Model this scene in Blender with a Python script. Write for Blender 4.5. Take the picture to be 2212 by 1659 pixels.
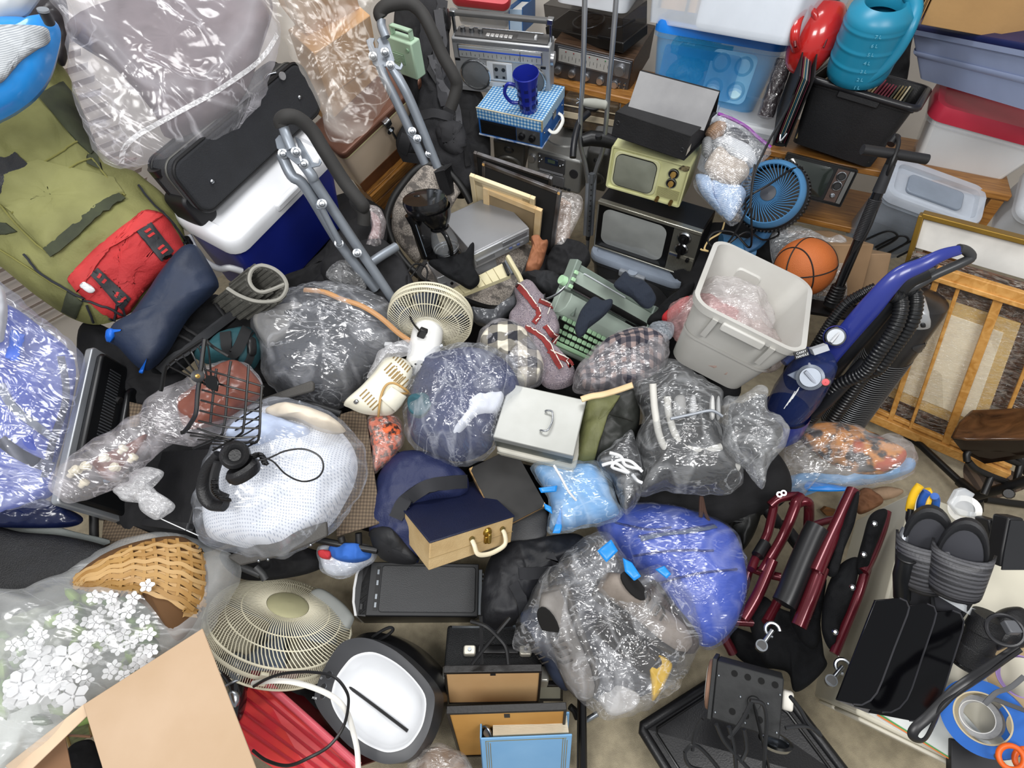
import bpy,bmesh,math,random
import numpy as np
from mathutils import Vector,Matrix,noise
for o in list(bpy.data.objects):bpy.data.objects.remove(o)
SC=bpy.context.scene
COL=SC.collection
# --- camera, world, lights, exposure
CAMH,PITCH,FPX=2.2,48.0,1200.0
DS=.9
cam=bpy.data.cameras.new('camera');camo=bpy.data.objects.new('camera',cam);COL.objects.link(camo)
camo.location=(0,0,CAMH);camo.rotation_euler=(math.radians(90-PITCH),0,0)
cam.sensor_width=36;cam.lens=36*FPX/2212;cam.clip_start=.02
SC.camera=camo
W=bpy.data.worlds.new('world');SC.world=W;W.use_nodes=True
W.node_tree.nodes['Background'].inputs[0].default_value=(.93,.96,1,1)
W.node_tree.nodes['Background'].inputs[1].default_value=.44
def area(name,loc,aim,sx,sy,power,col=(1,1,1)):
  l=bpy.data.lights.new(name,'AREA');l.shape='RECTANGLE';l.size=sx;l.size_y=sy;l.energy=power;l.color=col
  o=bpy.data.objects.new(name,l);COL.objects.link(o);o.location=loc
  o.rotation_euler=(Vector(aim)-Vector(loc)).to_track_quat('-Z','Y').to_euler()
  return o
area('added_overhead_light',(-1.0,-.7,3.3),(-.3,1.6,.6),1.2,.8,66,(1,.99,.97))  # added fill light behind the camera, brightens front faces; no lamp known there
area('added_overhead_light',(1.2,-.6,3.3),(.5,1.6,.6),1.2,.8,54,(1,.99,.98))  # second added fill light behind the camera, towards the right
area('added_overhead_light',(0,2.2,3.6),(0,1.9,0),1.6,.6,52,(1,1,1))  # added overhead light that lifts the back of the heap
SC.view_settings.view_transform='Standard';SC.view_settings.look='None'
SC.view_settings.exposure=0.05;SC.view_settings.gamma=1;SC.view_settings.use_curve_mapping=False
# --- photo geometry helpers
_p=math.radians(PITCH)
CO=np.array([0,0,CAMH]);FW=np.array([0,math.cos(_p),-math.sin(_p)]);RT=np.array([1.,0,0]);DN=np.array([0,-math.sin(_p),-math.cos(_p)])
def ray(x,y):return FW+RT*((x-1106)/FPX)+DN*((y-829.5)/FPX)
def pd(x,y,d):return Vector(CO+ray(x,y)*d*DS)
def pz(x,y,z):
  r=ray(x,y);return Vector(CO+r*((z-CAMH)/r[2]))
def dep(y,z):return (z-CAMH)/ray(1106,y)[2]
def proj(P):
  v=np.asarray(P)-CO;w=v@FW
  return np.stack([1106+FPX*(v@RT)/w,829.5+FPX*(v@DN)/w],-1)
K=600/2212
R1,R2,R3,R4,R5,R6,R7,R8=(0,0),(500,0),(950,0),(1300,0),(1612,0),(0,400),(400,400),(800,300)
S1,S2,S3,S4,S5,S6,S7,S8=(1150,350),(1612,350),(0,780),(400,780),(800,780),(1200,780),(1612,780),(0,1209)
T1,T2,T3,T4=(400,1209),(800,1209),(1200,1209),(1612,1209)
def q(R,x,y):return (R[0]+x*K,R[1]+y*K)
def qs(R,*p):return [q(R,p[i],p[i+1]) for i in range(0,len(p),2)]
def rotv(w):
  a=np.linalg.norm(w)
  if a<1e-9:return np.eye(3)
  k=w/a;S=np.array([[0,-k[2],k[1]],[k[2],0,-k[0]],[-k[1],k[0],0]])
  return np.eye(3)+math.sin(a)*S+(1-math.cos(a))*(S@S)
def _frac(k):
  if isinstance(k,str):return [{'L':0,'R':1,'C':.5}[k[0]],{'F':0,'B':1,'C':.5}[k[1]],{'D':0,'U':1,'C':.5}[k[2]]]
  return list(k)
def fit(dims,pts,d,yaw=0,pitch=0,roll=0,up=.6,ds=.22,sd=.1,tp=0,name=''):
  """pose and size of a box from pixel corners; pts {'LFU': (x, y)}; weak priors on size and uprightness"""
  fr=np.array([_frac(k) for k in pts]);px=np.array(list(pts.values()),float)
  fr=fr-np.array([.5,.5,0]);fr[:,:2]*=(1-tp*(1-fr[:,2:3]))
  R0=np.array(Matrix.Rotation(math.radians(yaw),3,'Z')@Matrix.Rotation(math.radians(pitch),3,'X')@Matrix.Rotation(math.radians(roll),3,'Y'))
  c=px.mean(0);d0=np.array(dims,float)
  t0=np.array(pd(c[0],c[1],d))-R0@(fr.mean(0)*d0)
  z0=R0[:,2].copy()
  def res(p):
    R=rotv(p[:3])@R0;D=d0*np.exp(p[6:]);X=(fr*D)@R.T+t0+p[3:6]
    e=(proj(X)-px).ravel()/3
    dd=((X.mean(0)-CO)@FW-d*DS)/sd
    return np.concatenate([e,p[6:]/ds,(R[:,2]-z0)/up,[dd]])
  p=np.zeros(9);lam=1e-2;r=res(p);s=r@r
  for it in range(60):
    J=np.empty((len(r),9))
    for i in range(9):
      h=np.zeros(9);h[i]=1e-5;J[:,i]=(res(p+h)-r)/1e-5
    A=J.T@J;g=J.T@r;ok=False
    for _ in range(6):
      dp=-np.linalg.solve(A+lam*np.diag(np.diag(A)+1e-6),g);rn=res(p+dp);sn=rn@rn
      if sn<s:ok=True;break
      lam*=4
    if not ok:break
    p=p+dp;lam=max(lam/5,1e-7);done=s-sn<1e-6*s;r,s=rn,sn
    if done:break
  R=rotv(p[:3])@R0;D=d0*np.exp(p[6:]);t=t0+p[3:6]
  e=r[:2*len(px)]*3
  if name:print('FIT %-22s rms %.1f px dims %s z %.2f depth %.2f'%(name,math.sqrt((e**2).mean()),np.round(D,3),t[2],(t-CO)@FW))
  M=Matrix.Identity(4)
  for i in range(3):
    for j in range(3):M[i][j]=R[i,j]
    M[i][3]=t[i]
  return M,D[0],D[1],D[2]
  # --- materials
def lin(c):return c/12.92 if c<=.04045 else ((c+.055)/1.055)**2.4
def rgb(h):
  if not isinstance(h,str):return (*h[:3],1)
  return tuple(lin(int(h[i:i+2],16)/255) for i in (0,2,4))+(1,)
MC={}
def nd(nt,typ,**kw):
  n=nt.nodes.new(typ)
  for k,v in kw.items():
    if k.startswith('i_'):n.inputs[int(k[2:]) if k[2:].isdigit() else k[2:].replace('_',' ')].default_value=v
    else:setattr(n,k,v)
  return n
def mat(h,r=.5,m=0.,var=.08,vs=9,c2=None,bump=0.,bs=60,coat=0,alpha=1,trans=0,ior=1.45,name=None,spec=.5,sheen=0,emit=0):
  key=(h,r,m,var,vs,c2,bump,bs,coat,alpha,trans,spec,sheen,emit)
  if key in MC:return MC[key]
  M=bpy.data.materials.new(name or 'surface_'+str(h));M.use_nodes=True;nt=M.node_tree;b=nt.nodes['Principled BSDF']
  tc=nd(nt,'ShaderNodeTexCoord');L=nt.links.new
  c=rgb(h);cc=rgb(c2) if c2 else tuple(x*(1-2*var) for x in c[:3])+(1,)
  n=nd(nt,'ShaderNodeTexNoise',i_Scale=vs,i_Detail=5.);L(tc.outputs['Object'],n.inputs['Vector'])
  mr=nd(nt,'ShaderNodeMapRange');mr.inputs[1].default_value=.35;mr.inputs[2].default_value=.65;L(n.outputs[0],mr.inputs[0])
  mx=nd(nt,'ShaderNodeMix',data_type='RGBA');mx.inputs['A'].default_value=c;mx.inputs['B'].default_value=cc
  L(mr.outputs[0],mx.inputs['Factor']);L(mx.outputs['Result'],b.inputs['Base Color'])
  b.inputs['Roughness'].default_value=r;b.inputs['Metallic'].default_value=m;b.inputs['Coat Weight'].default_value=coat
  b.inputs['Specular IOR Level'].default_value=spec;b.inputs['IOR'].default_value=ior
  b.inputs['Alpha'].default_value=alpha;b.inputs['Transmission Weight'].default_value=trans
  if sheen:b.inputs['Sheen Weight'].default_value=sheen
  if emit:b.inputs['Emission Color'].default_value=c;b.inputs['Emission Strength'].default_value=emit
  if bump:
    bn=nd(nt,'ShaderNodeTexNoise',i_Scale=bs,i_Detail=4.);L(tc.outputs['Object'],bn.inputs['Vector'])
    bp=nd(nt,'ShaderNodeBump',i_Strength=bump,i_Distance=.004);L(bn.outputs[0],bp.inputs['Height']);L(bp.outputs[0],b.inputs['Normal'])
  MC[key]=M;return M
def film(h='eef2f6',lo=.14,hi=.5,sc=9.,gl=.16,rough=.16,bump=.9,key=None,st=(1,1,1)):
  """thin crinkled plastic film: see-through, milky along the creases, glossy"""
  k=('film',h,lo,hi,sc,gl,rough,bump,st)
  if k in MC:return MC[k]
  M=bpy.data.materials.new('plastic_film');M.use_nodes=True;nt=M.node_tree;nt.nodes.clear();L=nt.links.new
  tc=nd(nt,'ShaderNodeTexCoord');mp=nd(nt,'ShaderNodeMapping');mp.inputs['Scale'].default_value=st;L(tc.outputs['Object'],mp.inputs[0])
  def ridge(src,scale,det,dis):
    n=nd(nt,'ShaderNodeTexNoise',i_Scale=scale,i_Detail=det,i_Distortion=dis);L(src,n.inputs['Vector'])
    x=nd(nt,'ShaderNodeMath',operation='SUBTRACT');x.inputs[1].default_value=.44;L(n.outputs[0],x.inputs[0])
    y=nd(nt,'ShaderNodeMath',operation='ABSOLUTE');L(x.outputs[0],y.inputs[0]);return y.outputs[0]
  mp2=nd(nt,'ShaderNodeMapping');mp2.inputs['Rotation'].default_value=(.5,.3,.8);mp2.inputs['Scale'].default_value=(1,2.8,1);L(mp.outputs[0],mp2.inputs[0])
  r1=ridge(mp.outputs[0],sc*.7,2.,.8);r2=ridge(mp2.outputs[0],sc*1.5,2.,1.4);r3=ridge(mp2.outputs[0],sc*.9,4.,1.0)
  def ramp(src,w,lo_,hi_):
    m=nd(nt,'ShaderNodeMapRange');m.inputs[1].default_value=0;m.inputs[2].default_value=w;m.inputs[3].default_value=hi_;m.inputs[4].default_value=lo_;L(src,m.inputs[0]);return m.outputs[0]
  al=nd(nt,'ShaderNodeMath',operation='MAXIMUM');L(ramp(r3,.018,lo*.9,hi*.85),al.inputs[0]);L(ramp(r1,.05,lo*.9,hi*.6),al.inputs[1]);mr=al
  ad=nd(nt,'ShaderNodeMath',operation='ADD');L(r1,ad.inputs[0]);a5=nd(nt,'ShaderNodeMath',operation='MULTIPLY');a5.inputs[1].default_value=.445;L(r2,a5.inputs[0]);L(a5.outputs[0],ad.inputs[1])
  bp=nd(nt,'ShaderNodeBump',i_Strength=bump,i_Distance=.03);L(ad.outputs[0],bp.inputs['Height'])
  tr=nd(nt,'ShaderNodeBsdfTransparent');tr.inputs[0].default_value=tuple(.75+.25*x for x in rgb(h)[:3])+(1,)
  df=nd(nt,'ShaderNodeBsdfDiffuse');df.inputs[0].default_value=rgb(h);L(bp.outputs[0],df.inputs['Normal'])
  m1=nd(nt,'ShaderNodeMixShader');L(mr.outputs[0],m1.inputs[0]);L(tr.outputs[0],m1.inputs[1]);L(df.outputs[0],m1.inputs[2])
  gs=nd(nt,'ShaderNodeBsdfAnisotropic');gs.inputs['Roughness'].default_value=rough;L(bp.outputs[0],gs.inputs['Normal'])
  m2=nd(nt,'ShaderNodeMixShader');m2.inputs[0].default_value=gl*.5;L(m1.outputs[0],m2.inputs[1]);L(gs.outputs[0],m2.inputs[2])
  out=nd(nt,'ShaderNodeOutputMaterial');L(m2.outputs[0],out.inputs[0])
  MC[k]=M;return M
def wood(h='a86b2e',h2='7a4517',sc=6.,rough=.4,ax=(1,12,12),key=None):
  k=('wood',h,h2,sc,rough,ax)
  if k in MC:return MC[k]
  M=bpy.data.materials.new('wood_'+h);M.use_nodes=True;nt=M.node_tree;b=nt.nodes['Principled BSDF'];L=nt.links.new
  tc=nd(nt,'ShaderNodeTexCoord');mp=nd(nt,'ShaderNodeMapping');mp.inputs['Scale'].default_value=ax;L(tc.outputs['Object'],mp.inputs[0])
  n=nd(nt,'ShaderNodeTexNoise',i_Scale=sc,i_Detail=8.,i_Distortion=1.2);L(mp.outputs[0],n.inputs['Vector'])
  cr=nd(nt,'ShaderNodeValToRGB');cr.color_ramp.elements[0].position=.32;cr.color_ramp.elements[1].position=.68
  cr.color_ramp.elements[0].color=rgb(h2);cr.color_ramp.elements[1].color=rgb(h);L(n.outputs[0],cr.inputs[0]);L(cr.outputs[0],b.inputs['Base Color'])
  b.inputs['Roughness'].default_value=rough
  MC[k]=M;return M
def pattern(cols,kind='stripe',sc=40.,dirn='X',rough=.8,h2=None,bump=.3,dist=0,axes=(1,1,1)):
  """cloth or print with stripes / checks / plaid / dots from sine waves of the object coordinates"""
  k=('pat',tuple(cols),kind,sc,dirn,rough,bump,dist,axes)
  if k in MC:return MC[k]
  M=bpy.data.materials.new('pattern_'+kind);M.use_nodes=True;nt=M.node_tree;b=nt.nodes['Principled BSDF'];L=nt.links.new
  tc=nd(nt,'ShaderNodeTexCoord');mp=nd(nt,'ShaderNodeMapping');mp.inputs['Scale'].default_value=axes;L(tc.outputs['Object'],mp.inputs[0])
  def wave(d,s):
    w=nd(nt,'ShaderNodeTexWave',wave_type='BANDS',bands_direction=d);w.inputs['Scale'].default_value=s;w.inputs['Distortion'].default_value=dist;L(mp.outputs[0],w.inputs[0]);return w
  def thr(sock,a,z):
    r=nd(nt,'ShaderNodeMapRange');r.inputs[1].default_value=a;r.inputs[2].default_value=z;L(sock,r.inputs[0]);return r.outputs[0]
  def mix(f,A,B):
    m=nd(nt,'ShaderNodeMix',data_type='RGBA');L(f,m.inputs['Factor'])
    for s,v in (('A',A),('B',B)):
      if isinstance(v,tuple):m.inputs[s].default_value=v
      else:L(v,m.inputs[s])
    return m.outputs['Result']
  C=[rgb(c) for c in cols]
  if kind=='stripe':col=mix(thr(wave(dirn,sc).outputs['Fac'],.4,.6),C[0],C[1])
  elif kind=='check':
    a=wave(dirn[0],sc).outputs['Fac'];d2=wave(dirn[1],sc).outputs['Fac']
    col=mix(thr(a,.45,.55),mix(thr(d2,.45,.55),C[0],C[1]),mix(thr(d2,.45,.55),C[1],C[2]))
  elif kind=='dots':
    a=wave(dirn[0],sc).outputs['Fac'];d2=wave(dirn[1],sc).outputs['Fac']
    mu=nd(nt,'ShaderNodeMath',operation='MULTIPLY');L(a,mu.inputs[0]);L(d2,mu.inputs[1]);col=mix(thr(mu.outputs[0],.45,.6),C[0],C[1])
  elif kind=='noise':
    n=nd(nt,'ShaderNodeTexNoise',i_Scale=sc,i_Detail=3.);L(mp.outputs[0],n.inputs['Vector']);col=mix(thr(n.outputs[0],.44,.56),C[0],C[1])
    if len(C)>2:
      n2=nd(nt,'ShaderNodeTexNoise',i_Scale=sc*.43,i_Detail=2.);mpp=nd(nt,'ShaderNodeMapping');mpp.inputs['Location'].default_value=(3,7,1);L(mp.outputs[0],mpp.inputs[0]);L(mpp.outputs[0],n2.inputs['Vector']);col=mix(thr(n2.outputs[0],.56,.62),col,C[2])
  elif kind=='tweed':
    n=nd(nt,'ShaderNodeTexNoise',i_Scale=sc*7,i_Detail=2.);L(mp.outputs[0],n.inputs['Vector'])
    n2=nd(nt,'ShaderNodeTexNoise',i_Scale=sc*.5,i_Detail=3.);L(mp.outputs[0],n2.inputs['Vector'])
    col=mix(thr(n.outputs[0],.42,.58),C[0],C[1]);col=mix(thr(n2.outputs[0],.52,.6),col,C[2])
    w=wave(dirn[0],sc*.5);w2=wave(dirn[1],sc*.5);col=mix(thr(w.outputs['Fac'],.97,1.2),col,C[3]);col=mix(thr(w2.outputs['Fac'],.97,1.2),col,C[3])
  L(col,b.inputs['Base Color']);b.inputs['Roughness'].default_value=rough
  if bump:
    bn=nd(nt,'ShaderNodeTexNoise',i_Scale=180.,i_Detail=2.);L(tc.outputs['Object'],bn.inputs['Vector']);bp=nd(nt,'ShaderNodeBump',i_Strength=bump,i_Distance=.003);L(bn.outputs[0],bp.inputs['Height']);L(bp.outputs[0],b.inputs['Normal'])
  MC[k]=M;return M
BLACK=mat('131315',.42,var=.2);MATTE=mat('1b1b1d',.75,var=.2,bump=.2,bs=200);DARK=mat('26272a',.5,var=.15);CHROME=mat('a6aaaf',.26,1.);STEEL=mat('9aa0a6',.35,.9)
GREYP=mat('8d9299',.42,.35);WHITEP=mat('d9dadb',.38,var=.03);CREAM=mat('ded6bb',.5,var=.05);BCLOTH=mat('101114',.85,var=.25,bump=.4,bs=220,spec=.3)
# --- geometry
def cat(pts,n=8,closed=False):
  P=[Vector(p) for p in pts];m=len(P)
  if m<3:return P
  out=[]
  for i in range(m if closed else m-1):
    a,b,c,d=(P[(i-1)%m],P[i],P[(i+1)%m],P[(i+2)%m]) if closed else (P[max(i-1,0)],P[i],P[i+1],P[min(i+2,m-1)])
    for j in range(n):
      t=j/n;t2=t*t;t3=t2*t
      out.append(.5*((2*b)+(c-a)*t+(2*a-5*b+4*c-d)*t2+(3*b-a-3*c+d)*t3))
  if not closed:out.append(P[-1])
  return out
def rr(w,h,r,n=5,x=0,y=0):
  """rounded rectangle outline, centred"""
  r=min(r,w/2-1e-5,h/2-1e-5);o=[]
  for cx,cy,a in ((w/2-r,h/2-r,0),(-w/2+r,h/2-r,90),(-w/2+r,-h/2+r,180),(w/2-r,-h/2+r,270)):
    for i in range(n+1):
      t=math.radians(a+90*i/n);o.append((x+cx+r*math.cos(t),y+cy+r*math.sin(t)))
  return o
def mw(o):
  m=o.matrix_basis.copy()
  while o.parent:o=o.parent;m=o.matrix_basis@m
  return m
class G:
  def __init__(s):s.v=[];s.f=[]
  def add(s,v,f):
    b=len(s.v);s.v+=[Vector(p) for p in v];s.f+=[[b+i for i in x] for x in f];return s
  def box(s,x0,x1,y0,y1,z0,z1):
    return s.add([(x,y,z) for z in (z0,z1) for y in (y0,y1) for x in (x0,x1)],[(0,2,3,1),(4,5,7,6),(0,1,5,4),(1,3,7,5),(3,2,6,7),(2,0,4,6)])
  def loft(s,rings,caps=(1,1),closed=False):
    n=len(rings[0]);v=[p for r in rings for p in r];f=[];m=len(rings)
    for i in range(m if closed else m-1):
      a,b=i*n,((i+1)%m)*n
      for j in range(n):k=(j+1)%n;f.append((a+j,a+k,b+k,b+j))
    if not closed:
      if caps[0]:f.append(tuple(range(n-1,-1,-1)))
      if caps[1]:f.append(tuple(range((m-1)*n,m*n)))
    return s.add(v,f)
  def grid(s,rows):
    n=len(rows[0]);return s.add([p for r in rows for p in r],[(i*n+j,i*n+j+1,(i+1)*n+j+1,(i+1)*n+j) for i in range(len(rows)-1) for j in range(n-1)])
  def tube(s,pts,r,n=10,closed=False,caps=(1,1),flat=1.,upv=None):
    P=[Vector(p) for p in pts];m=len(P);rings=[];u=None
    for i in range(m):
      t=(P[(i+1)%m]-P[i-1]) if closed else (P[min(i+1,m-1)]-P[max(i-1,0)])
      t=t.normalized() if t.length>1e-9 else Vector((0,0,1))
      if u is None:
        u=Vector(upv) if upv else (Vector((0,0,1)) if abs(t.z)<.9 else Vector((1,0,0)))
      u=(u-t*u.dot(t));u=u.normalized() if u.length>1e-6 else t.orthogonal().normalized()
      w=t.cross(u);ra=r[i] if isinstance(r,(list,tuple)) else r
      rings.append([P[i]+u*(ra*flat*math.cos(2*math.pi*k/n))+w*(ra*math.sin(2*math.pi*k/n)) for k in range(n)])
    return s.loft(rings,caps,closed)
  def cyl(s,a,b,r,r2=None,n=24):return s.tube([a,b],[r,r if r2 is None else r2],n)
  def lathe(s,prof,o=(0,0,0),ax=(0,0,1),n=32,arc=None,caps=(0,0),sx=1):
    """prof [(radius, height)] about the axis"""
    ax=Vector(ax).normalized();u=ax.orthogonal().normalized() if abs(ax.z)<.999 else Vector((1,0,0));w=ax.cross(u);o=Vector(o)
    return s.loft([[o+ax*h+u*(max(r,1e-5)*sx*math.cos(2*math.pi*k/n))+w*(max(r,1e-5)*math.sin(2*math.pi*k/n)) for k in range(n)] for r,h in prof],caps)
  def prism(s,poly,z0,z1,f=None):
    """poly 2d extruded z0..z1; f maps (a, b, c) to xyz"""
    f=f or (lambda a,b,c:(a,b,c))
    return s.loft([[f(a,b,z0) for a,b in poly],[f(a,b,z1) for a,b in poly]])
  def sph(s,c,r,n=16,m=10,sc=(1,1,1)):
    c=Vector(c)
    return s.loft([[c+Vector((r*sc[0]*math.sin(t)*math.cos(2*math.pi*k/n),r*sc[1]*math.sin(t)*math.sin(2*math.pi*k/n),-r*sc[2]*math.cos(t))) for k in range(n)] for t in [max(.02,math.pi*i/m if i<m else math.pi-.02) for i in range(m+1)]])
  def torus(s,c,R,r,ax=(0,0,1),n=32,k=8,sx=1):
    ax=Vector(ax).normalized();u=ax.orthogonal().normalized() if abs(ax.z)<.999 else Vector((1,0,0));w=ax.cross(u);c=Vector(c)
    return s.tube([c+u*(R*sx*math.cos(2*math.pi*i/n))+w*(R*math.sin(2*math.pi*i/n)) for i in range(n)],r,k,closed=True)
  def xf(s,M):s.v=[M@p for p in s.v];return s
  def o(s,name,m,parent=None,bev=0,seg=2,sm=38,label=None,kind=None,world=False,sub=0,solid=0):
    me=bpy.data.meshes.new(name)
    V=s.v
    ob=bpy.data.objects.new(name,me)
    if world and parent is not None:iv=mw(parent).inverted();V=[iv@p for p in V]
    elif parent is None:
      b=Vector((sum(p.x for p in V)/len(V),sum(p.y for p in V)/len(V),min(p.z for p in V)));V=[p-b for p in V];ob.location=b
    me.from_pydata([tuple(p) for p in V],[],s.f);me.validate()
    bm=bmesh.new();bm.from_mesh(me);bmesh.ops.recalc_face_normals(bm,faces=bm.faces);bm.to_mesh(me);bm.free()
    me.materials.append(m)
    me.polygons.foreach_set('use_smooth',[True]*len(me.polygons));me.set_sharp_from_angle(angle=math.radians(sm))
    COL.objects.link(ob);ob.parent=parent
    if solid:md=ob.modifiers.new('solid','SOLIDIFY');md.thickness=solid;md.offset=0
    if bev:md=ob.modifiers.new('bevel','BEVEL');md.width=bev;md.segments=seg;md.limit_method='ANGLE';md.angle_limit=math.radians(40)
    if sub:md=ob.modifiers.new('sub','SUBSURF');md.levels=sub;md.render_levels=sub
    if label:ob['label']=label
    if kind:ob['kind']=kind
    return ob
def tag(o,label,cat_,group=None,kind=None):
  o['label']=label;o['category']=cat_
  if group:o['group']=group
  if kind:o['kind']=kind
  return o
def thing(name,label,cat_,M=None,group=None):
  o=bpy.data.objects.new(name,None);COL.objects.link(o);o.empty_display_size=.05
  if M is not None:
    if not isinstance(M,Matrix):M=Matrix.Translation(Vector(M))
    o.matrix_world=M
  return tag(o,label,cat_,group)
def struct(o):o['kind']='structure';return o
def text(s,size,m,parent,loc,ux=(1,0,0),uy=(0,0,1),ext=.0006,name='lettering',align='CENTER',world=False):
  cu=bpy.data.curves.new('t','FONT');cu.body=s;cu.size=size;cu.extrude=ext;cu.align_x=align;cu.align_y='CENTER';cu.resolution_u=3
  t=bpy.data.objects.new('t',cu);COL.objects.link(t);me=t.to_mesh()
  vs=[v.co.copy() for v in me.vertices];fs=[list(p.vertices) for p in me.polygons];t.to_mesh_clear();bpy.data.objects.remove(t);bpy.data.curves.remove(cu)
  ux=Vector(ux).normalized();uy=Vector(uy).normalized();uz=ux.cross(uy);loc=Vector(loc)
  g=G().add([loc+ux*v.x+uy*v.y+uz*v.z for v in vs],fs)
  return g.o(name,m,parent,world=world)
def rnd(s):return random.Random(s)
def crumple(p,sc,oct=3):
  """ridged noise: sharp creases, rounded cells"""
  h=0;a=1
  for i in range(oct):
    h+=a*(1-2*abs(noise.noise(p*sc+Vector((i*7.3,1.7,3.1)))));sc*=2.1;a*=.5
  return h
UP=Vector((0,0,1))
def plane_at(c,k):
  """normal blended from up (k=0) to the viewing side (k=1)"""
  n=(Vector(CO)-c).normalized();return (UP*(1-k)+n*k).normalized()
def puff(out,d,k=.6,tf=.08,tb=.06,rings=16,seg=90,wr=.012,ws=9.,seed=0,centre=None,pw=2.4,smooth=True,jag=0.,fold=0.,nf=11,lump=.0,ls=4.,sides=(1,1),nrm=None,pinch=None,st=(1,1,1)):
  """a soft stuffed shape: outline at its own distance, inflated to both sides and crumpled"""
  P=[Vector((x,y,0)) for x,y in out]
  pts=cat(P,10,True) if smooth else [a.lerp(b,j/10) for a,b in zip(P,P[1:]+P[:1]) for j in range(10)]
  L=[0];
  for a,b in zip(pts,pts[1:]+pts[:1]):L.append(L[-1]+(b-a).length)
  rs=[];j=0
  for i in range(seg):
    t=L[-1]*i/seg
    while L[j+1]<t:j+=1
    a=pts[j];b=pts[(j+1)%len(pts)];rs.append(a.lerp(b,(t-L[j])/max(1e-6,L[j+1]-L[j])))
  cx,cy=centre or (sum(p.x for p in rs)/seg,sum(p.y for p in rs)/seg)
  c0=pd(cx,cy,d);n=Vector(nrm).normalized() if nrm else plane_at(c0,k);off=Vector((seed*3.7,seed*1.9,seed*5.3))
  def on(x,y):
    r=Vector(ray(x,y));o=Vector(CO);return o+r*((c0-o).dot(n)/r.dot(n))
  rim=[on(p.x,p.y) for p in rs];c3=on(cx,cy)
  if jag:rim=[p+(p-c3).normalized()*jag*noise.noise(p*30+off) for p in rim]
  g=G();S=Vector(st)
  for side in ((1,tf),(-1,tb)):
    if not sides[0 if side[0]>0 else 1]:continue
    R_=[]
    for i in range(rings+1):
      t=1-i/rings;t=max(t,.004);t=t**.8;ring=[]
      prof=max(0,1-t**pw)**.55
      for kx,p in enumerate(rim):
        b=c3.lerp(p,t)
        sp=Vector((b.x*S.x,b.y*S.y,b.z*S.z))+off
        h=side[1]*prof
        if lump:h+=lump*noise.noise(sp*ls)*min(1,prof*2)
        if wr:h+=wr*crumple(sp,ws)*min(1,prof*2.5)*(1 if side[0]>0 else .5)
        if fold:h+=fold*math.sin(nf*2*math.pi*kx/seg+2*noise.noise(sp*5))*t*min(1,prof*2.)
        ring.append(b+n*(side[0]*h))
      R_.append(ring)
    g.loft(R_,(0,1))
  g.n=n;g.c=c3
  return g
def soft(name,label,cat_,out,d,m,kind=None,group=None,**kw):
  g=puff(out,d,**kw);o=g.o(name,m,sm=70);tag(o,label,cat_,group,kind)
  return o
def px3(R,pts,ds):
  """zoomed pixels + depths -> 3d points"""
  P=qs(R,*pts) if R else [(pts[i],pts[i+1]) for i in range(0,len(pts),2)]
  if not isinstance(ds,(list,tuple)):ds=[ds]*len(P)
  if len(ds)==2 and len(P)>2:ds=[ds[0]+(ds[1]-ds[0])*i/(len(P)-1) for i in range(len(P))]
  return [pd(x,y,d) for (x,y),d in zip(P,ds)]
def cable(name,label,R,pts,ds,r,m,cat_='cable',parent=None,n=6,tags=True,group=None,flat=1.):
  g=G().tube(cat(px3(R,pts,ds),8),r,n,flat=flat)
  if parent:return g.o(name,m,parent,world=True)
  return tag(g.o(name,m),label,cat_,group)
def onplane(M,px,py,z=0.):
  """local x, y where the sight line meets the local height z"""
  iv=M.inverted();o=iv@Vector(CO);r=iv.to_3x3()@Vector(ray(px,py));k=(z-o.z)/r.z;return o+r*k
def patch(name,parent,out,d,m,**kw):
  return puff(out,d,**kw).o(name,m,parent,world=True,sm=60)
def world_thing(name,label,cat_,loc,group=None):return thing(name,label,cat_,Matrix.Translation(Vector(loc)),group)
def pY(x,y,Y):
  r=ray(x,y);return Vector(CO+r*(Y/r[1]))
def crt(t,x0,x1,z0,z1,y,m,bulge=.012,r=.03,name='screen'):
  g=G();cx,cz,w,h=(x0+x1)/2,(z0+z1)/2,x1-x0,z1-z0;rings=[]
  for i in range(8):
    s=1-i/8;rings.append([(cx+a*s,y-bulge*(1-s*s),cz+b*s) for a,b in rr(w,h,r,6)])
  return g.loft(rings,(0,1)).o(name,m,t,sm=60)
def fbox(t,name,m,x0,x1,z0,z1,y0,y1,**k):return G().box(x0,x1,y0,y1,z0,z1).o(name,m,t,**k)
def puffpts(*a):return [p for s in a for p in s]
from mathutils.bvhtree import BVHTree
def bvh(*gs):
  v=[];f=[]
  for g in gs:b=len(v);v+=g.v;f+=[[b+i for i in x] for x in g.f]
  return BVHTree.FromPolygons([tuple(p) for p in v],f)
def hit(B,x,y,dflt=2.):
  r=Vector(ray(x,y)).normalized();h=B.ray_cast(Vector(CO),r)
  if h[0] is None:n=B.find_nearest(pd(x,y,dflt));return n[0],-r
  nn=h[1] if h[1].dot(r)<0 else -h[1]
  return h[0],nn
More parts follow.
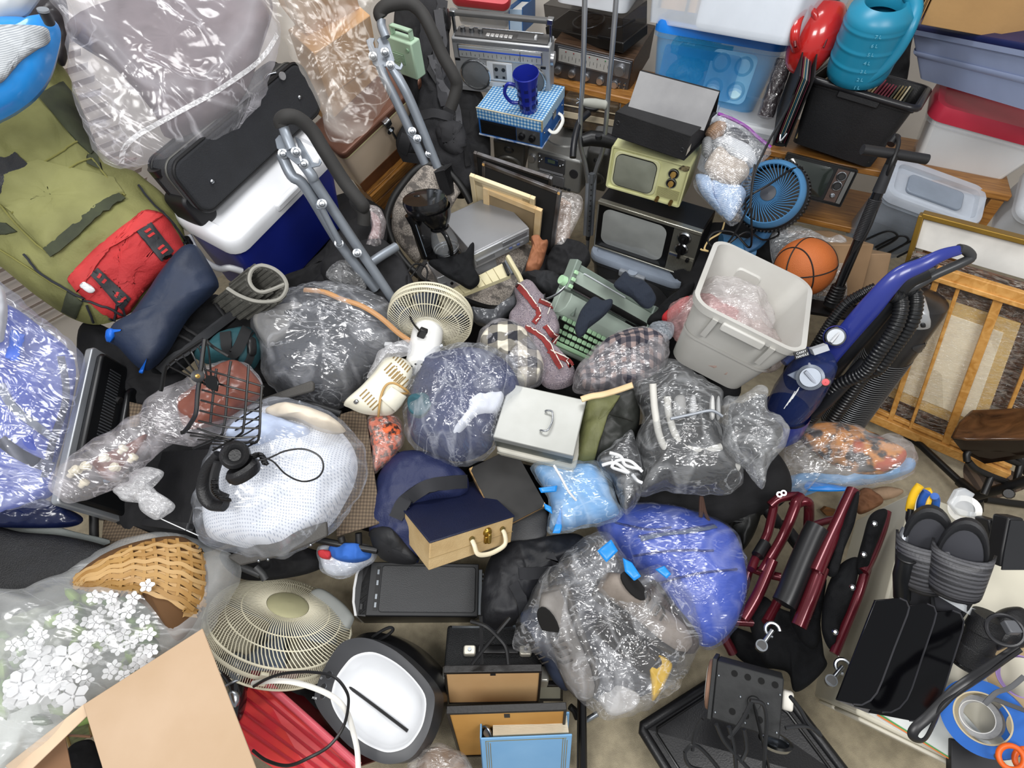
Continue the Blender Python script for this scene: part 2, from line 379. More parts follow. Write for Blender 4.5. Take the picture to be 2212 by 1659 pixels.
def drape(out,B,th=.004,bulge=.0,rings=7,seg=60,smooth=True,dflt=2.,wr=0.,ws=20.):
  """a patch sewn on a soft body: follows its surface"""
  P=[Vector((x,y,0)) for x,y in out];pts=cat(P,8,True) if smooth else [a.lerp(b,j/8) for a,b in zip(P,P[1:]+P[:1]) for j in range(8)]
  n=len(pts);st=max(1,n//seg);rs=pts[::st];c=sum(rs,Vector())/len(rs);R_=[]
  for i in range(rings+1):
    t=max(.02,1-i/rings);ring=[]
    for p in rs:
      x=c.lerp(p,t);a,nn=hit(B,x.x,x.y,dflt);h=th+bulge*max(0,1-t**2.5)**.6
      if wr:h+=wr*crumple(a,ws)*(1-t**4)
      if i==0:ring.append((a-nn*.003,a+nn*h))
      else:ring.append((None,a+nn*h))
    R_.append(ring)
  rings_=[[a for a,b in R_[0]]]+[[b for a,b in r] for r in R_]
  return G().loft(rings_,(0,1))
def strap(path,B,w,th=.004,n=6,dflt=2.,lift=.002):
  P=cat([Vector((x,y,0)) for x,y in path],n);A=[hit(B,p.x,p.y,dflt) for p in P];L_=[]
  for i,(a,nn) in enumerate(A):
    t=(A[min(i+1,len(A)-1)][0]-A[max(i-1,0)][0]).normalized();s=t.cross(nn).normalized()*w/2
    L_.append([a+nn*lift+s,a+nn*(lift+th)+s,a+nn*(lift+th)-s,a+nn*lift-s])
  return G().loft(L_)
def cord(path,B,r,n=6,dflt=2.,lift=0):return G().tube([hit(B,p.x,p.y,dflt)[0]+hit(B,p.x,p.y,dflt)[1]*(r+lift) for p in cat([Vector((x,y,0)) for x,y in path],n)],r,6)
def slab(pts,th,up=None):
  """flat plate from 3d corners, thickness th away from the viewer"""
  P=[Vector(p) for p in pts];n=(P[1]-P[0]).cross(P[2]-P[0]).normalized()
  if n.dot(P[0]-Vector(CO))<0:n=-n
  return G().loft([P,[p+n*th for p in P]])
def P4(R,pts,ds):return px3(R,pts,ds)
# --- the room
CARPET=mat('b2a68c',.95,var=.12,vs=26,bump=.9,bs=420,sheen=.2,name='carpet')
struct(tag(G().box(-3.6,3.6,-1.2,5.2,-.04,0).o('floor',CARPET),'beige cut pile carpet floor','floor'))
WALLM=mat('c9c3bb',.8,var=.03)
def wall(name,a,b,lab,h=3.0):
  a,b=Vector(a),Vector(b);u=(b-a).normalized();n=Vector((-u.y,u.x,0))
  g=G();g.add([a,b,b+n*.1,a+n*.1]+[p+UP*h for p in (a,b,b+n*.1,a+n*.1)],[(0,1,2,3),(4,5,6,7),(0,1,5,4),(1,2,6,5),(2,3,7,6),(3,0,4,7)])
  struct(tag(g.o(name,WALLM),lab,'wall'));return a,u,n
wl=wall('wall_left',(-3.9,0,0),(-1.0,4.2,0),'pale painted wall behind the blinds on the left')
wall('wall_back',(-1.0,4.2,0),(3.6,3.2,0),'pale painted wall behind the stacked electronics')
wall('wall_right',(3.6,3.2,0),(3.3,-.8,0),'pale painted wall at the right of the heap')
wu=Vector((2.9,4.2,0)).normalized();wn=Vector((wu.y,-wu.x,0));w0=Vector((-3.9,0,0))+wu*1.5+wn*.03
t=thing('window_blind','pale horizontal slatted window blind behind the green backpack','blind',Matrix.Translation(w0))
SL=mat('cfc3c0',.5,var=.03)
slat=None
for i in range(22):
  c=wn*.01+UP*(.3+i*.055)
  if slat is None:
    g=G();e=wn*.02+UP*.018
    g.add([wu*0+e,wu*1.9+e,wu*1.9-e,wu*0-e]+[p+wn*.003 for p in (wu*0+e,wu*1.9+e,wu*1.9-e,wu*0-e)],[(0,1,2,3),(4,5,6,7),(0,1,5,4),(2,3,7,6),(1,2,6,5),(3,0,4,7)])
    slat=g.o('slat',SL,t);slat.location=c
  else:
    s2=slat.copy();COL.objects.link(s2);s2.parent=t;s2.location=c
    # --- furniture at the back
OAK=wood('a8763a','7a4e22',5,.4,(1.2,14,14));WALNUT=wood('4a3626','2a1c12',6,.45,(1,14,14));PINE=wood('d9ac6a','bd8742',5,.45,(14,14,1))
def table(name,label,M,w,d,h,m,tt=.03,leg=.05,shelf=None):
  t=thing(name,label,'table',M)
  G().box(-w/2,w/2,-d/2,d/2,h-tt,h).o('tabletop',m,t,bev=.006)
  for sx in (-1,1):
    for sy in (-1,1):G().box(sx*(w/2-.01)-(leg if sx>0 else 0),sx*(w/2-.01)+(0 if sx>0 else leg),sy*(d/2-.01)-(leg if sy>0 else 0),sy*(d/2-.01)+(0 if sy>0 else leg),0,h-tt).o('leg',m,t,bev=.004)
  if shelf:G().box(-w/2+.01,w/2-.01,-d/2+.01,d/2-.01,shelf-tt,shelf).o('shelf',m,t,bev=.004)
  return t
A_,B_=pz(*q(R3,700,600),1.06),pz(*q(R3,1530,790),1.06);xa=(B_-A_);w=xa.length;xa.normalize();ya=UP.cross(xa);d,h=.42,.5;o_=(A_+B_)/2+ya*d/2-UP*h
M=Matrix(((xa.x,ya.x,0,o_.x),(xa.y,ya.y,0,o_.y),(xa.z,ya.z,1,o_.z),(0,0,0,1)))
table('side_table','oak side table carrying the receiver and turntable',M,w,d,h,OAK,.035,.05)
M,w,d,h=fit((.52,.36,.17),{'LFU':q(R3,905,335),'RFU':q(R3,1550,480),'RFD':q(R3,1495,755),'LFD':q(R3,900,600),'RBU':q(R3,1720,200)},3.25,-14,name='receiver')
t=thing('stereo_receiver','silver faced stereo receiver with tuning dial in walnut case','receiver',M)
G().box(-w/2,w/2,-d/2+.006,d/2,.006,h).o('case',WALNUT,t,bev=.004)
FACE=mat('55565a',.38,.7,var=.05)
G().box(-w/2+.006,w/2-.006,-d/2-.004,-d/2+.006,.004,h-.006).o('front_panel',FACE,t,bev=.002)
G().box(-w*.44,w*.47,-d/2-.008,-d/2-.003,h*.47,h*.93).o('dial_frame',mat('8f9094',.3,.8),t,bev=.002)
dg=G().box(-w*.42,w*.26,-d/2-.0095,-d/2-.007,h*.52,h*.88).o('dial_glass',mat('b9b9b5',.15,.2,var=.02),t)
for i in range(14):
  G().box(-w*.38+i*w*.045,-w*.377+i*w*.045,-d/2-.0105,-d/2-.009,h*(.64 if i%2 else .58),h*.72).o('scale_mark',BLACK,dg)
for i in range(6):G().sph((-w*.33+i*w*.1,-d/2-.01,h*.83),.0035).o('indicator',mat('7a1d22',.3) if i<5 else mat('1f6b3c',.3),t)
KN=mat('b9babd',.28,.9)
def knob(p,r,l,m,parent,n=24,name='knob',cap=None):
  g=G().cyl(p,(p[0],p[1]-l*.4,p[2]),r*1.12,n=n);g.cyl((p[0],p[1]-l*.4,p[2]),(p[0],p[1]-l,p[2]),r,r*.93,n)
  return g.o(name,m,parent)
knob((w*.36,-d/2-.008,h*.68),h*.15,.02,KN,t,name='tuning_knob')
for i in range(5):knob((-w*.42+i*w*.185,-d/2-.004,h*.24),h*.1,.02,KN,t)
for i in range(4):knob((w*.4+(i%2)*.028-.01,-d/2-.004,h*(.18+.11*(i//2))),.006,.008,CHROME,t,12,'switch')
M,w,d,h=fit((.5,.4,.17),{'LFU':q(R3,785,30),'RFU':q(R3,1475,155),'RFD':q(R3,1445,420),'LFD':q(R3,880,300),'RBU':q(R3,1660,5)},3.08,-12,name='turntable')
t=thing('turntable','black record turntable under a smoked dust cover','turntable',M)
G().box(-w/2,w/2,-d/2,d/2,0,h*.32).o('plinth',mat('1a1816',.3),t,bev=.006)
G().cyl((-w*.08,0,h*.32),(-w*.08,0,h*.42),d*.4,n=40).o('platter',mat('3a3936',.3,.6),t)
G().torus((-w*.08,0,h*.42),d*.39,.005).o('platter_rim',CHROME,t)
for i in range(6):
  a=i*math.pi/3;G().cyl((-w*.08+d*.22*math.cos(a),d*.22*math.sin(a),h*.42),(-w*.08+d*.22*math.cos(a),d*.22*math.sin(a),h*.43),.022,n=16).o('mat_spot',BLACK,t)
G().tube([(w*.4,d*.3,h*.5),(w*.36,-d*.1,h*.5),(w*.25,-d*.25,h*.48)],.006).o('tonearm',STEEL,t)
g=G();cw,cd=w/2-.004,d/2-.004
for a in ((-cw,cw,-cd,-cd+.004,h*.33,h),(-cw,cw,cd-.004,cd,h*.33,h),(-cw,-cw+.004,-cd,cd,h*.33,h),(cw-.004,cw,-cd,cd,h*.33,h),(-cw,cw,-cd,cd,h-.004,h)):g.box(*a)
SMOKE=mat('2a2522',.08,alpha=.42,var=0,spec=.8)
g.o('dust_cover',SMOKE,t,bev=.002)
G().box(w*.2,w*.4,-d/2-.008,-d/2,h*.33,h*.42).o('lid_catch',BLACK,t,bev=.002)
CLEAR=mat('dfe6ee',.25,alpha=.38,var=.03,spec=.6);CLEARW=mat('e8ecf1',.3,alpha=.55,var=.03)
def binshape(W,D,H,tp=.06,r=.04,t=.004,rim=.012,rimh=.02,n=6,floor=True):
  """open tapered tub: outside, rolled rim, inside"""
  def ring(dx,z,s=0.):
    k=1-tp*(1-z/H);return [(x,y,z) for x,y in rr(W*k+2*dx,D*k+2*dx,max(r+dx,.004),n)]
  return G().loft([ring(0,0),ring(0,H-rimh),ring(rim,H-rimh),ring(rim,H),ring(-t,H),ring(-t,t)],(1,1))
def lidshape(W,D,z,th=.025,r=.04,over=.012,inset=.02,sink=.008,n=6):
  def ring(dx,z):return [(x,y,z) for x,y in rr(W+2*dx,D+2*dx,max(r+dx,.005),n)]
  return G().loft([ring(over,z),ring(over,z+th*.7),ring(over-.006,z+th),ring(-inset,z+th),ring(-inset-.006,z+th-sink)],(1,1))
def tub(name,label,M,w,d,h,mb,ml=None,tp=.06,r=.04,lidth=.025,cat_='storage bin',lid=True,hand=None,t_=.004,sink=.008):
  t=thing(name,label,cat_,M);b=binshape(w,d,h,tp,r,t_).o('body',mb,t,sm=45)
  if lid:lidshape(w,d,h,lidth,r,sink=sink).o('lid',ml or mb,t,sm=45)
  return t
M,w,d,h=fit((.42,.34,.2),{'LFD':q(R3,900,15),'RFD':q(R3,1500,120),'RBD':q(R3,1620,-20),(1,0,.6):q(R3,1510,-40)},2.95,-12,name='clear_bin')
tub('storage_bin','clear plastic bin on top of the turntable lid',M,w,d,h,CLEARW)
t=thing('red_pouch','red fabric pouch inside the clear bin on the turntable','pouch',M@Matrix.Translation((-w*.15,-d*.15,.01)))
G().prism(rr(w*.45,d*.45,.04),0,.07).o('pouch_body',mat('b8323a',.7),t,bev=.015,seg=3);G().box(-w*.2,w*.2,-d*.225-.003,-d*.225,.03,.036).o('zipper',STEEL,t)
M,w,d,h=fit((.34,.3,.2),{'LFU':q(R3,105,20),'RFU':q(R3,545,80),'LFD':q(R3,150,205),'RFD':q(R3,545,240)},3.3,-10,name='card_box')
t=tub('card_box','clear box of index cards with a red lid behind boombox',M,w,d,h,CLEAR,mat('c33b45',.3),.03,.03,.05)
cd_=thing('index_cards','row of tan and cream index cards in red lidded box','cards',M)
rg=rnd(4);CM=[mat(c,.8) for c in ('cbb592','d8cbb0','b99d7a','ddd5c6','a9b1b5')]
n=44
for i in range(n):
  x=-w*.46+i*w*.92/n;G().box(x,x+w*.75/n,-d*.44,d*.44,.008,h*(.8+.1*rg.random())).o('card',rg.choice(CM),cd_)
M,w,d,h=fit((.07,.28,.3),{'LFU':q(R3,540,50),'RFU':q(R3,655,75),'RBU':q(R3,760,-20),'LFD':q(R3,555,250),'RFD':q(R3,670,260)},3.3,-10,name='binder')
t=thing('ring_binder','blue ring binder standing beside the box of cards','binder',M)
BB=mat('235a94',.45)
G().box(-w/2,-w/2+.004,-d/2,d/2,0,h).o('cover',BB,t);G().box(w/2-.004,w/2,-d/2,d/2,0,h).o('cover',BB,t);G().box(-w/2,w/2,d/2-.004,d/2,0,h).o('spine',BB,t);G().box(-w/2+.005,w/2-.005,-d/2+.004,-d/2+.012,.01,h*.9).o('label_holder',mat('9fb4c8',.3),t)
G().box(-w/2+.007,w/2-.012,-d/2+.02,d/2-.02,.005,h-.02).o('pages',mat('dcdcd8',.8),t)
# --- boombox
M,w,d,h=fit((.5,.13,.26),{'LFU':q(R3,90,288),'RFU':q(R3,884,378),'RFD':q(R3,882,788),'LFD':q(R3,155,705),'LBU':q(R3,130,215),'RBU':q(R3,906,284)},2.84,-8,name='boombox')
t=thing('boombox','silver radio cassette boombox with two round speakers','boombox',M)
SIL=mat('a9abad',.35,.45,var=.04);SILD=mat('7d7f82',.4,.5);yf=-d/2
G().box(-w/2,w/2,yf,d/2,0,h).o('body',SIL,t,bev=.006,seg=3)
G().box(-w*.49,w*.49,yf-.004,yf,h*.93,h*.985).o('trim_strip',mat('c4c6c8',.25,.8),t)
G().box(-w*.49,w*.49,yf-.006,yf,0,h*.1).o('base_strip',mat('c0c2c5',.3,.6),t,bev=.002)
tp=G().box(-w*.445,w*.425,yf-.004,yf,h*.655,h*.9).o('tuner_frame',mat('d4d6d8',.15,.9),t,bev=.002)
G().box(-w*.43,w*.41,yf-.006,yf-.003,h*.675,h*.88).o('tuner_window',mat('b4b6b6',.2,.3),t)
G().box(-w*.43,w*.41,yf-.0075,yf-.005,h*.8,h*.825).o('dial_stripe',mat('2f52b8',.4),t)
for i in range(18):G().box(-w*.4+i*w*.045,-w*.397+i*w*.045,yf-.0075,yf-.005,h*.71,h*(.74+.02*(i%3))).o('scale_mark',DARK,t)
G().box(w*.2,w*.203,yf-.009,yf-.006,h*.69,h*.87).o('tuning_needle',DARK,t)
GRL=mat('8a8c8e',.35,.8,bump=1.,bs=600)
for cx,cz in ((-w*.285,h*.335),(w*.3,h*.335)):
  s_=G().torus((cx,yf-.003,cz),h*.285,.006,(0,1,0)).o('speaker_ring',mat('cfd1d3',.15,.95),t)
  g=G().lathe([(h*.28,0),(h*.25,.008),(h*.12,.012),(0,.013)],(cx,yf,cz),(0,-1,0));sp=g.o('speaker_grille',GRL,t)
  g=G()
  for k in range(1,9):
    for j in range(k*6):
      a=2*math.pi*j/(k*6);rr_=h*.27*k/8.4;x,z=cx+rr_*math.cos(a),cz+rr_*math.sin(a);y=yf-.0125+.011*(k/8.4)**3
      g.add([(x-.0016,y,z-.0016),(x+.0016,y,z-.0016),(x+.0016,y,z+.0016),(x-.0016,y,z+.0016)],[(0,1,2,3)])
  o_=g.o('perforation',mat('3a3b3d',.6),t,kind='stuff')
c_=G().box(-w*.155,w*.11,yf-.005,yf,h*.27,h*.63).o('cassette_surround',mat('d8dadc',.3,.2),t,bev=.002)
G().box(-w*.09,w*.05,yf-.007,yf-.004,h*.31,h*.6).o('cassette_window',mat('7d7f80',.15),t,bev=.002)
for cx in (-w*.055,w*.02):G().cyl((cx,yf-.007,h*.5),(cx,yf-.009,h*.5),.009).o('tape_reel',BLACK,t);G().box(cx-.006,cx+.006,yf-.009,yf-.006,h*.33,h*.37).o('tape_head',BLACK,t)
G().box(-w*.15,w*.12,yf-.005,yf,h*.13,h*.24).o('lower_panel',mat('d2d4d6',.3,.2),t,bev=.002);G().box(0,w*.05,yf-.006,yf-.004,h*.15,h*.19).o('counter',BLACK,t)
for cx in (-w*.46,w*.43):G().box(cx-.012,cx+.012,yf-.004,yf,h*.59,h*.63).o('badge',BLACK,t)
tpn=G().box(-w*.47,w*.47,-d*.4,d*.42,h,h+.008).o('top_panel',mat('4b4a4a',.45),t,bev=.002)
for x in (-.4,-.31,-.22):G().cyl((x*w,0,h+.008),(x*w,0,h+.028),.0125,.011).o('control_knob',CHROME,t)
for i in range(6):G().box(-w*.15+i*.021,-w*.15+i*.021+.018,-d*.36,-d*.1,h+.008,h+.016).o('piano_key',mat('c2c2c2',.3,.6),t,bev=.002)
G().box(w*.16,w*.36,-d*.3,d*.1,h+.008,h+.01).o('battery_cover',mat('59595a',.4),t)
G().tube([(-w*.3,d*.3,h+.014),(w*.4,d*.3,h+.014)],.003).o('antenna',CHROME,t);G().box(w*.33,w*.35,-d*.2,d*.05,h+.008,h+.02).o('slider',WHITEP,t)
hz=h*1.36;
for sx in (-1,1):G().box(sx*w*.485-.006,sx*w*.485+.006,-.008,.008,h*.8,hz).o('handle_arm',CHROME,t,bev=.002)
G().box(-w*.47,w*.47,-.013,.013,hz-.014,hz+.006).o('handle_bar',mat('525252',.5),t,bev=.006)
for sx in (-1,1):G().box(sx*w*.48-.014,sx*w*.48+.014,-.0145,.0145,hz-.016,hz+.008).o('handle_end',CHROME,t,bev=.003)
G().cyl((w/2,-d*.15,h*.72),(w/2+.014,-d*.15,h*.72),h*.12).o('side_dial',KN,t)
# --- gingham record player and mug
M,w,d,h=fit((.36,.27,.17),{'LFU':q(R3,293,855),'RFU':q(R3,812,960),'RFD':q(R3,815,1185),'LFD':q(R3,318,1068),'RBU':q(R3,998,690),'RBD':q(R3,985,905)},2.95,-14,name='record_player')
t=thing('record_player','blue suitcase record player with gingham lid and white handle','record player',M);RP=M
BLU=mat('2560a8',.55)
G().box(-w/2,w/2,-d/2,d/2,0,h*.62).o('case',BLU,t,bev=.004)
GING=pattern(('c3d2da','6699c0','2a68a4'),'check',19.,'XY',.7,axes=(1,1,1));GINGF=pattern(('c3d2da','6699c0','2a68a4'),'check',19.,'XZ',.7)
G().box(-w/2-.002,w/2+.002,-d/2-.002,d/2+.002,h*.62,h).o('lid',GING,t,bev=.004)
G().box(-w/2,w/2,-d/2-.004,-d/2-.001,h*.63,h*.97).o('lid_front',GINGF,t)
G().box(-w/2-.003,w/2+.003,-d/2-.004,-d/2+.002,h*.975,h*1.003).o('lid_edge',mat('d9d3bd',.8,c2='b9ad8c'),t);G().box(w/2-.004,w/2+.003,-d/2-.004,-d/2+.004,h*.62,h).o('corner_wear',mat('d9d3bd',.8,c2='a08b5c'),t)
sg=G().box(-w*.46,w*.1,-d/2-.004,-d/2,h*.1,h*.58).o('speaker_slot',mat('0d0d10',.6),t)
for i in range(9):G().box(-w*.455,w*.095,-d/2-.006,-d/2-.003,h*(.12+i*.05),h*(.135+i*.05)).o('slat',BLACK,t)
G().box(w*.11,w*.47,-d/2-.004,-d/2,h*.1,h*.58).o('control_panel',mat('8c8e90',.3,.8),t)
for x in (.2,.36):knob((x*w,-d/2-.004,h*.35),.014,.02,BLACK,t)
G().box(-w/2-.002,w/2+.002,-d/2-.003,d/2+.002,0,.006).o('base_edge',mat('cfd4d6',.8,c2='2560a8',vs=30),t)
X=w/2
G().tube(cat([(X,-d*.22,h*.34),(X+.02,-d*.22,h*.26),(X+.034,-d*.12,h*.2),(X+.034,d*.12,h*.22),(X+.02,d*.22,h*.3),(X,d*.22,h*.38)],6),.009,flat=.6).o('handle',mat('e9e8e2',.35),t)
G().box(X,X+.008,-d*.06,d*.06,h*.5,h*.75).o('latch',STEEL,t,bev=.002)
for y in (-.4,.4):G().sph((X,d*y,h*.45),.005).o('stud',CHROME,t)
z0=h+.001;lp=onplane(RP,*q(R3,708,872),z0);cx,cy=lp.x,lp.y
t=thing('coffee_mug','tall blue coffee mug with square dimples','mug',RP@Matrix.Translation((cx,cy,z0))@Matrix.Rotation(.12,4,'X')@Matrix.Scale(1.25,4))
MUG=mat('1e2a8e',.25,coat=.3,var=.03)
G().lathe([(.001,0),(.03,0),(.033,.004),(.034,.05),(.038,.1),(.047,.145),(.045,.148),(.036,.1),(.031,.05),(.029,.008),(.001,.008)],n=36).o('cup',MUG,t)
G().tube(cat([(-.037,-.012,.1),(-.065,-.02,.105),(-.078,-.026,.07),(-.06,-.02,.035),(-.034,-.012,.03)],6),.0065).o('handle',MUG,t)
MD=mat('131b55',.35)
for i in range(3):
  for a in range(-2,6):
    an=math.radians(-112+a*42);zz=.03+i*.036;r_=.0338+(.003 if i==2 else .0008*i)
    u=Vector((math.cos(an),math.sin(an),0));s_=Vector((-u.y,u.x,0));c=u*r_+UP*zz
    G().add([c-s_*.007-UP*.007,c+s_*.007-UP*.007,c+s_*.007+UP*.008,c-s_*.007+UP*.008]+[p+u*.0022 for p in (c-s_*.007-UP*.007,c+s_*.007-UP*.007,c+s_*.007+UP*.008,c-s_*.007+UP*.008)],[(4,5,6,7),(0,1,5,4),(1,2,6,5),(2,3,7,6),(3,0,4,7)]).o('dimple',MD,t)
    # --- silver bookshelf stereo and speakers
M,w,d,h=fit((.28,.32,.34),{'LFU':q(R8,1245,60),'RFU':q(R8,1685,190),'RFD':q(R8,1660,440),'LFD':q(R8,1245,330),'LBU':q(R3,900,960)},3.3,-14,name='mini_stereo')
t=thing('mini_stereo','silver bookshelf stereo with display between two speakers','stereo',M)
ST=mat('8b8b88',.35,.5)
G().box(-w/2,w/2,-d/2,d/2,0,h).o('body',ST,t,bev=.015,seg=3);f=-d/2
G().box(-w*.28,w*.22,f-.012,f,h*.5,h*.95).o('display_panel',mat('3d3d3f',.35),t,bev=.006)
G().box(-w*.14,w*.1,f-.016,f-.01,h*.72,h*.9).o('display_frame',mat('1e2a40',.15),t,bev=.003);G().box(-w*.08,w*.05,f-.0175,f-.015,h*.78,h*.87).o('screen',mat('4c5a4a',.2),t)
for x,z in ((-.24,.88),(-.2,.8),(.14,.75),(.19,.8),(-.24,.72)):G().sph((w*x,f-.014,h*z),.008).o('button',CHROME,t)
knob((-w*.4,f,h*.72),.022,.014,KN,t,name='volume_dial');G().cyl((w*.38,f,h*.6),(w*.38,f-.006,h*.6),.024).o('jog_dial',DARK,t)
G().box(-w*.28,-w*.03,f-.01,f,h*.1,h*.42).o('cassette_door',mat('58585a',.35),t,bev=.005);G().box(0,w*.22,f-.01,f,h*.1,h*.42).o('cassette_door',mat('58585a',.35),t,bev=.005)
G().box(-w*.24,w*.2,f-.013,f-.008,h*.46,h*.53).o('disc_slot',mat('77787c',.4),t,bev=.002)
for i in range(6):G().box(w*(-.06+i*.07),w*(-.01+i*.07),f-.008,f,.01,.022).o('key',DARK,t)
G().lathe([(.09,0),(.085,.006),(.02,.01),(0,.01)],(-w*.05,d*.05,h),(0,0,1),sx=1.15).o('disc_lid',mat('9b9b98',.3,.5),t)
for nm,pts,dd in (('left',{'LFU':q(R8,980,20),'RFU':q(R8,1225,60),'RFD':q(R8,1225,300),'LFD':q(R8,985,240)},3.38),('right',{'LFU':q(R8,1725,90),'RFU':q(R8,1890,140),'RFD':q(R8,1860,420),'LFD':q(R8,1720,400)},3.28)):
  M,w,d,h=fit((.19,.25,.32),pts,dd,-14,name='speaker')
  t=thing('loudspeaker','grey bookshelf loudspeaker at the '+nm+' of the silver stereo','speaker',M,'bookshelf speakers');f=-d/2
  G().box(-w/2,w/2,f,d/2,0,h).o('cabinet',mat('4c4b49',.5),t,bev=.012,seg=3)
  G().torus((0,f-.002,h*.36),w*.36,.01,(0,1,0)).o('woofer_ring',mat('6a6966',.4,.4),t)
  G().lathe([(w*.35,0),(w*.3,-.012),(w*.14,-.03),(w*.12,-.022),(0,-.014)],(0,f-.004,h*.36),(0,-1,0)).o('woofer',BLACK,t)
  G().lathe([(w*.16,0),(w*.14,.006),(w*.05,-.006),(0,0)],(0,f,h*.82),(0,-1,0)).o('tweeter',DARK,t)
  # --- crutch, black case, cane
t=world_thing('crutch','adjustable aluminium crutch standing in front of the receiver','crutch',pY(1270,555,2.7))
AL=mat('b4b7bb',.3,.85);CY=2.7
for pts in ((1155,0,1150,250,1140,600,1118,1000,1122,1160,1160,1320,1180,1450),(1405,0,1385,250,1345,720,1318,1050,1300,1190,1245,1350,1220,1450)):
  P=[pY(*q(R3,pts[i],pts[i+1]),CY) for i in range(0,len(pts),2)];P[0]+=(P[0]-P[1]).normalized()*.25
  G().tube(cat(P,6),.0115,12).o('side_tube',AL,t,world=True)
a,b=pY(*q(R8,1762,285),CY),pY(*q(R8,1735,765),CY)
for dx in (-.016,.016):G().cyl(a+Vector((dx,.004,0)),b+Vector((dx,.004,0)),.013,n=16).o('lower_channel',GREYP,t,world=True)
c_=G().cyl(a+Vector((0,-.006,.01)),b+Vector((0,-.006,0)),.0135,n=16).o('leg_tube',mat('7b7f84',.4,.6),t,world=True)
for i in range(10):p=a.lerp(b,.12+i*.085)+Vector((0,-.0195,0));G().sph(p,.0045,10,6).o('adjust_hole',BLACK,t,world=True)
G().cyl(b,b-UP*.03,.014,.011).o('collar',DARK,t,world=True)
G().cyl(b,pY(*q(R8,1720,990),CY),.01).o('foot_tube',mat('8a8e93',.4,.6),t,world=True)
p0,p1=pY(*q(R3,1140,812),CY),pY(*q(R3,1330,835),CY);ax=(p1-p0).normalized();L_=(p1-p0).length
G().lathe([(.001,0),(.015,0),(.019,L_*.2),(.0215,L_*.5),(.019,L_*.85),(.022,L_*.95),(.017,L_),(.001,L_)],p0,ax,20).o('hand_grip',mat('9b9c94',.8),t,world=True)
G().tube(cat([p0-ax*.03+UP*.012,p0-ax*.015+UP*.003,p0-ax*.03-UP*.01],4),.004).o('wing_nut',STEEL,t,world=True)
M,w,d,h=fit((.36,.22,.26),{'LFU':q(R3,975,760),'RFU':q(R3,1410,850),'RFD':q(R3,1400,1110),'LFD':q(R3,975,1000),'RBU':q(R3,1435,790)},3.15,-12,name='leather case')
t=thing('carrying_case','worn black leather carrying case under the oak side table','case',M)
G().box(-w/2,w/2,-d/2,d/2,0,h).o('body',mat('1d1712',.55,c2='4a3a24',vs=22,bump=.4),t,bev=.012,seg=3)
for z in (.35,.72):G().box(-w/2-.003,w/2+.003,-d/2-.004,d/2,h*z,h*z+.03 if z<.5 else h*z+.006).o('binding',mat('b4a78e',.8),t,bev=.002)
G().tube(cat([(-w*.12,-d/2,h*.85),(-w*.1,-d/2-.03,h*.8),(w*.1,-d/2-.03,h*.8),(w*.12,-d/2,h*.85)],5),.007).o('handle',BLACK,t)
t=world_thing('hair_dryer','black plastic hair dryer lying behind the crutch','appliance',pd(1280,310,3.0))
G().tube(px3(R3,(1130,1120,1200,1100,1300,1110,1400,1140),3.02),[.03,.036,.036,.03],16).o('barrel',BLACK,t,world=True,sm=60)
G().tube(cat(px3(R3,(1185,900,1150,930,1110,980,1080,1080,1065,1180,1060,1255),[3.,2.99,2.96,2.94,2.93,2.93]),4),.016,12).o('grip',mat('17171a',.4),t,world=True)
G().cyl(pd(*q(R3,1265,1100),2.985),pd(*q(R3,1265,1075),2.97),.016).o('button',DARK,t,world=True)
# --- televisions
M,w,d,h=fit((.43,.3,.3),{'LFU':q(R4,78,1150),'RFU':q(R4,712,1332),'RFD':q(R4,618,1655),'LFD':q(R4,35,1488),'RBU':q(R4,805,1135)},2.78,-14,name='yellow tv')
t=thing('portable_television','pale yellow portable television with two dials','television',M);f=-d/2
YEL=mat('d2d3a0',.45,var=.04,c2='c6c592')
G().box(-w/2,w/2,f+.02,d/2,0,h).o('cabinet',YEL,t,bev=.01,seg=3)
g=G();g.loft([[(x,f+.03,z) for x,z in rr(w,h,.012,3,0,h/2)],[(x,f,z) for x,z in rr(w,h,.012,3,0,h/2)],[(x,f,z) for x,z in rr(w*.96,h*.93,.01,3,0,h/2)],[(x,f+.012,z) for x,z in rr(w*.94,h*.9,.01,3,0,h/2)]],(0,1));g.o('front_frame',YEL,t)
g=G().prism(rr(w*.6,h*.84,.03,6,-w*.155,h*.49),f+.004,f+.02,lambda a,b,c:(a,c,b));g.o('screen_bezel',mat('dcdcae',.4),t,bev=.004)
G().prism(rr(w*.535,h*.76,.035,6,-w*.155,h*.49),f+.0005,f+.006,lambda a,b,c:(a,c,b)).o('screen_gasket',BLACK,t)
crt(t,-w*.415,w*.105,h*.125,h*.855,f,mat('7d8074',.18,coat=.4,c2='8d9083',vs=6),.014,.03)
for z in (.72,.5):
  G().cyl((w*.32,f+.012,h*z),(w*.32,f+.004,h*z),h*.11,n=28).o('dial_ring',BLACK,t);G().torus((w*.32,f+.004,h*z),h*.1,.002,(0,1,0)).o('dial_rim',STEEL,t)
  g=G().cyl((w*.32,f+.004,h*z),(w*.32,f-.006,h*z),h*.06,h*.055);g.box(w*.32-.003,w*.32+.003,f-.012,f-.005,h*z-.013,h*z+.013);g.o('dial_knob',mat('c9a25c',.35,.4),t)
g=G()
for i in range(11):g.box(w*.17,w*.45,f+.008,f+.0125,h*(.12+i*.022),h*(.13+i*.022))
g.o('speaker_grille',mat('b8b583',.6),t,kind='stuff')
for x in (.2,.38):G().cyl((w*x,f+.01,h*.07),(w*x,f-.015,h*.07),.009).o('small_knob',mat('7a5f35',.4,.5),t)
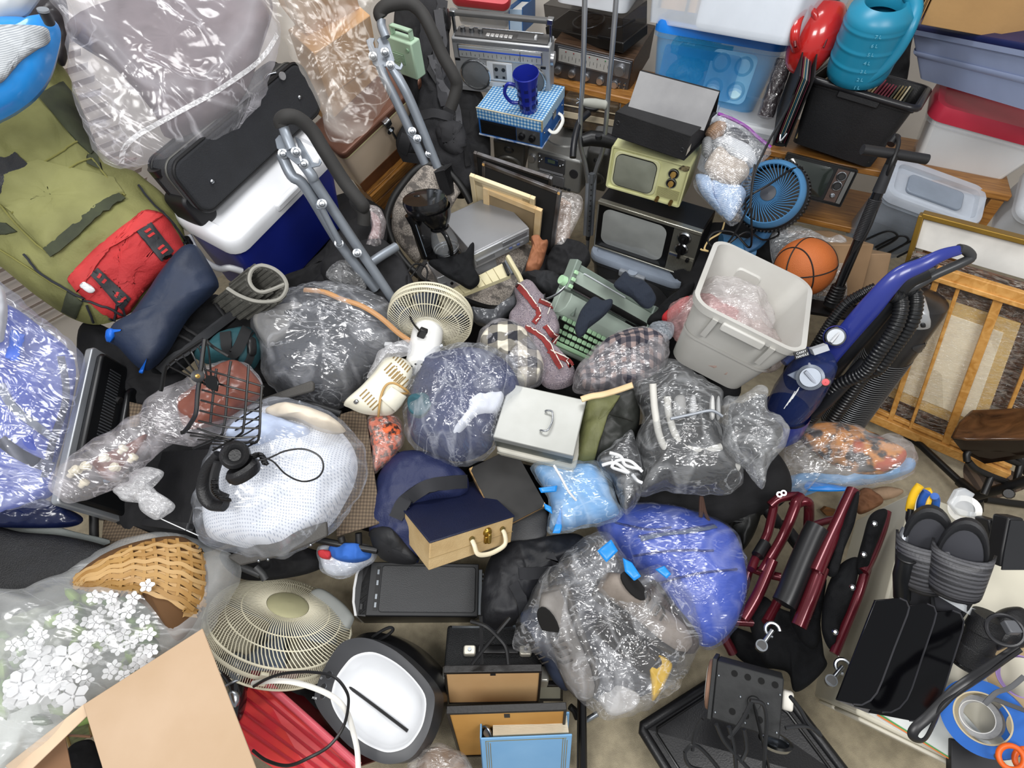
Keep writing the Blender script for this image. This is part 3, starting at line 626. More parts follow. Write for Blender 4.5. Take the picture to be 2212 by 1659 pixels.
G().add([(w*.36,f-.0006,h*.88),(w*.44,f-.0006,h*.86),(w*.49,f-.0006,h*.9),(w*.49,f-.0006,h*.99),(w*.4,f-.0006,h*.98)],[(0,1,2,3,4)]).o('crack',mat('2a241c',.8,c2='8d815c',vs=70),t)
M,w,d,h=fit((.6,.4,.36),{'LFU':q(S1,522,285),'RFU':q(S1,1365,562),'RFD':q(S1,1256,910),'LFD':q(S1,500,668),'RBU':q(S1,1455,388)},3.0,-14,name='big tv')
t=thing('television_set','black and silver tube television with two dial knobs','television',M,None);f=-d/2
G().box(-w/2,w/2,f+.01,d/2,0,h).o('cabinet',mat('1c1c1e',.35,var=.15),t,bev=.008)
G().box(-w/2,w/2,f-.012,f+.02,h*.93,h).o('trim_strip',mat('b8b5a8',.25,.8),t,bev=.004);G().box(-w/2,w/2,f-.01,f+.012,0,h*.03).o('trim_strip',mat('a8a79e',.3,.8),t,bev=.003)
G().box(-w/2,-w/2+.008,f-.01,f+.012,0,h).o('trim_strip',mat('a8a79e',.3,.8),t,bev=.003)
G().box(-w*.485,w*.245,f-.004,f+.012,h*.03,h*.93).o('screen_mask',mat('0f0f10',.3),t,bev=.003)
G().add([(-w*.45,f-.006,h*.06),(w*.2,f-.006,h*.06),(w*.16,f-.003,h*.16),(-w*.41,f-.003,h*.16)],[(0,1,2,3)]).o('screen_lip',mat('3b3c3d',.3),t)
crt(t,-w*.435,w*.195,h*.13,h*.885,f-.005,mat('8b8e8c',.15,coat=.5,c2='9a9d9b',vs=5),.012,.045)
G().box(w*.25,w*.495,f-.004,f+.012,h*.03,h*.93).o('control_panel',mat('6e6d66',.4,.5),t)
for z in (.78,.55):
  G().lathe([(h*.12,0),(h*.12,.006),(h*.1,.012),(h*.1,.004),(.001,.004)],(w*.36,f-.004,h*z),(0,-1,0)).o('dial_ring',CHROME,t)
  g=G().cyl((w*.36,f-.004,h*z),(w*.36,f-.02,h*z),h*.085,h*.07);g.box(w*.36-.006,w*.36+.006,f-.04,f-.018,h*z-.035,h*z+.012);g.o('dial_knob',BLACK,t)
G().box(w*.26,w*.49,f-.008,f-.002,h*.36,h*.42).o('slider_strip',mat('b9b7ac',.3,.7),t);G().box(w*.26,w*.35,f-.0095,f-.007,h*.37,h*.41).o('name_plate',mat('3a4258',.4),t);G().cyl((w*.44,f-.006,h*.39),(w*.44,f-.025,h*.39),.009).o('pull_knob',BLACK,t)
for i in range(19):G().box(w*(.262+i*.0122),w*(.268+i*.0122),f-.008,f-.002,h*.06,h*.34).o('grille_slat',mat('8d8b80',.4,.5),t)
TVM,TVW,TVD,TVH=M,w,d,h
M,w,d,h=fit((.4,.3,.28),{'LFU':q(R5,315,1225),'RFU':q(R5,910,1352),'RFD':q(R5,735,1655),'LFD':q(R5,215,1500),'LBU':q(R5,330,1175)},2.8,-16,name='small tv')
t=thing('small_television','small black television with wood panel dials on the oak stand','television',M);f=-d/2
G().box(-w/2,w/2,f+.012,d/2,.015,h).o('cabinet',BLACK,t,bev=.006)
G().loft([[(x,f+.012,z) for x,z in rr(w,h,.006,2,0,h/2)],[(x,f,z) for x,z in rr(w,h,.006,2,0,h/2)],[(x,f,z) for x,z in rr(w*.97,h*.95,.006,2,0,h/2)],[(x,f+.008,z) for x,z in rr(w*.96,h*.93,.006,2,0,h/2)]],(0,1)).o('front_frame',mat('101010',.25),t)
G().loft([[(x,f+.001,z) for x,z in rr(w*.97,h*.955,.006,2,0,h/2)],[(x,f-.001,z) for x,z in rr(w*.965,h*.945,.006,2,0,h/2)]],(0,0)).o('silver_edge',STEEL,t)
crt(t,-w*.44,w*.2,h*.1,h*.9,f+.004,mat('262c28',.12,coat=.5,var=.03),.008,.02)
G().box(w*.24,w*.4,f-.001,f+.009,h*.08,h*.92).o('wood_panel',wood('4a3328','2e1f18',20),t);G().box(w*.41,w*.465,f-.001,f+.009,h*.08,h*.92).o('silver_strip',mat('6b6b69',.35,.6),t)
for z,r_ in ((.75,.11),(.5,.11),(.24,.05)):G().torus((w*.325,f-.003,h*z),h*r_,.003,(0,1,0)).o('dial_rim',CHROME,t);knob((w*.325,f-.001,h*z),h*r_*.7,.014,BLACK if r_>.1 else CHROME,t)
for sx in (-.38,.38):G().box(w*sx-.02,w*sx+.02,-d*.3,d*.3,0,.016).o('foot',BLACK,t)
# --- clear tub under the big television
w,d,h=TVW*.96,.34,.2;M=TVM@Matrix.Translation((-.005,-TVD/2-.065+d/2,-h-.04))
t=tub('storage_tub','clear lidded tub of dark things under the big television',M,w,d,h,mat('3b3f46',.3,alpha=.75),mat('a7b3c4',.25,alpha=.62),.1,.06,.035)
G().box(-w*.14,w*.14,-d/2-.035,-d/2-.008,h-.02,h+.02).o('latch',mat('888d94',.4),t,bev=.008,seg=3);G().cyl((0,-d/2-.02,h+.012),(0,-d/2-.02,h+.026),.025).o('latch_hinge',mat('9aa4b2',.3),t)
tag(G().prism(rr(w*.8,d*.8,.05),.008,h*.9).xf(M).o('dark_clothes',BCLOTH,bev=.02),'black folded cloth packed in the tub under television','clothing')
# --- binders on the yellow television
BIN=mat('1b1b1d',.6,var=.2,bump=.25,bs=150)
M,w,d,h=fit((.32,.28,.075),{'LFU':q(R4,108,885),'RFU':q(R4,712,1088),'RFD':q(R4,655,1282),'LFD':q(R4,75,1085),'RBU':q(R4,920,895)},2.66,-14,name='black binder')
t=thing('lever_binder','black lever arch binder lying flat on yellow television','binder',M)
G().box(-w/2,w/2,-d/2,d/2,h-.005,h).o('cover',BIN,t,bev=.002);G().box(-w/2,w/2,-d/2,d/2,0,.005).o('cover',BIN,t,bev=.002);G().box(-w/2,w/2,-d/2,-d/2+.006,0,h).o('spine',BIN,t,bev=.002)
G().box(-w/2+.01,w/2-.012,-d/2+.01,d/2-.012,.006,h-.02).o('pages',mat('26262a',.7),t)
for x in (-.44,.44):G().torus((w*x,-d/2-.001,h*.6 if x<0 else h*.4),.008,.002,(0,1,0),16,6).o('eyelet',DARK,t)
G().add([(w/2+.001,-d/2,h*.5),(w/2+.001,-d*.4,h*.62),(w/2+.001,-d*.38,h*.3),(w/2+.001,-d*.5,h*.2)],[(0,1,2,3)]).o('torn_corner',mat('c9c2b4',.9),t)
M,w,d,h=fit((.31,.1,.15),{'LFU':q(R4,245,660),'RFU':q(R4,880,822),'RFD':q(R4,800,1040),'LFD':q(R4,193,862),'RBD':q(R4,918,895)},2.6,-14,name='grey binder')
t=thing('ring_binder','grey faced ring binder tented open on the black binder','binder',M)
def wedge(o0,o1,m,nm):
  g=G();g.add([(-w/2,-d/2+o0,0),(w/2,-d/2+o0,0),(w/2,d*.1+o0,h),(-w/2,d*.1+o0,h),(-w/2,-d/2+o1,0),(w/2,-d/2+o1,0),(w/2,d*.1+o1,h),(-w/2,d*.1+o1,h)],[(0,1,2,3),(4,5,6,7),(0,1,5,4),(2,3,7,6),(1,2,6,5),(0,3,7,4)]);return g.o(nm,m,t)
wedge(0,.004,mat('8b8b8c',.55,c2='767678',vs=5),'cover');wedge(.005,.012,BIN,'lining')
G().add([(-w/2,d/2,0),(w/2,d/2,0),(w/2,d*.15,h),(-w/2,d*.15,h),(-w/2,d/2+.005,0),(w/2,d/2+.005,0),(w/2,d*.2,h),(-w/2,d*.2,h)],[(0,1,2,3),(4,5,6,7),(0,1,5,4),(2,3,7,6),(1,2,6,5),(0,3,7,4)]).o('back_cover',BIN,t)
G().box(-w*.48,w*.48,-d*.3,d*.4,0,.01).o('ring_plate',BIN,t)
# --- oak stand at the right and its load
A_,B_=pz(1650,322,1.0),pz(2188,423,1.0);xa=(B_-A_);w=xa.length;xa.normalize();ya=UP.cross(xa);d,h=.42,.62;o_=(A_+B_)/2+ya*d/2-UP*h
M=Matrix(((xa.x,ya.x,0,o_.x),(xa.y,ya.y,0,o_.y),(xa.z,ya.z,1,o_.z),(0,0,0,1)))
def onfront(x,y):iv=M.inverted();o=iv@Vector(CO);r=iv.to_3x3()@Vector(ray(x,y));k=(-d/2-o.y)/r.y;return o+r*k
t=table('tv_stand','oak television stand under the bins and black crate',M,w,d,h,OAK,.03,.05,max(.1,onfront(*q(S2,805,525)).z))
STAND=M
M,w,d,h=fit((.46,.36,.4),{'LFU':q(R5,540,602),'RFU':q(R5,1345,858),'RFD':q(R5,990,1315),'LFD':q(R5,340,1150),'RBU':q(R5,1450,700)},2.6,-16,up=.6,tp=.16,name='crate')
t=thing('file_crate','black plastic file crate holding hanging folders','crate',M)
CR=mat('18181a',.45,var=.15,bump=.15,bs=200)
binshape(w,d,h,.16,.03,.006,.008,.03).o('body',CR,t,sm=45)
G().tube([(x,y,h-.008) for x,y in rr(w+.02,d+.02,.04,6)],.014,10,closed=True).o('rim',mat('222225',.3),t)
G().box(-w*.2,w*.2,-d/2-.016,-d/2+.002,h*.84,h*.95).o('hand_hold',CR,t,bev=.004)
FC=M
fm=[mat(c,.7) for c in ('c6b08a','8c7a52','b9a173','3a3b2e','7c2a3c','2d4f97','d4c7a6','4b4a3c')]
rg=rnd(8);ORD='first second third fourth fifth sixth seventh eighth ninth tenth eleventh twelfth thirteenth fourteenth fifteenth sixteenth seventeenth eighteenth nineteenth twentieth twenty-first twenty-second twenty-third twenty-fourth twenty-fifth twenty-sixth'.split()
for i in range(26):
  x=-w*.4+i*w*.8/26;c=5 if i==13 else 4 if 16<=i<=20 else rg.choice([0,1,2,3,6,7])
  o_=tag(G().box(x,x+.006,-d*.42,d*.42,.02,h*(.93+.05*rg.random())).xf(FC).o('hanging_folder',fm[c]),{5:'bright blue',4:'maroon'}.get(c,('tan','olive','straw','dark green','','','cream','grey')[c])+' file folder, '+ORD[i]+' from the left in the black crate','folder','folders in the black crate')
M,w,d,h=fit((.06,.27,.34),{'LFU':q(R5,425,615),'RFU':q(R5,548,610),'RFD':q(R5,320,1182),'LFD':q(R5,205,1150)},2.6,-5,up=.9,name='folder')
t=thing('expanding_binder','narrow black binder with coloured dividers against the crate','binder',M)
G().prism(rr(w,d,.02),0,.006).o('base',BIN,t)
for s_ in (-1,1):G().box(s_*w/2-(.005 if s_>0 else 0),s_*w/2+(0 if s_>0 else .005),-d/2,d/2,0,h).o('cover',BIN,t)
for i,c in enumerate(('5a1c30','8d866c','1f5568','97958f','1c1c20','4a1828')):x=-w*.3+i*w*.11;G().box(x,x+.003,-d*.46,d*.4,.01,h*(.97-.01*i)).o('divider',mat(c,.5),t)
G().tube(cat([(-w*.2,-d*.45,.05),(-w*.1,-d*.52,.03),(w*.2,-d*.45,.06)],4),.006).o('lever_clip',CHROME,t)
t=world_thing('wrapped_roll','dark roll wrapped in clear plastic beside the blue bin','roll',pd(*q(R5,150,930),2.85))
a,b=pd(*q(R5,310,470),2.72),pd(*q(R5,155,925),2.85);ax=(b-a).normalized();Lx=(b-a).length
pr=[(.001,0)]+[(.034+.002*(1-abs(((i/30*5)%1)*2-1)),i/30*Lx) for i in range(31)]+[(.001,Lx)]
G().lathe(pr,a,ax,24).o('roll',mat('35292d',.35,c2='23191c',vs=25),t,world=True);G().lathe([(.02,-.01),(.039,.005),(.04,Lx*.5),(.039,Lx+.002),(.015,Lx+.012)],a,ax,24).o('wrapping',film('c9c6cc',.05,.3,18),t,world=True)
M,w,d,h=fit((.5,.36,.3),{'RFU':q(R4,1440,1100),'LFU':q(R4,860,960),'RBU':q(R4,1470,870),'RFD':q(R4,1280,1500)},2.98,-12,name='clear lower')
tub('clear_tub','clear plastic tub beneath the translucent blue bin',M,w,d,h,CLEAR,CLEARW,.08,.05)
tag(G().prism(rr(w*.8,d*.8,.05),.008,h*.6).xf(M).o('folded_cloth',mat('8d8f93',.8,c2='55585c',vs=12),bev=.02),'grey cloth folded inside the clear tub below blue bin','clothing')
M,w,d,h=fit((.56,.4,.34),{'LFU':q(R4,400,235),'RFU':q(R4,1430,425),'RFD':q(R4,1200,925),(0,0,.15):q(R4,420,680),'RBU':q(R4,1490,300)},2.95,-12,tp=.14,name='blue bin')
BLUB=mat('38adf0',.25,alpha=.24,var=.03);BLUL=mat('1479d8',.28,alpha=.9,var=.02)
t=tub('blue_bin','translucent bright blue storage bin with blue lid',M,w,d,h,BLUB,BLUL,.14,.06,.05)
G().prism(rr(w*.62,h*.7,.02,4,-w*.08,h*.5),-d/2+.0,-d/2+.004,lambda a,b,c:(a,c,b)).o('window_panel',mat('1b84cc',.15,alpha=.25),t)
t=thing('muffin_tray','pale blue silicone muffin tray with four cups inside bin','baking tray',M@Matrix.Translation((w*.16,-d*.4,.02))@Matrix.Rotation(math.radians(78),4,'X'))
MT=mat('c2ecfa',.4);ts=min(w*.36,h*.78)
G().prism(rr(ts,ts,.03,5,0,ts*.55),-.006,0).o('plate',MT,t)
for sx in (-1,1):
  for sy in (-1,1):G().lathe([(ts*.2,0),(ts*.19,.012),(ts*.14,.03),(.001,.034)],(sx*ts*.25,ts*.55+sy*ts*.25,0),(0,0,1),24).o('cup',MT,t)
for i,(x,y,s_,c) in enumerate(((-.3,-.2,.2,'6fd0e6'),(-.2,.1,.22,'3f9fcb'),(-.36,-.1,.16,'8ee0ee'))):
  g=G().sph((w*x*.8,d*y,h*.3+.06*i),w*s_*.75,28,18,(1,.7,.7));g.v=[p+Vector((1,1,1))*(.02*crumple(p+Vector((i,0,0)),14)) for p in g.v];tag(g.xf(M).o('plastic_sack',film('7fd4ea',.4,.8,14)),('pale','deep','mint')[i]+' blue crumpled plastic sack inside the blue bin','plastic bag')
tag(G().box(-w*.3,w*.1,-d*.3,d*.2,h*.66,h*.8).xf(M).o('storage_folder',mat('233a78',.5)),'dark blue folder lying high inside the blue bin','folder')
M,w,d,h=fit((.56,.4,.3),{'LFD':q(R4,365,160),'RFD':q(R4,1445,370),(1,0,.5):q(R4,1595,0),(0,0,.3):q(R4,372,0)},2.72,-12,tp=.1,name='white bin')
tub('linen_bin','clear bin of white linen on top of the blue bin',M,w,d,h,CLEAR,None,.1,.03)
g=G().prism(rr(w*.58,d*.86,.03,6,w*.16,0),.008,h*.95);tag(g.xf(M).o('white_linen',mat('eceef2',.85,var=.02),bev=.02,seg=3),'white folded linen filling the clear bin','linen')
tag(G().box(-w*.42,-w*.15,-d*.38,d*.3,.06,h*.9).xf(M).o('padded_envelope',mat('e0ac62',.8)),'mustard padded envelope at the left of the linen bin','envelope')
tag(G().tube(cat([(-w*.4,-d*.41,.06),(-w*.38,-d*.43,.16),(-w*.25,-d*.43,.2),(-w*.2,-d*.42,.12),(-w*.2,-d*.42,.05)],6),.006).xf(M).o('black_cable',DARK),'dark cable looped in front of the mustard envelope','cable')
# --- periwinkle bin, cardboard box, red-lidded bin, clear bin
M,w,d,h=fit((.8,.45,.2),{'LFU':q(R5,1365,225),'LFD':q(R5,1248,612),'RFU':q(R5,2900,515),'RFD':q(R5,2800,1045),(0,.3,1):q(R5,1440,100)},2.3,-12,tp=.1,ds=.12,name='periwinkle')
PERI=mat('a9b8dc',.4,var=.03)
t=tub('underbed_bin','periwinkle blue underbed storage bin on the red lidded bin',M,w,d,h,PERI,mat('1c2250',.35),.1,.06,.02)
G().loft([[(x,y,h*.5+dz) for x,y in rr(w*(.955)+dx,d*.955+dx,.06)] for dz,dx in ((-.012,0),(0,.012),(.012,.008))],(0,0)).o('ridge',PERI,t)
M,w,d,h=fit((.7,.4,.3),{'LFD':q(R5,1385,190),'RFD':q(R5,2900,475),(0,0,.35):q(R5,1478,0),(1,0,.35):q(R5,3080,250)},2.1,-12,up=.5,name='carton')
CARD=mat('c39a66',.85,var=.06,vs=5,bump=.1);CARDE=mat('8a6a45',.9)
t=thing('cardboard_box','brown cardboard box on the periwinkle bin','box',M)
G().box(-w/2,w/2,-d/2,d/2,0,h).o('carton',CARD,t,bev=.003)
for i in range(3):G().box(-w/2-.008-.005*i,-w/2-.005-.005*i,-d/2-.002,d/2,.004,h).o('flap',CARDE if i%2 else CARD,t)
M,w,d,h=fit((.52,.4,.36),{'LFU':q(R5,1482,960),'LFD':q(R5,1195,1378),'RFD':q(R5,1908,1582),'RFU':q(R5,2420,1190),'LBU':q(R5,1515,735)},2.45,-14,tp=.3,ds=.12,name='red bin')
REDL=mat('c4354a',.3,alpha=.92,var=.05)
t=tub('paper_bin','clear bin of white paper with a red lid',M,w,d,h,mat('dfe6ee',.25,alpha=.16,var=.03,spec=.6),REDL,.3,.05,.06,sink=.02)
g=G().loft([[(x,y,z) for x,y in rr(w*k,d*k,.02)] for z,k in ((.01,.66),(h*.97,.93))]);tag(g.xf(M).o('white_papers',mat('eeeeec',.7,var=.01)),'stack of white papers filling the red lidded bin','paper')
M,w,d,h=fit((.52,.4,.3),{'LFU':q(S2,1062,290),'RFU':q(S2,1790,520),'LFD':q(S2,785,640),'RFD':q(S2,1185,780),'RBU':q(S2,1865,290)},2.55,-14,tp=.3,ds=.12,name='clear bin R')
t=tub('lidded_tub','clear tub of cables with clear lid on the stand shelf',M,w,d,h,mat('b9c6d4',.3,alpha=.36),mat('d3dce8',.25,alpha=.5),.3,.05,.04,sink=.02)
G().prism(rr(w*.6,d*.5,.02),h+.02,h+.034).o('lid_panel',mat('8f9aa8',.25,alpha=.7),t,bev=.004)
g=G().loft([[(x,y,z) for x,y in rr(w*k,d*k,.03)] for z,k in ((.01,.6),(h*.6,.78))]);tag(g.xf(M).o('grey_cloth',mat('59616e',.7,c2='8b93a0',vs=7),bev=.02),'grey cloth bundled inside the clear tub of cables','clothing')
for i in range(3):tag(G().tube(cat([(-w*.2+i*.07,-d*.41,h*.15),(-w*.1+i*.06,-d*.42,h*.5),(w*.05+i*.05,-d*.42,h*.45),(w*.02+i*.05,-d*.41,h*.12)],6),.005).xf(M).o('coiled_cable',DARK),('left','middle','right')[i]+' dark cable loop against the front of the clear tub','cable','cables in the clear tub')
# --- watering can
a,b=pd(*q(R5,865,610),2.55),pd(*q(R5,1090,70),2.3);ax=(b-a).normalized();Lx=(b-a).length;r_=.118
TEAL=mat('1f7f9f',.35,var=.05)
t=thing('watering_can','teal plastic watering can with embossed litre marks','watering can',Matrix.Translation(a))
pr=[(.001,0),(r_*.75,0),(r_*.95,Lx*.05),(r_,Lx*.16)]+[(r_*(1.01+.018*(abs(s_)<.5)),Lx*z+s_*.006) for z in (.34,.58,.84) for s_ in (-2.5,-1.2,-.45,.45,1.2,2.5)]+[(r_*1.01,Lx*.9),(r_*.97,Lx*1.0),(r_*.62,Lx*1.1),(r_*.57,Lx*1.08),(r_*.57,Lx*.9)]
G().lathe(pr,a,ax,40,caps=(0,0)).o('tank',TEAL,t,world=True,sm=50)
G().lathe([(.001,0),(r_*.6,.0)],a+ax*Lx*.5,ax,30).o('inside',mat('0e4f6d',.5),t,world=True)
hp=px3(R5,(1300,-60,1345,60,1300,220,1200,400,1080,540,960,620),[2.26,2.26,2.28,2.34,2.4,2.45])
G().tube(cat(hp,6),[.022]*31,14,flat=1.25).o('handle',TEAL,t,world=True,sm=60)
sd=(pd(*q(R5,700,300),2.45)-pd(*q(R5,960,330),2.45)).normalized();out=(Vector(CO)-a).normalized();out=(out-ax*out.dot(ax)).normalized();sx_=ax.cross(out)
for i in range(7):
  p=a+ax*(Lx*(.12+i*.125))+(out*.98+sx_*.18).normalized()*(r_*1.06);n_=(out*.98+sx_*.18).normalized()
  text('%d L'%(i+1),.018,mat('6cb9d3',.5),t,p,n_.cross(ax)*-1,ax,world=True)
g=G()
for i in range(11):
  for j in range(5):
    an=math.radians(100+j*6.5);n_=out*math.cos(an)+(-sx_ if (sx_.x>0) else sx_)*math.sin(an);p=a+ax*(Lx*(.15+i*.045))+n_*r_*1.02;g.sph(p,.003,6,4)
    # --- red hand vacuum
t=world_thing('handheld_vacuum','glossy red handheld vacuum cleaner standing on its nose','vacuum cleaner',pd(*q(R5,450,545),2.68))
RED=mat('b32422',.2,coat=.5,var=.03)
P=cat(px3(R5,(640,30,610,130,550,290,480,430,445,520),[2.5,2.52,2.55,2.6,2.66]),6)
rad=[.05+.045*math.sin(math.pi*min(1,(i/(len(P)-1))*.8+.12)) for i in range(len(P))];rad[-1]=.03;rad[-2]=.055;rad[-3]=.066
G().tube(P,rad,24,upv=(1,0,0)).o('shell',RED,t,world=True,sm=70)
G().tube(cat(px3(R5,(470,45,410,160,385,300,400,390),[2.47,2.44,2.46,2.52]),6),.0185,14,flat=.7).o('handle',RED,t,world=True,sm=70)
G().tube(cat(px3(R5,(500,60,540,100,560,160),[2.46,2.45,2.46]),5),.012).o('trigger_guard',RED,t,world=True)
G().tube(px3(R5,(640,30,650,-20),[2.5,2.48]),[.05,.04],20).o('dust_cup',mat('3a2a2c',.15,alpha=.6),t,world=True)
for i in range(6):x=615+i*9;G().tube(px3(R5,(x,380-i*22,x+28,310-i*18),[2.475,2.47]),.003).o('vent',mat('4a0d10',.5),t,world=True)
G().tube(px3(R5,(388,330,392,375),2.432),.006).o('switch',mat('5c1012',.3),t,world=True);G().sph(pd(*q(R5,485,440),2.535),.007).o('stud',mat('a01818',.2),t,world=True)
tag(G().tube(cat([*px3(R5,(430,560,400,700,320,880,200,1090,120,1250,60,1400,30,1659),[2.6,2.55,2.5,2.5,2.5,2.52,2.55])],6),.005,8).o('power_lead',BLACK),'black power cord hanging from the red handheld vacuum','cable')
# --- blue fan
c=pd(*q(S1,1890,258),2.66);ax=(Vector(CO)-c).normalized()+Vector((-.28,0,.2));ax.normalize()
Q=ax.to_track_quat('Z','Y').to_matrix().to_4x4();M=Matrix.Translation(c)@Q
t=thing('desk_fan','blue desk fan with curved vanes and black tyre-like rim','fan',M);R_=.143
FB=mat('487ba6',.4);FBD=mat('35618a',.45)
G().lathe([(R_*.83,.03),(R_*.86,.034),(R_*.97,.02),(R_,.0),(R_*.96,-.02),(R_*.83,.0)],n=64).o('front_ring',FB,t)
G().lathe([(R_*.98,-.02),(R_*1.04,-.03),(R_*1.05,-.075),(R_*.98,-.09),(R_*.85,-.09)],n=64).o('rim_band',mat('16171a',.6),t)
for i in range(60):
  a=i*2*math.pi/60;g=G().box(R_*1.03,R_*1.075,-.0035,.0035,-.08,-.03);g.xf(Matrix.Rotation(a,4,'Z')).o('tread_block',mat('16171a',.6),t)
vane=None
for i in range(44):
  if vane is None:
    g=G();P=[]
    for k in range(9):
      s_=k/8;r2=R_*(.22+.63*s_);an=.75*math.sin(s_*1.5);P.append(Vector((r2*math.cos(an),r2*math.sin(an),.036-.01*s_)))
    vane=g.tube(P,.0022,6,flat=2.2,upv=(0,0,1)).o('vane',FB,t)
  else:v2=vane.copy();COL.objects.link(v2);v2.parent=t;v2.rotation_euler=(0,0,i*2*math.pi/44)
G().lathe([(.001,.045),(R_*.22,.043),(R_*.235,.03),(R_*.2,.02)],n=36).o('hub',mat('2b2f38',.4),t)
G().lathe([(.001,-.03),(R_*.8,-.03),(R_*.9,-.09),(R_*.4,-.12),(.001,-.12)],n=36).o('housing',BLACK,t)
G().tube(cat([c-ax*.1,*px3(S1,(1880,480,1800,620,1700,680),[2.78,2.84,2.88])],5),[.03]*16,12,flat=1.6).o('neck',FBD,t,world=True)
G().tube(px3(S1,(1500,640,1760,690),2.9),.06,24,flat=.5).o('base',FB,t,world=True)
cable('power_lead','black cord hanging across the front of the blue fan',S1,(2150,45,2060,60,1900,170,1760,250,1700,310,1690,420,1560,640,1440,700),[2.58,2.56,2.53,2.55,2.6,2.62,2.7,2.75],.0045,BLACK)
cable('tangled_lead','black cord looping below the blue fan to the floor',S1,(1770,20,1740,260,1745,500,1730,680,1600,560,1450,560,1400,640,1500,690,1700,560,1840,620,1960,580,1940,520),[2.55,2.55,2.6,2.68,2.72,2.74,2.75,2.74,2.72,2.72,2.75,2.8],.0045,BLACK)
cable('tan_string','tan string tangled beside the big television',S1,(1530,480,1500,560,1410,620,1370,690,1400,710,1350,700,1340,690),2.78,.004,mat('cbb17c',.8),'string')
DKC=mat('141417',.85,c2='08080a',vs=10,bump=.3)
soft('dark_filler','added dark filler on the floor behind the basketball','cloth',[(1440,520),(1560,480),(1700,500),(1860,560),(1840,680),(1640,660),(1480,640)],3.05,DKC,tf=.06,tb=.06,wr=.02)  # added dark puff, covers bright carpet so the gap looks dark
soft('dark_filler','added dark filler between watering can and periwinkle bin','cloth',[(1880,-20),(2000,-20),(1970,90),(1950,190),(1860,190)],2.85,DKC,tf=.04,tb=.04,wr=.015)  # added dark puff, covers the bare wall so this gap looks dark
# --- basketball, pump
c=pd(*q(S2,466,838),2.62);r_=.122
t=thing('basketball','orange basketball with black seams','ball',Matrix.Translation(c)@Matrix.Rotation(-.25,4,'Y')@Matrix.Rotation(-.35,4,'X')@Matrix.Rotation(2.2,4,'Z'))
G().sph((0,0,0),r_,48,28).o('skin',mat('b4602a',.55,var=.06,bump=.6,bs=330),t,sm=80)
SM=mat('1e1512',.7)
for ax_ in ((0,0,1),(1,0,0)):G().torus((0,0,0),r_,.0032,ax_,64,6).o('seam',SM,t)
for s_ in (-1,1):
  P=[]
  for i in range(64):
    a=2*math.pi*i/64;v=Vector((math.cos(a)*.82,math.sin(a)*.82,0));y=s_*(.62+.12*math.cos(2*a));v=Vector((math.cos(a),y*1.15,math.sin(a)*1.0)).normalized()*r_;P.append(v)
  G().tube(P,.0032,6,closed=True).o('seam',SM,t)
t=world_thing('floor_pump','black bicycle floor pump with a T handle','pump',pd(*q(S2,690,1130),2.62))
a,b=pd(*q(R5,1175,1240),2.2),pd(*q(S2,690,1110),2.58)
G().tube([a,a.lerp(b,.06)],.017,14).o('handle_socket',BLACK,t,world=True)
G().tube([a.lerp(b,.05),a.lerp(b,.22)],[.018,.022],16).o('collar',DARK,t,world=True);G().tube([a.lerp(b,.2),b],.0185,18).o('barrel',mat('0e0e10',.22),t,world=True)
pr=[];n_=26
for i in range(n_):z=.27+.27*i/n_;G().torus(a.lerp(b,z),.0205,.003,b-a,20,6).o('hose_wrap',mat('2a2a2c',.35),t,world=True)
G().tube(px3(R5,(925,1190,1170,1225,1440,1270),[2.2,2.2,2.2]),.0175,16).o('grip',mat('202022',.5),t,world=True)
for i in range(6):G().torus(b.lerp(a,.005+i*.022),.028-.001*i,.006,b-a,24,6).o('boot_ring',BLACK,t,world=True)
G().tube([b.lerp(a,-.03),b.lerp(a,.13)],[.032,.024],18).o('boot',BLACK,t,world=True)
G().prism(rr(.24,.09,.04),0,.012).xf(Matrix.Translation(b-Vector((0,0,.05)))@Matrix.Rotation(-.3,4,'Z')).o('foot_plate',BLACK,t,world=True)
G().tube(cat(px3(R5,(1160,1150,1200,1080,1210,1160,1150,1320,1080,1500),[2.22,2.2,2.18,2.2,2.28])+px3(S2,(1050,330,960,560,800,800,700,1050),[2.3,2.36,2.46,2.54]),6),.007,8).o('air_hose',BLACK,t,world=True)
G().tube(px3(R5,(1150,1150,1200,1085),2.21),.014,12).o('valve_head',BLACK,t,world=True)
M,w,d,h=fit((.3,.2,.3),{'LFU':q(S2,330,560),'RFU':q(S2,640,650),'LFD':q(S2,250,900),'RFD':q(S2,560,1080)},2.85,-14,up=.8,name='wrapped carton')
tag(G().box(-w/2,w/2,-d/2,d/2,0,h).xf(M).o('carton',mat('8f7355',.85),bev=.004),'brown carton in plastic behind the basketball','box')
soft('plastic_bag','clear plastic bag around the carton behind basketball','plastic bag',qs(S2,190,600,330,505,500,545,640,610,760,590,820,700,800,900,780,1120,520,1090,400,1000,240,900),2.74,film(),tf=.05,tb=.03,wr=.012,ws=14,seed=3)
M,w,d,h=fit((.2,.12,.3),{'LFU':q(S2,760,690),'RFU':q(S2,935,740),'LFD':q(S2,700,1080),'RFD':q(S2,860,1130)},2.8,-14,up=.8,name='wrapped carton2')
tag(G().box(-w/2,w/2,-d/2,d/2,0,h).xf(M).o('carton',mat('94795c',.8),bev=.004),'narrow tan carton beside the floor pump','box')
OUTZ=qs(R4,930,900,1040,930,1345,1180,1255,1320,1200,1480,1140,1620)+[(1604,470),(1579,489),(1555,465),(1530,440)]+qs(R4,730,1480,770,1330,810,1150,860,1020)
zb_=soft('zip_bag','clear zip bag of socks with purple zip strip','plastic bag',OUTZ,2.68,film('f2f4f8',.05,.28,12,.2),tf=.07,tb=.05,wr=.006,ws=14,seed=5)
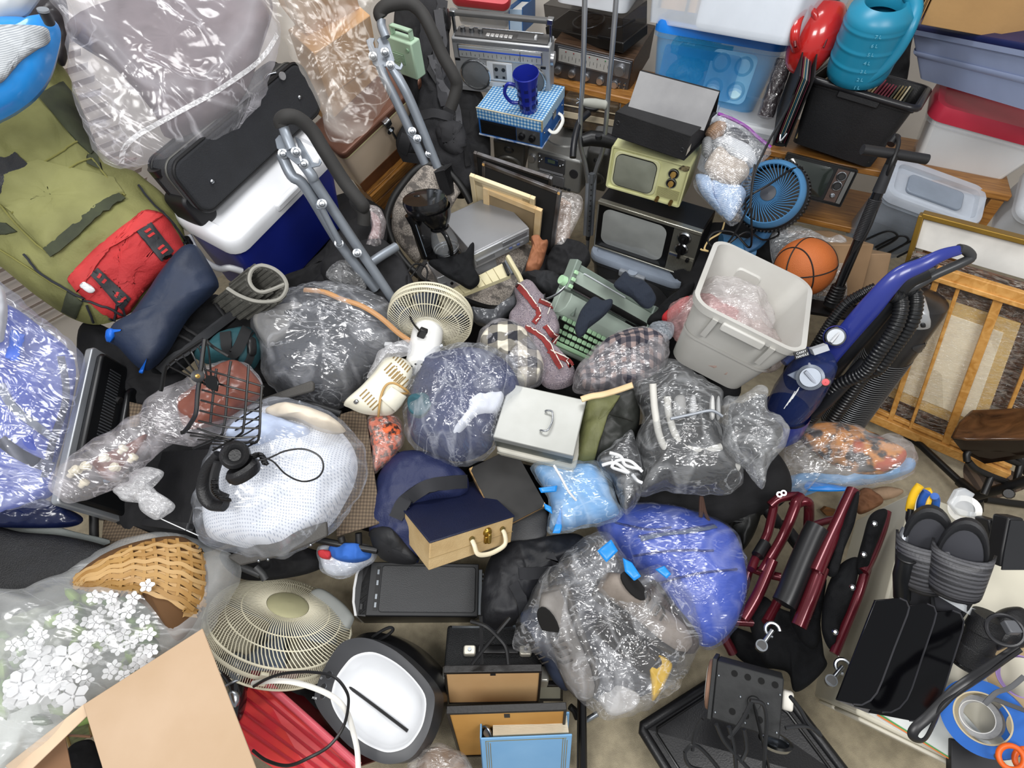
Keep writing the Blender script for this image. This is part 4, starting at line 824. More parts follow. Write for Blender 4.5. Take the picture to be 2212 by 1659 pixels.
G().tube(cat(px3(R4,(925,905,1030,945,1150,1010,1250,1100,1345,1175),2.665),5),.007,8).o('zip_strip',mat('8a2f9a',.35),zb_,world=True,label='purple zip strip')
SOCK={'cream':('b9afa2','9c9085'),'white':('d6d8da','b7babf'),'blue':('a9bdd6','8ea6c6'),'dark':('3a3c44','2a2b33'),'tan':('b08f74','92755c'),'grey':('a8a9aa','86888a')}
def knit(c):return pattern(SOCK[c],'stripe',55.,'DIAGONAL',.95,bump=.6,dist=1.5)
for c,o_,dd,lab in (('cream',qs(R4,820,1310,930,1165,1030,1250,1150,1300,1170,1390,1060,1480,930,1450,850,1390),2.66,'ribbed oatmeal sock folded in the zip bag'),('blue',qs(R4,870,1440,960,1470,1080,1470,1150,1540,1080,1690,1010,1760,920,1640),2.67,'pale blue fleece sock at the bottom of zip bag'),('blue',qs(R4,750,1390,860,1420,900,1600,960,1720,880,1640,780,1520),2.7,'pale blue sock at the left edge of zip bag'),('white',qs(R4,880,1130,980,1080,1130,1130,1230,1250,1210,1330,1090,1300,960,1200),2.69,'white ribbed sock bundled in the zip bag'),('dark',qs(R4,970,1060,1060,1030,1160,1100,1160,1150,1050,1120),2.68,'dark grey sock showing near the purple zip'),('tan',qs(R4,820,1060,900,980,990,990,970,1070,880,1110),2.7,'tan sock tucked in the top of zip bag'),('grey',qs(R4,800,1120,860,1100,880,1200,850,1260,800,1220),2.7,'grey marled sock at the edge of zip bag')):
  soft('sock',lab,'sock',o_,dd,knit(c),tf=.035,tb=.03,wr=.006,ws=16,seed=len(lab)%9,rings=9,seg=48)
  # === left side of the heap  # --- blue cooler
M,w,d,h=fit((.62,.36,.38),{'LFU':(503,529),'RFU':(716,318),'RFD':(765,462),'LFD':(580,686),'LBU':(363,446)},2.5,45,ds=.2,name='cooler')
COOL=M
t=thing('blue_cooler','navy blue picnic cooler with white lid and swing handle','cooler',M)
NAVY=mat('16247c',.38,var=.05)
def rbox(W_,D_,z0,z1,r,k0=1,k1=1,n=6):return G().loft([[(x*k,y*k,z) for x,y in rr(W_,D_,r,n)] for z,k in ((z0,k0),(z1,k1))])
rbox(w*.97,d*.97,0,h*.86,.05,.92,1).o('tub',NAVY,t,bev=.006)
LIDW=mat('dcdee2',.35,var=.02)
G().loft([[(x*k,y*k,z) for x,y in rr(w*1.02,d*1.02,.06)] for z,k in ((h*.84,1),(h*.93,1.01),(h*.98,.98),(h,.94),(h,.84),(h*.97,.82))],(1,1)).o('lid',LIDW,t,sm=50)
G().box(-w*.12,w*.12,-d*.54,-d*.44,h*.9,h*.99).o('lid_tab',LIDW,t,bev=.01)
G().tube(cat([(-w/2-.005,d*.32,h*.78),(-w/2-.03,d*.2,h*.7),(-w/2-.05,0,h*.68),(-w/2-.05,-d*.22,h*.68),(-w/2-.03,-d*.34,h*.7),(-w/2-.005,-d*.4,h*.62)],5),.012,10,flat=1.2).o('swing_handle',LIDW,t)
G().cyl((-w/2-.03,d*.25,h*.7),(-w/2-.03,d*.25,h*.82),.013).o('handle_grip',BLACK,t)
# --- soft black suitcase
M,w,d,h=fit((.68,.4,.2),{'LFU':(432,470),'RFU':(700,240),'RBU':(645,122),'LBU':(378,360),'LBD':(290,362),'LFD':(400,448)},2.14,45,up=1.2,name='suitcase')
t=thing('soft_suitcase','black soft sided suitcase lying on the blue cooler','suitcase',M)
SUIT=mat('1f2126',.85,var=.15,bump=.5,bs=260,sheen=.1)
G().prism(rr(w,d,.05,6),0,h).o('shell',SUIT,t,bev=.012,seg=3)
for z in (h-.006,h*.2):G().tube([(x,y,z) for x,y in rr(w+.002,d+.002,.05,6)],.006,8,closed=True).o('piping',BLACK,t)
G().tube([(x,y,h*.72) for x,y in rr(w+.004,d+.004,.05,6)],.004,6,closed=True).o('zipper',mat('5b5b58',.5,.5),t)
for x,y in ((-.36,-.1),(.38,-.02)):G().sph((w*x,d*y,h),.009,12,6).o('stud',CHROME,t)
G().cyl((-w*.46,-d*.4,h*.3),(-w*.46,-d*.28,h*.3),.04).o('wheel',mat('0f0f10',.3),t);G().cyl((-w*.46,d*.28,h*.3),(-w*.46,d*.4,h*.3),.04).o('wheel',mat('0f0f10',.3),t)
G().prism(rr(.09,.13,.03,5,-w*.47,-d*.42),h*.02,h*.75).o('corner_guard',mat('17171a',.5),t,bev=.01)
pl=G().tube(cat([(w*.28,d/2+.004,h*.75),(w*.3,d/2+.012,h*.82),(w*.33,d/2+.01,h*.95)],4),.006).o('zip_pull',CHROME,t);G().cyl((w*.34,d*.47,h+.002),(w*.34,d*.47,h+.008),.014).o('pull_tab',mat('8a8a8c',.4),t)
# --- clear bag over a taupe cushion
g=puff([(140,60),(300,-10),(570,-20),(560,120),(500,240),(370,300),(330,240),(250,150)],2.1,tf=.09,tb=.08,wr=.012,ws=9,seed=2,k=.7)
tag(g.o('seat_cushion',mat('756a6d',.8,c2='62585b',vs=5),sm=70),'taupe seat cushion wrapped inside the large clear bag','cushion')
OUTB=[(135,45),(105,-30),(330,-60),(560,-40),(603,50),(594,130),(560,225),(500,290),(440,330),(370,362),(330,352),(263,366),(225,350),(190,300),(155,190)]
t=world_thing('plastic_bag','large clear plastic bag draped over cushion and suitcase','plastic bag',pd(360,180,2.05))
gb=puff(OUTB,2.06,tf=.11,tb=.02,wr=.014,ws=5,seed=9,k=.75,jag=.01,rings=22,seg=120);gb.o('film',film('eceaf0',.1,.36,3,.1,.16,.8),t,world=True,sm=70)
B=bvh(gb)
strap([(598,75),(560,130),(470,195),(380,245),(300,290),(268,320),(262,352)],B,.014,.002).o('heat_seam',film('f4f4f6',.5,.7,20),t,world=True)
# --- plastic wrapped cartons
TAN=mat('c2986a',.8,var=.05,vs=4)
M,w,d,h=fit((.4,.32,.36),{'LFU':q(R2,620,430),'RFU':q(R2,1120,120),'LFD':q(R2,880,1080),'RFD':q(R2,1190,780),'LBU':q(R2,480,230)},2.42,45,ds=.12,name='carton low')
t=thing('cardboard_carton','lower brown carton inside clear film on beige cooler','box',M)
G().box(-w/2,w/2,-d/2,d/2,0,h).o('carton',TAN,t,bev=.004);G().box(-w*.5,w*.5,-d/2-.001,-d/2,h*.49,h*.51).o('tape_seam',mat('b0885c',.4),t)
M,w,d,h=fit((.4,.36,.3),{'LFD':q(R2,600,405),'RFD':q(R2,1010,70),'LBD':q(R2,425,30),(0,0,.6):q(R2,480,-40)},2.3,45,ds=.15,name='carton top')
t=thing('cardboard_carton','upper brown carton inside clear film at picture top','box',M)
G().box(-w/2,w/2,-d/2,d/2,0,h).o('carton',TAN,t,bev=.004);G().box(-.001-w/2,-w/2,-d*.03,d*.03,0,h).o('tape_seam',mat('b0885c',.4),t)
soft('stretch_film','clear film shrouding the two stacked brown cartons','plastic film',[(560,-30),(700,-60),(822,-30),(800,20),(818,130),(845,190),(810,260),(770,300),(735,312),(705,292),(690,230),(640,140),(600,60)],2.2,film('f3eee8',.03,.24,2.6,.06,.16,.6),tf=.05,tb=.02,wr=.012,ws=9,seed=4,k=.85,jag=.01,rings=20,seg=110)
# --- beige metal cooler with brown lid on wooden chest
M,w,d,h=fit((.58,.36,.34),{'LFU':q(R2,868,1268),'RFU':q(R2,1500,640),'RFD':q(R2,1620,980),'LFD':q(R2,1045,1550),'LBU':q(R2,700,1010)},2.75,42,ds=.12,name='beige cooler')
t=thing('metal_cooler','beige vintage metal cooler with brown lid and chrome latch','cooler',M)
G().prism(rr(w,d,.03,5),0,h*.9).o('tub',mat('d6c4ae',.45,c2='cab59d',vs=3),t,bev=.008)
G().prism(rr(w+.012,d+.012,.035,5),h*.9,h*.93).o('gasket',mat('e3dca8',.5),t,bev=.003);G().prism(rr(w+.02,d+.02,.035,5),h*.925,h*1.06).o('lid',mat('6e4b3c',.35,.3),t,bev=.012,seg=3)
G().box(-w*.03,w*.05,-d/2-.03,-d/2,h*.88,h).o('latch_plate',CHROME,t,bev=.006);G().cyl((w*.01,-d/2-.01,h*.78),(w*.01,-d/2-.025,h*.78),.02).o('latch_boss',CHROME,t);G().tube([(w*.01,-d/2-.03,h*.8),(w*.015,-d/2-.035,h*.62)],.007).o('latch_tongue',CHROME,t)
G().box(-w/2-.002,w/2+.002,-d/2-.003,-d/2,0,h*.24).o('leather_band',mat('6f4426',.6,c2='5a3219',vs=14),t)
wd,dd_,hh=w*1.15,d*1.1,.32
M2=M@Matrix.Translation((.04,-.02,-hh-.002))
t=thing('wooden_crate','rough amber wooden crate of planks beneath the beige cooler','crate',M2)
PLK=wood('b37a30','5e3a12',4,.5,(2,18,18))
for i in range(4):G().box(-wd/2,wd/2,-dd_/2-.012,-dd_/2+.006,i*hh/4+.006,(i+1)*hh/4-.004).o('plank',PLK,t,bev=.005)
for i in range(5):G().box(-wd/2,wd/2,-dd_/2+i*dd_/5+.003,-dd_/2+(i+1)*dd_/5-.003,hh-.018,hh).o('plank',PLK,t,bev=.004)
for x in (-wd/2+.02,wd/2-.05):G().box(x,x+.03,-dd_/2+.006,dd_/2,0,hh-.02).o('batten',PLK,t,bev=.003)
# --- two folding walkers
TUB=mat('8d949d',.4,.45);FOAM=mat('2b2a29',.75,var=.1)
def walker(label,foam,tubes,plates,bolts,fr=.024,tr=.0145):
  o=tubes[0][0][-1];t=world_thing('folding_walker',label,'walker',o,'folding walkers')
  G().tube(cat(foam,6),fr,16).o('foam_grip',FOAM,t,world=True,sm=60)
  for tp_,r_ in tubes:G().tube(cat(tp_,5),r_,14).o('frame_tube',TUB,t,world=True,sm=60)
  for p_,th in plates:
    g=slab(p_,th);g.o('hook_plate',mat('868d96',.4,.5),t,world=True,bev=.002)
  for b_ in bolts:
    n=(Vector(CO)-b_).normalized();G().lathe([(.001,.014),(.008,.013),(.010,.008),(.0105,.004),(.016,.003),(.016,0)],b_-n*.002,n,14).o('bolt',CHROME,t,world=True)
  return t
f1=px3(R2,(408,1005,395,965,440,930,530,945,640,1040,740,1200,900,1450,1050,1640),[2.02,2.01,2.,2.02,2.06,2.1,2.16,2.2])+px3(R7,(1360,130,1420,220,1415,310),[2.23,2.25,2.27])
walker('grey folding walker with black foam grip over the blue cooler',f1,[(px3(R2,(410,1000,440,1090,480,1190),[2.02,2.02,2.03]),.017),(px3(R2,(400,1230,480,1400),[2.06,2.08])+px3(R7,(960,20,1240,480,1520,830),[2.12,2.3,2.45]),.0185),(px3(R2,(560,1290,640,1400),[2.06,2.08])+px3(R7,(1060,20,1380,500,1680,950),[2.12,2.3,2.46]),.0185),(px3(R7,(1070,150,1230,460),[2.1,2.22]),.011),(px3(R7,(1450,640,1550,570,1680,490),[2.42,2.45,2.5]),.019)],[(px3(R2,(345,1110,380,1070,420,1090,410,1120,430,1150,480,1140,560,1300,520,1310,360,1180),2.03),.006),(px3(R2,(500,1080,545,1110,650,1290,690,1300,700,1260,718,1290,700,1320,640,1335,570,1290),2.06),.006),(px3(R7,(1035,150,1060,110,1110,115,1120,160,1080,195,1045,190),2.1),.006)],[pd(*q(R2,410,1225),2.03),pd(*q(R2,515,1210),2.02),pd(*q(R2,575,1305),2.04),pd(*q(R7,1090,148),2.09),pd(*q(R7,1225,465),2.23),pd(*q(R7,1370,540),2.26)])
f2=px3(R2,(1195,145,1180,100,1230,50,1330,25,1430,30,1520,110,1600,260,1680,440,1770,600,1795,680,1770,790,1745,860),[2.32,2.31,2.3,2.3,2.3,2.32,2.34,2.38,2.42,2.45,2.48,2.5])
walker('grey folding walker with black foam grip beside the boombox',f2,[(px3(R2,(1192,150,1195,210,1230,300),[2.32,2.33,2.34]),.017),(px3(R2,(1185,530,1230,640,1330,840,1540,1300),[2.36,2.38,2.44,2.6]),.0185),(px3(R2,(1275,530,1340,640,1440,840,1640,1330),[2.36,2.38,2.44,2.62]),.0185)],[(px3(R2,(1070,320,1100,298,1140,300,1128,340,1140,380,1165,380,1170,345,1155,320,1175,295,1220,290,1255,330,1300,480,1255,530,1150,530,1125,510),2.35),.006),(px3(R2,(1200,380,1240,370,1270,420,1300,500,1340,530,1352,490,1368,520,1350,555,1310,550,1240,490),2.345),.006),(px3(R2,(1380,1040,1430,1025,1465,1045,1460,1075,1500,1085,1510,1125,1470,1130,1400,1070),2.5),.006)],[pd(*q(R2,1125,448),2.335),pd(*q(R2,1222,415),2.33),pd(*q(R2,1265,520),2.335),pd(*q(R2,1440,1045),2.49),pd(*q(R2,1480,1105),2.5),pd(*q(R2,1575,1225),2.57)])
# --- mint radio
M,w,d,h=fit((.2,.08,.25),{'LFU':q(R2,1240,290),'RFU':q(R2,1432,345),'RFD':q(R2,1482,648),'RBU':q(R2,1490,312),'RBD':q(R2,1553,582)},2.5,25,name='mint radio')
t=thing('portable_radio','mint green portable radio with top handle','radio',M);MINT=mat('a9c4ab',.5,var=.04);f=-d/2
G().box(-w/2,w/2,f,d/2,0,h).o('case',MINT,t,bev=.006)
g=G().box(-w*.45,w*.4,-.012,.012,h*1.2,h*1.26);g.box(-w*.45,-w*.38,-.012,.012,h,h*1.26);g.box(w*.33,w*.4,-.012,.012,h,h*1.26);g.o('handle',MINT,t,bev=.003)
G().box(-w*.4,w*.1,f-.003,f,h*.35,h*.65).o('speaker_grille',mat('8aa388',.6),t)
for i in range(6):G().box(-w*.38,w*.08,f-.006,f-.002,h*(.38+i*.045),h*(.395+i*.045)).o('grille_bar',MINT,t)
G().cyl((w*.32,f,h*.8),(w*.32,f-.006,h*.8),.008).o('knob',mat('8fb093',.4),t)
# --- black rucksack hanging in the corner
g=puff([(905,-20),(950,-30),(968,40),(975,150),(1000,260),(1030,380),(1000,430),(950,400),(905,330),(870,345),(855,300),(885,250),(900,190),(870,100),(880,30)],2.95,tf=.08,tb=.05,wr=.02,ws=8,seed=6,k=.8)
t=world_thing('black_rucksack','black rucksack with straps hanging beside the boombox','backpack',pd(940,330,2.8));RS=mat('232326',.85,c2='17171a',vs=14,bump=.4,bs=150)
g.o('bag',RS,t,world=True,sm=70);B=bvh(g)
for pth,w_,c in (([(955,0),(950,60),(945,150),(960,230)],.05,'2e2e31'),([(975,0),(985,60),(980,100)],.04,'3a3a3d'),([(930,120),(950,180),(985,230),(990,290)],.035,'48484b'),([(960,230),(985,260),(1000,300),(1010,360)],.03,'1c1c1e'),([(905,250),(940,245),(985,260)],.04,'2b2b2e'),([(880,290),(870,330),(880,380)],.05,'202023')):
  strap(pth,B,w_,.006,dflt=2.6).o('strap',mat(c,.8,bump=.3),t,world=True)
drape([(945,270),(990,265),(1005,310),(985,335),(950,315)],B,.006,.03).o('side_pocket',mat('2a2a2d',.85),t,world=True,sm=60)
drape([(945,20),(970,20),(972,60),(950,62)],B,.006,.01).o('buckle',BLACK,t,world=True);drape([(935,120),(955,130),(962,165),(945,170)],B,.004,.008).o('mesh_patch',mat('3b3b3e',.9),t,world=True)
M,w,d,h=fit((.4,.05,.28),{'LFU':q(R8,590,255),'RFU':q(R8,735,105),'RFD':q(R8,800,300),'LFD':q(R8,640,420)},2.95,40,up=1,name='dark panel')
t=thing('flat_monitor','black flat panel with a brushed silver edge behind frames','monitor',M)
G().box(-w/2,w/2,-d/2,d/2,0,h*.95).o('panel',BLACK,t);G().box(-w/2,w/2,-d/2-.004,d/2,h*.93,h).o('edge',mat('6d6d6f',.3,.7),t)
def filler(out,d,lab,c='141417',**k):  # added dark puffs that hide the floor and darken gaps in the heap
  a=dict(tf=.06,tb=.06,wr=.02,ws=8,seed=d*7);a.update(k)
  return soft('dark_filler',lab,'cloth',out,d,mat(c,.85,c2='08080a',vs=10,bump=.3),**a)
filler([(860,0),(905,-20),(915,60),(900,230),(880,220),(850,120)],2.85,'added dark filler between walker and rucksack')
filler([(985,190),(1040,200),(1060,330),(1040,420),(985,420),(950,380),(960,280)],3.15,'added dark filler below the boombox')
filler([(440,690),(600,660),(760,560),(850,620),(900,760),(700,800),(520,820)],2.5,'added dark filler under the cooler and foam mat')
filler([(180,700),(330,760),(420,840),(380,960),(250,960),(180,850)],2.2,'added dark filler in the gap behind the flat television')
filler([(540,640),(640,600),(760,480),(830,470),(820,560),(700,640)],2.75,'added dark filler in the gap beneath blue cooler')
filler([(670,520),(700,440),(770,420),(850,480),(830,590),(700,640),(630,640)],3.0,'added dark filler between blue cooler and wooden crate')
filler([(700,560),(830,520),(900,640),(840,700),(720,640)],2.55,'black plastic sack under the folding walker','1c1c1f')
# --- green backpack with red pocket
gb=puff([(-60,250),(20,180),(90,120),(140,150),(170,215),(215,330),(300,385),(375,445),(400,525),(375,600),(300,665),(225,700),(160,690),(80,640),(0,575),(-60,540)],2.2,tf=.11,tb=.1,wr=.022,ws=5,seed=1,k=.55,rings=26,seg=140,centre=(170,430),pw=3.2)
t=world_thing('green_backpack','olive green canvas backpack with a red front pocket','backpack',pd(180,600,2.2))
OLV=mat('7d7d4c',.75,c2='65653a',vs=5,bump=.35,bs=120);OLD=mat('3f4430',.85,c2='33372a',vs=12,bump=.3);gb.o('bag',OLV,t,world=True,sm=70);B=bvh(gb)
drape(qs(R6,0,150,90,220,380,520,700,300,990,60,900,-60,300,-200,0,-100),B,.006,.012,wr=.004,smooth=False).o('top_flap',mat('848453',.75,c2='6e6e42',vs=5,bump=.3),t,world=True,sm=60)
rp=drape(qs(R6,548,750,590,690,780,495,1000,320,1150,215,1290,240,1370,340,1448,500,1425,560,1280,700,1140,850,1000,1010,930,1050,840,1030,690,920,600,830),B,.01,.035,wr=.004,ws=9,rings=10,seg=90)
B2=bvh(gb,rp);rpo=rp.o('red_pocket',mat('b92f30',.75,c2='a32629',vs=6,bump=.35,bs=160),t,world=True,sm=60)
drape(qs(R6,548,750,590,690,780,495,1000,320,1150,215,1290,240,1250,275,1000,400,800,580,640,760,620,850),B2,.005,.004,smooth=False).o('pocket_flap',mat('c43a3a',.75,c2='ad3030',vs=6,bump=.3),t,world=True,sm=60)
PADM=mat('26272b',.6,bump=.3)
for o_ in (qs(R6,1090,375,1200,300,1375,530,1280,605),qs(R6,725,720,780,660,1040,900,970,995)):
  pad=drape(o_,B2,.007,.003,smooth=False,rings=5).o('lash_pad',PADM,t,world=True,sm=60)
  a,b_,c,d_=[Vector((*p,0)) for p in o_]
  for k in (.14,.28,.72,.86):
    p0=a.lerp(d_,k).lerp(b_.lerp(c,k),.3);p1=a.lerp(d_,k).lerp(b_.lerp(c,k),.7);strap([(p0.x,p0.y),((p0.x+p1.x)/2,(p0.y+p1.y)/2),(p1.x,p1.y)],B2,.008,.003,lift=.0085).o('slot',mat('b92f30',.8),t,world=True)
strap(qs(R6,390,545,600,370,800,200,980,100),B,.034,.004,lift=.01).o('webbing_strap',OLD,t,world=True)
drape(qs(R1,300,760,500,655,580,760,750,1100,755,1190,720,1230,620,1140),B,.006,.004,smooth=False).o('velcro_panel',OLD,t,world=True,sm=60)
drape(qs(R1,-60,1240,40,1265,130,1220,270,1355,200,1410,0,1560,-60,1600),B,.008,.004,smooth=False).o('tape_patch',mat('26272a',.4,bump=.4,bs=300),t,world=True)
drape(qs(R6,495,1000,540,850,660,930,610,1060),B,.006,.006,smooth=False).o('side_tab',OLD,t,world=True)
drape(qs(R6,-60,290,50,300,140,370,50,395,-60,390),B,.008,.003,smooth=False).o('side_tab',OLD,t,world=True)
for pth in (qs(R6,200,560,320,690,480,800,620,890,740,930,900,990,1050,1080,1000,1100,870,1050),qs(R6,1090,0,1200,140,1300,240,1390,340,1480,470,1590,590),qs(R6,690,950,720,1020,745,1080)):cord(pth,B2,.004,lift=.004).o('draw_cord',mat('23262c',.7),t,world=True)
for pth in (qs(R6,90,230,250,120,350,30),qs(R6,0,160,200,380,380,540),qs(R1,270,1340,450,1240,610,1130),qs(R1,150,1600,350,1500,560,1340,720,1270),qs(R1,730,1270,860,1420,1000,1560),qs(R6,0,510,240,660,420,780,540,850)):cord(pth,B,.003,lift=.002).o('seam',mat('7a7840',.8),t,world=True)
drape(qs(R6,650,800,680,775,745,815,745,845,700,845),B2,.014,.004).o('zip_pull',WHITEP,t,world=True)
drape(qs(R6,1445,500,1500,500,1540,600,1510,640,1440,600),B2,.01,.01).o('buckle_strap',BLACK,t,world=True)
# --- navy self-inflating mat
g=puff(qs(R6,862,1240,895,1130,1020,1060,1150,900,1260,730,1450,500,1560,480,1650,600,1742,780,1700,860,1500,1060,1340,1330,1230,1450,1150,1478,1060,1420,940,1290),2.08,tf=.075,tb=.06,wr=.005,ws=9,seed=3,k=.7,pw=3)
t=world_thing('sleeping_mat','navy blue self-inflating sleeping mat folded below backpack','sleeping mat',pd(350,750,2.1));g.o('mat',mat('1e2a41',.55,c2='182236',vs=6,bump=.2),t,world=True,sm=70);B=bvh(g)
for o_ in (qs(R6,865,1230,870,1160,900,1145,912,1200,890,1240),qs(R6,1120,1462,1145,1455,1148,1475,1130,1480)):drape(o_,B,.006,.008,dflt=1.9).o('blue_lining',mat('1462c8',.5),t,world=True)
# --- black carrier with teal duffel
g=puff(qs(R6,1200,1480,1340,1300,1500,1080,1700,870,1850,980,1900,1040,1720,1200,1520,1420,1380,1500),2.2,tf=.05,tb=.04,wr=.008,ws=10,seed=8)
t=world_thing('padded_carrier','black padded carrier panel with quilted ridges','backpack',pd(420,760,2.2));g.o('panel',BCLOTH,t,world=True,sm=70);B=bvh(g)
for pth in (qs(R6,1400,1190,1550,1260,1620,1310),qs(R6,1460,1130,1600,1220,1680,1240),qs(R6,1700,930,1780,1040,1820,1080)):cord(pth,B,.006).o('ridge',MATTE,t,world=True)
strap(qs(R6,1280,1460,1500,1300,1700,1130,1870,1010),B,.03,.012).o('edge_binding',mat('2a2b2e',.8),t,world=True)
g=puff(qs(R6,1540,1350,1650,1280,1780,1180,1990,1140,2090,1280,2065,1400,1990,1475,1830,1420,1640,1420),2.22,tf=.08,tb=.06,wr=.008,ws=10,seed=12)
t=world_thing('duffel_bag','teal duffel bag with black handle straps','duffel bag',pd(500,800,2.25));g.o('bag',mat('1c474e',.75,c2='163a41',bump=.3),t,world=True,sm=70);B=bvh(g)
for pth,w_ in ((qs(R6,1800,1180,1810,1280,1850,1340,1900,1290,1960,1150),.035),(qs(R6,1990,1240,1990,1350,1950,1450),.025)):strap(pth,B,w_,.008).o('handle_strap',mat('17181a',.8),t,world=True)
drape(qs(R6,1975,1230,2020,1240,2020,1340,1970,1350),B,.012,.004).o('buckle',BLACK,t,world=True);cord(qs(R6,1870,1420,1930,1300,2010,1180),B,.004).o('zipper',BLACK,t,world=True)
# --- rolled grey foam mat
P2=qs(R7,795,788,640,848,560,835,512,765,530,680,600,640,700,665,780,730,808,810,770,890,690,925,560,925,430,880,335,822)
A=cat([pd(x,y,2.13) for x,y in P2],6);ex=pd(*q(R7,655-175,770+130),2.25)-pd(*q(R7,655,770),2.13)
g=G();n_=len(A);V=[]
for i,p in enumerate(A):
  tn=(A[min(i+1,n_-1)]-A[max(i-1,0)]).normalized();nn=tn.cross(ex.normalized()).normalized()*.007
  V.append([p+nn,p-nn,p-nn+ex,p+nn+ex])
g.loft(V);MATC=mat('56554f',.85,c2='45443f',vs=20,bump=.5,bs=90)
t=world_thing('foam_mat','rolled grey ridged foam mat standing by blue cooler','foam mat',A[-1]);g.o('sheet',MATC,t,world=True,sm=40)
ED=mat('94928a',.8);G().tube(A,.007,6).o('pale_edge',ED,t,world=True)
for i in range(4,n_-2,3):
  tn=(A[i+1]-A[i-1]).normalized();nn=tn.cross(ex.normalized()).normalized()
  for s_ in (1,-1):G().tube([A[i]+nn*.008*s_+ex*.04,A[i]+nn*.008*s_+ex*.98],.0055,5).o('ridge',MATC,t,world=True)
  # --- blue and grey air cushion, grey sack
g=puff(qs(R1,-200,200,0,195,200,190,345,205,430,165,480,235,478,340,400,600,250,800,0,960,-200,990),1.8,tf=.1,tb=.08,wr=.006,ws=9,seed=4,centre=(20,130))
t=world_thing('air_cushion','bright blue inflatable cushion with grey striped panel and valve','cushion',pd(20,240,1.8));g.o('cushion',mat('2b8fe0',.25,var=.05,coat=.3),t,world=True,sm=70);B=bvh(g)
drape(qs(R1,-150,210,0,205,330,210,390,290,375,345,300,390,150,500,60,610,0,660,-150,720),B,.004,.01,wr=.004).o('grey_panel',pattern(('b6babd','8f949a'),'stripe',70.,'Z',.5),t,world=True,sm=60)
G().tube(px3(R1,(395,180,345,85),[1.76,1.72]),.014,18).o('valve',mat('2e3034',.4),t,world=True);G().cyl(pd(*q(R1,347,90),1.72),pd(*q(R1,340,72),1.715),.0145).o('valve_cap',GREYP,t,world=True)
soft('plastic_sack','pale grey plastic sack at the top left corner','plastic bag',[(-60,-60),(100,-60),(70,15),(30,42),(-60,55)],1.75,mat('b9bec2',.35,var=.04),tf=.05,tb=.05,seed=2,wr=.006)
soft('dark_bag','dark wrapped bundle between air cushion and clear bag','bundle',[(40,-20),(130,-20),(150,60),(140,140),(110,120),(60,50)],2.1,mat('2f2c2f',.4),tf=.04,tb=.04,wr=.01,seed=6)
# --- blue folding chair in plastic, leather case
g=puff([(-60,640),(20,660),(80,700),(160,775),(150,900),(120,1010),(105,1075),(-60,1090)],1.85,tf=.05,tb=.06,wr=.006,ws=8,seed=11,k=.8,pw=4)
t=world_thing('camp_chair','blue fabric camp chair folded inside clear plastic at left','chair',pd(40,1080,1.85));g.o('fabric',mat('2447b0',.7,c2='1a389a',vs=5,bump=.3),t,world=True,sm=70);B=bvh(g)
strap([(130,770),(140,860),(110,960),(95,1030)],B,.018,.006).o('edge_binding',mat('20242c',.7),t,world=True);strap([(0,830),(30,880),(90,930),(120,950)],B,.02,.006).o('webbing',mat('7d8288',.7),t,world=True);strap([(0,950),(40,980),(80,1000),(110,1010)],B,.03,.006).o('webbing',mat('1d2027',.7),t,world=True)
drape(qs(R6,100,1210,200,1235,180,1415,85,1410),B,.05,.004,smooth=False).o('blue_tape',mat('0d5fd6',.4),t,world=True)
soft('plastic_bag','clear plastic bag over the blue camp chair','plastic bag',[(-60,610),(15,620),(70,670),(175,760),(165,860),(140,960),(125,1040),(115,1090),(20,1100),(-60,1100)],1.78,film('e4e8fa',.08,.34,4,.14,.12,.9),tf=.07,tb=.02,wr=.014,ws=8,seed=7,k=.85,jag=.008,rings=22,seg=110)
soft('plastic_sack','white plastic sack at the left edge above camp chair','plastic bag',[(-60,610),(0,615),(16,660),(10,720),(0,740),(-60,740)],1.7,mat('cfd2d8',.3,alpha=.8),tf=.03,tb=.03,wr=.01,seed=1)
soft('navy_sack','dark navy plastic bag bottom below camp chair','plastic bag',[(-60,1070),(60,1075),(115,1085),(180,1120),(130,1140),(-60,1130)],1.83,mat('141c3c',.25,coat=.3),tf=.03,tb=.05,wr=.012,ws=12,seed=3)
g=puff([(-80,1140),(60,1152),(150,1160),(240,1186),(215,1225),(110,1275),(0,1310),(-80,1320)],1.78,tf=.04,tb=.2,wr=.0,k=.35,pw=6);tag(g.o('leather_case',mat('17181b',.45,c2='101012',vs=20,bump=.7,bs=350),sm=60),'large black leather case with scuffed edge at left','case')
soft('painted_board','grey painted board showing under the navy sack','board',[(-60,1105),(60,1115),(150,1145),(240,1170),(150,1185),(-60,1160)],1.9,mat('8d9391',.7,bump=.4,bs=200),tf=.01,tb=.02,wr=0,k=.4,pw=8)
# --- flat television seen from behind
M,w,d,h=fit((.34,.6,.06),{'LFU':(143,1083),'LBU':(207,750),'RBU':(395,850),'RFU':(335,1150),'LFD':(110,1087),'LBD':(181,746)},1.98,10,roll=-20,up=3,name='flat tv')
t=thing('flat_television','silver edged flat television lying face down at left','television',M)
G().prism(rr(w,d,.015),0,h*.55).o('bezel',mat('a7abb0',.35,.6),t,bev=.004);G().prism(rr(w*.94,d*.95,.02,4,w*.02,0),h*.5,h).o('back_cover',mat('101113',.35),t,bev=.01)
G().prism(rr(w*.5,d*.7,.05,6,w*.08,0),h,h*1.5).o('back_hump',mat('0d0e10',.3),t,bev=.015,seg=3)
for i in range(40):G().box(-w*.34,-w*.22,-d*.4+i*d*.02,-d*.392+i*d*.02,h*.98,h*1.03).o('vent_slot',mat('3b3d40',.5),t)
M,w,d,h=fit((.45,.35,.02),{'LFU':q(S3,775,1165),'RFU':q(S3,1500,1400),'LBU':q(S3,960,830),'RBU':q(S3,1660,640)},2.08,5,up=2,ds=.06,name='black folio')
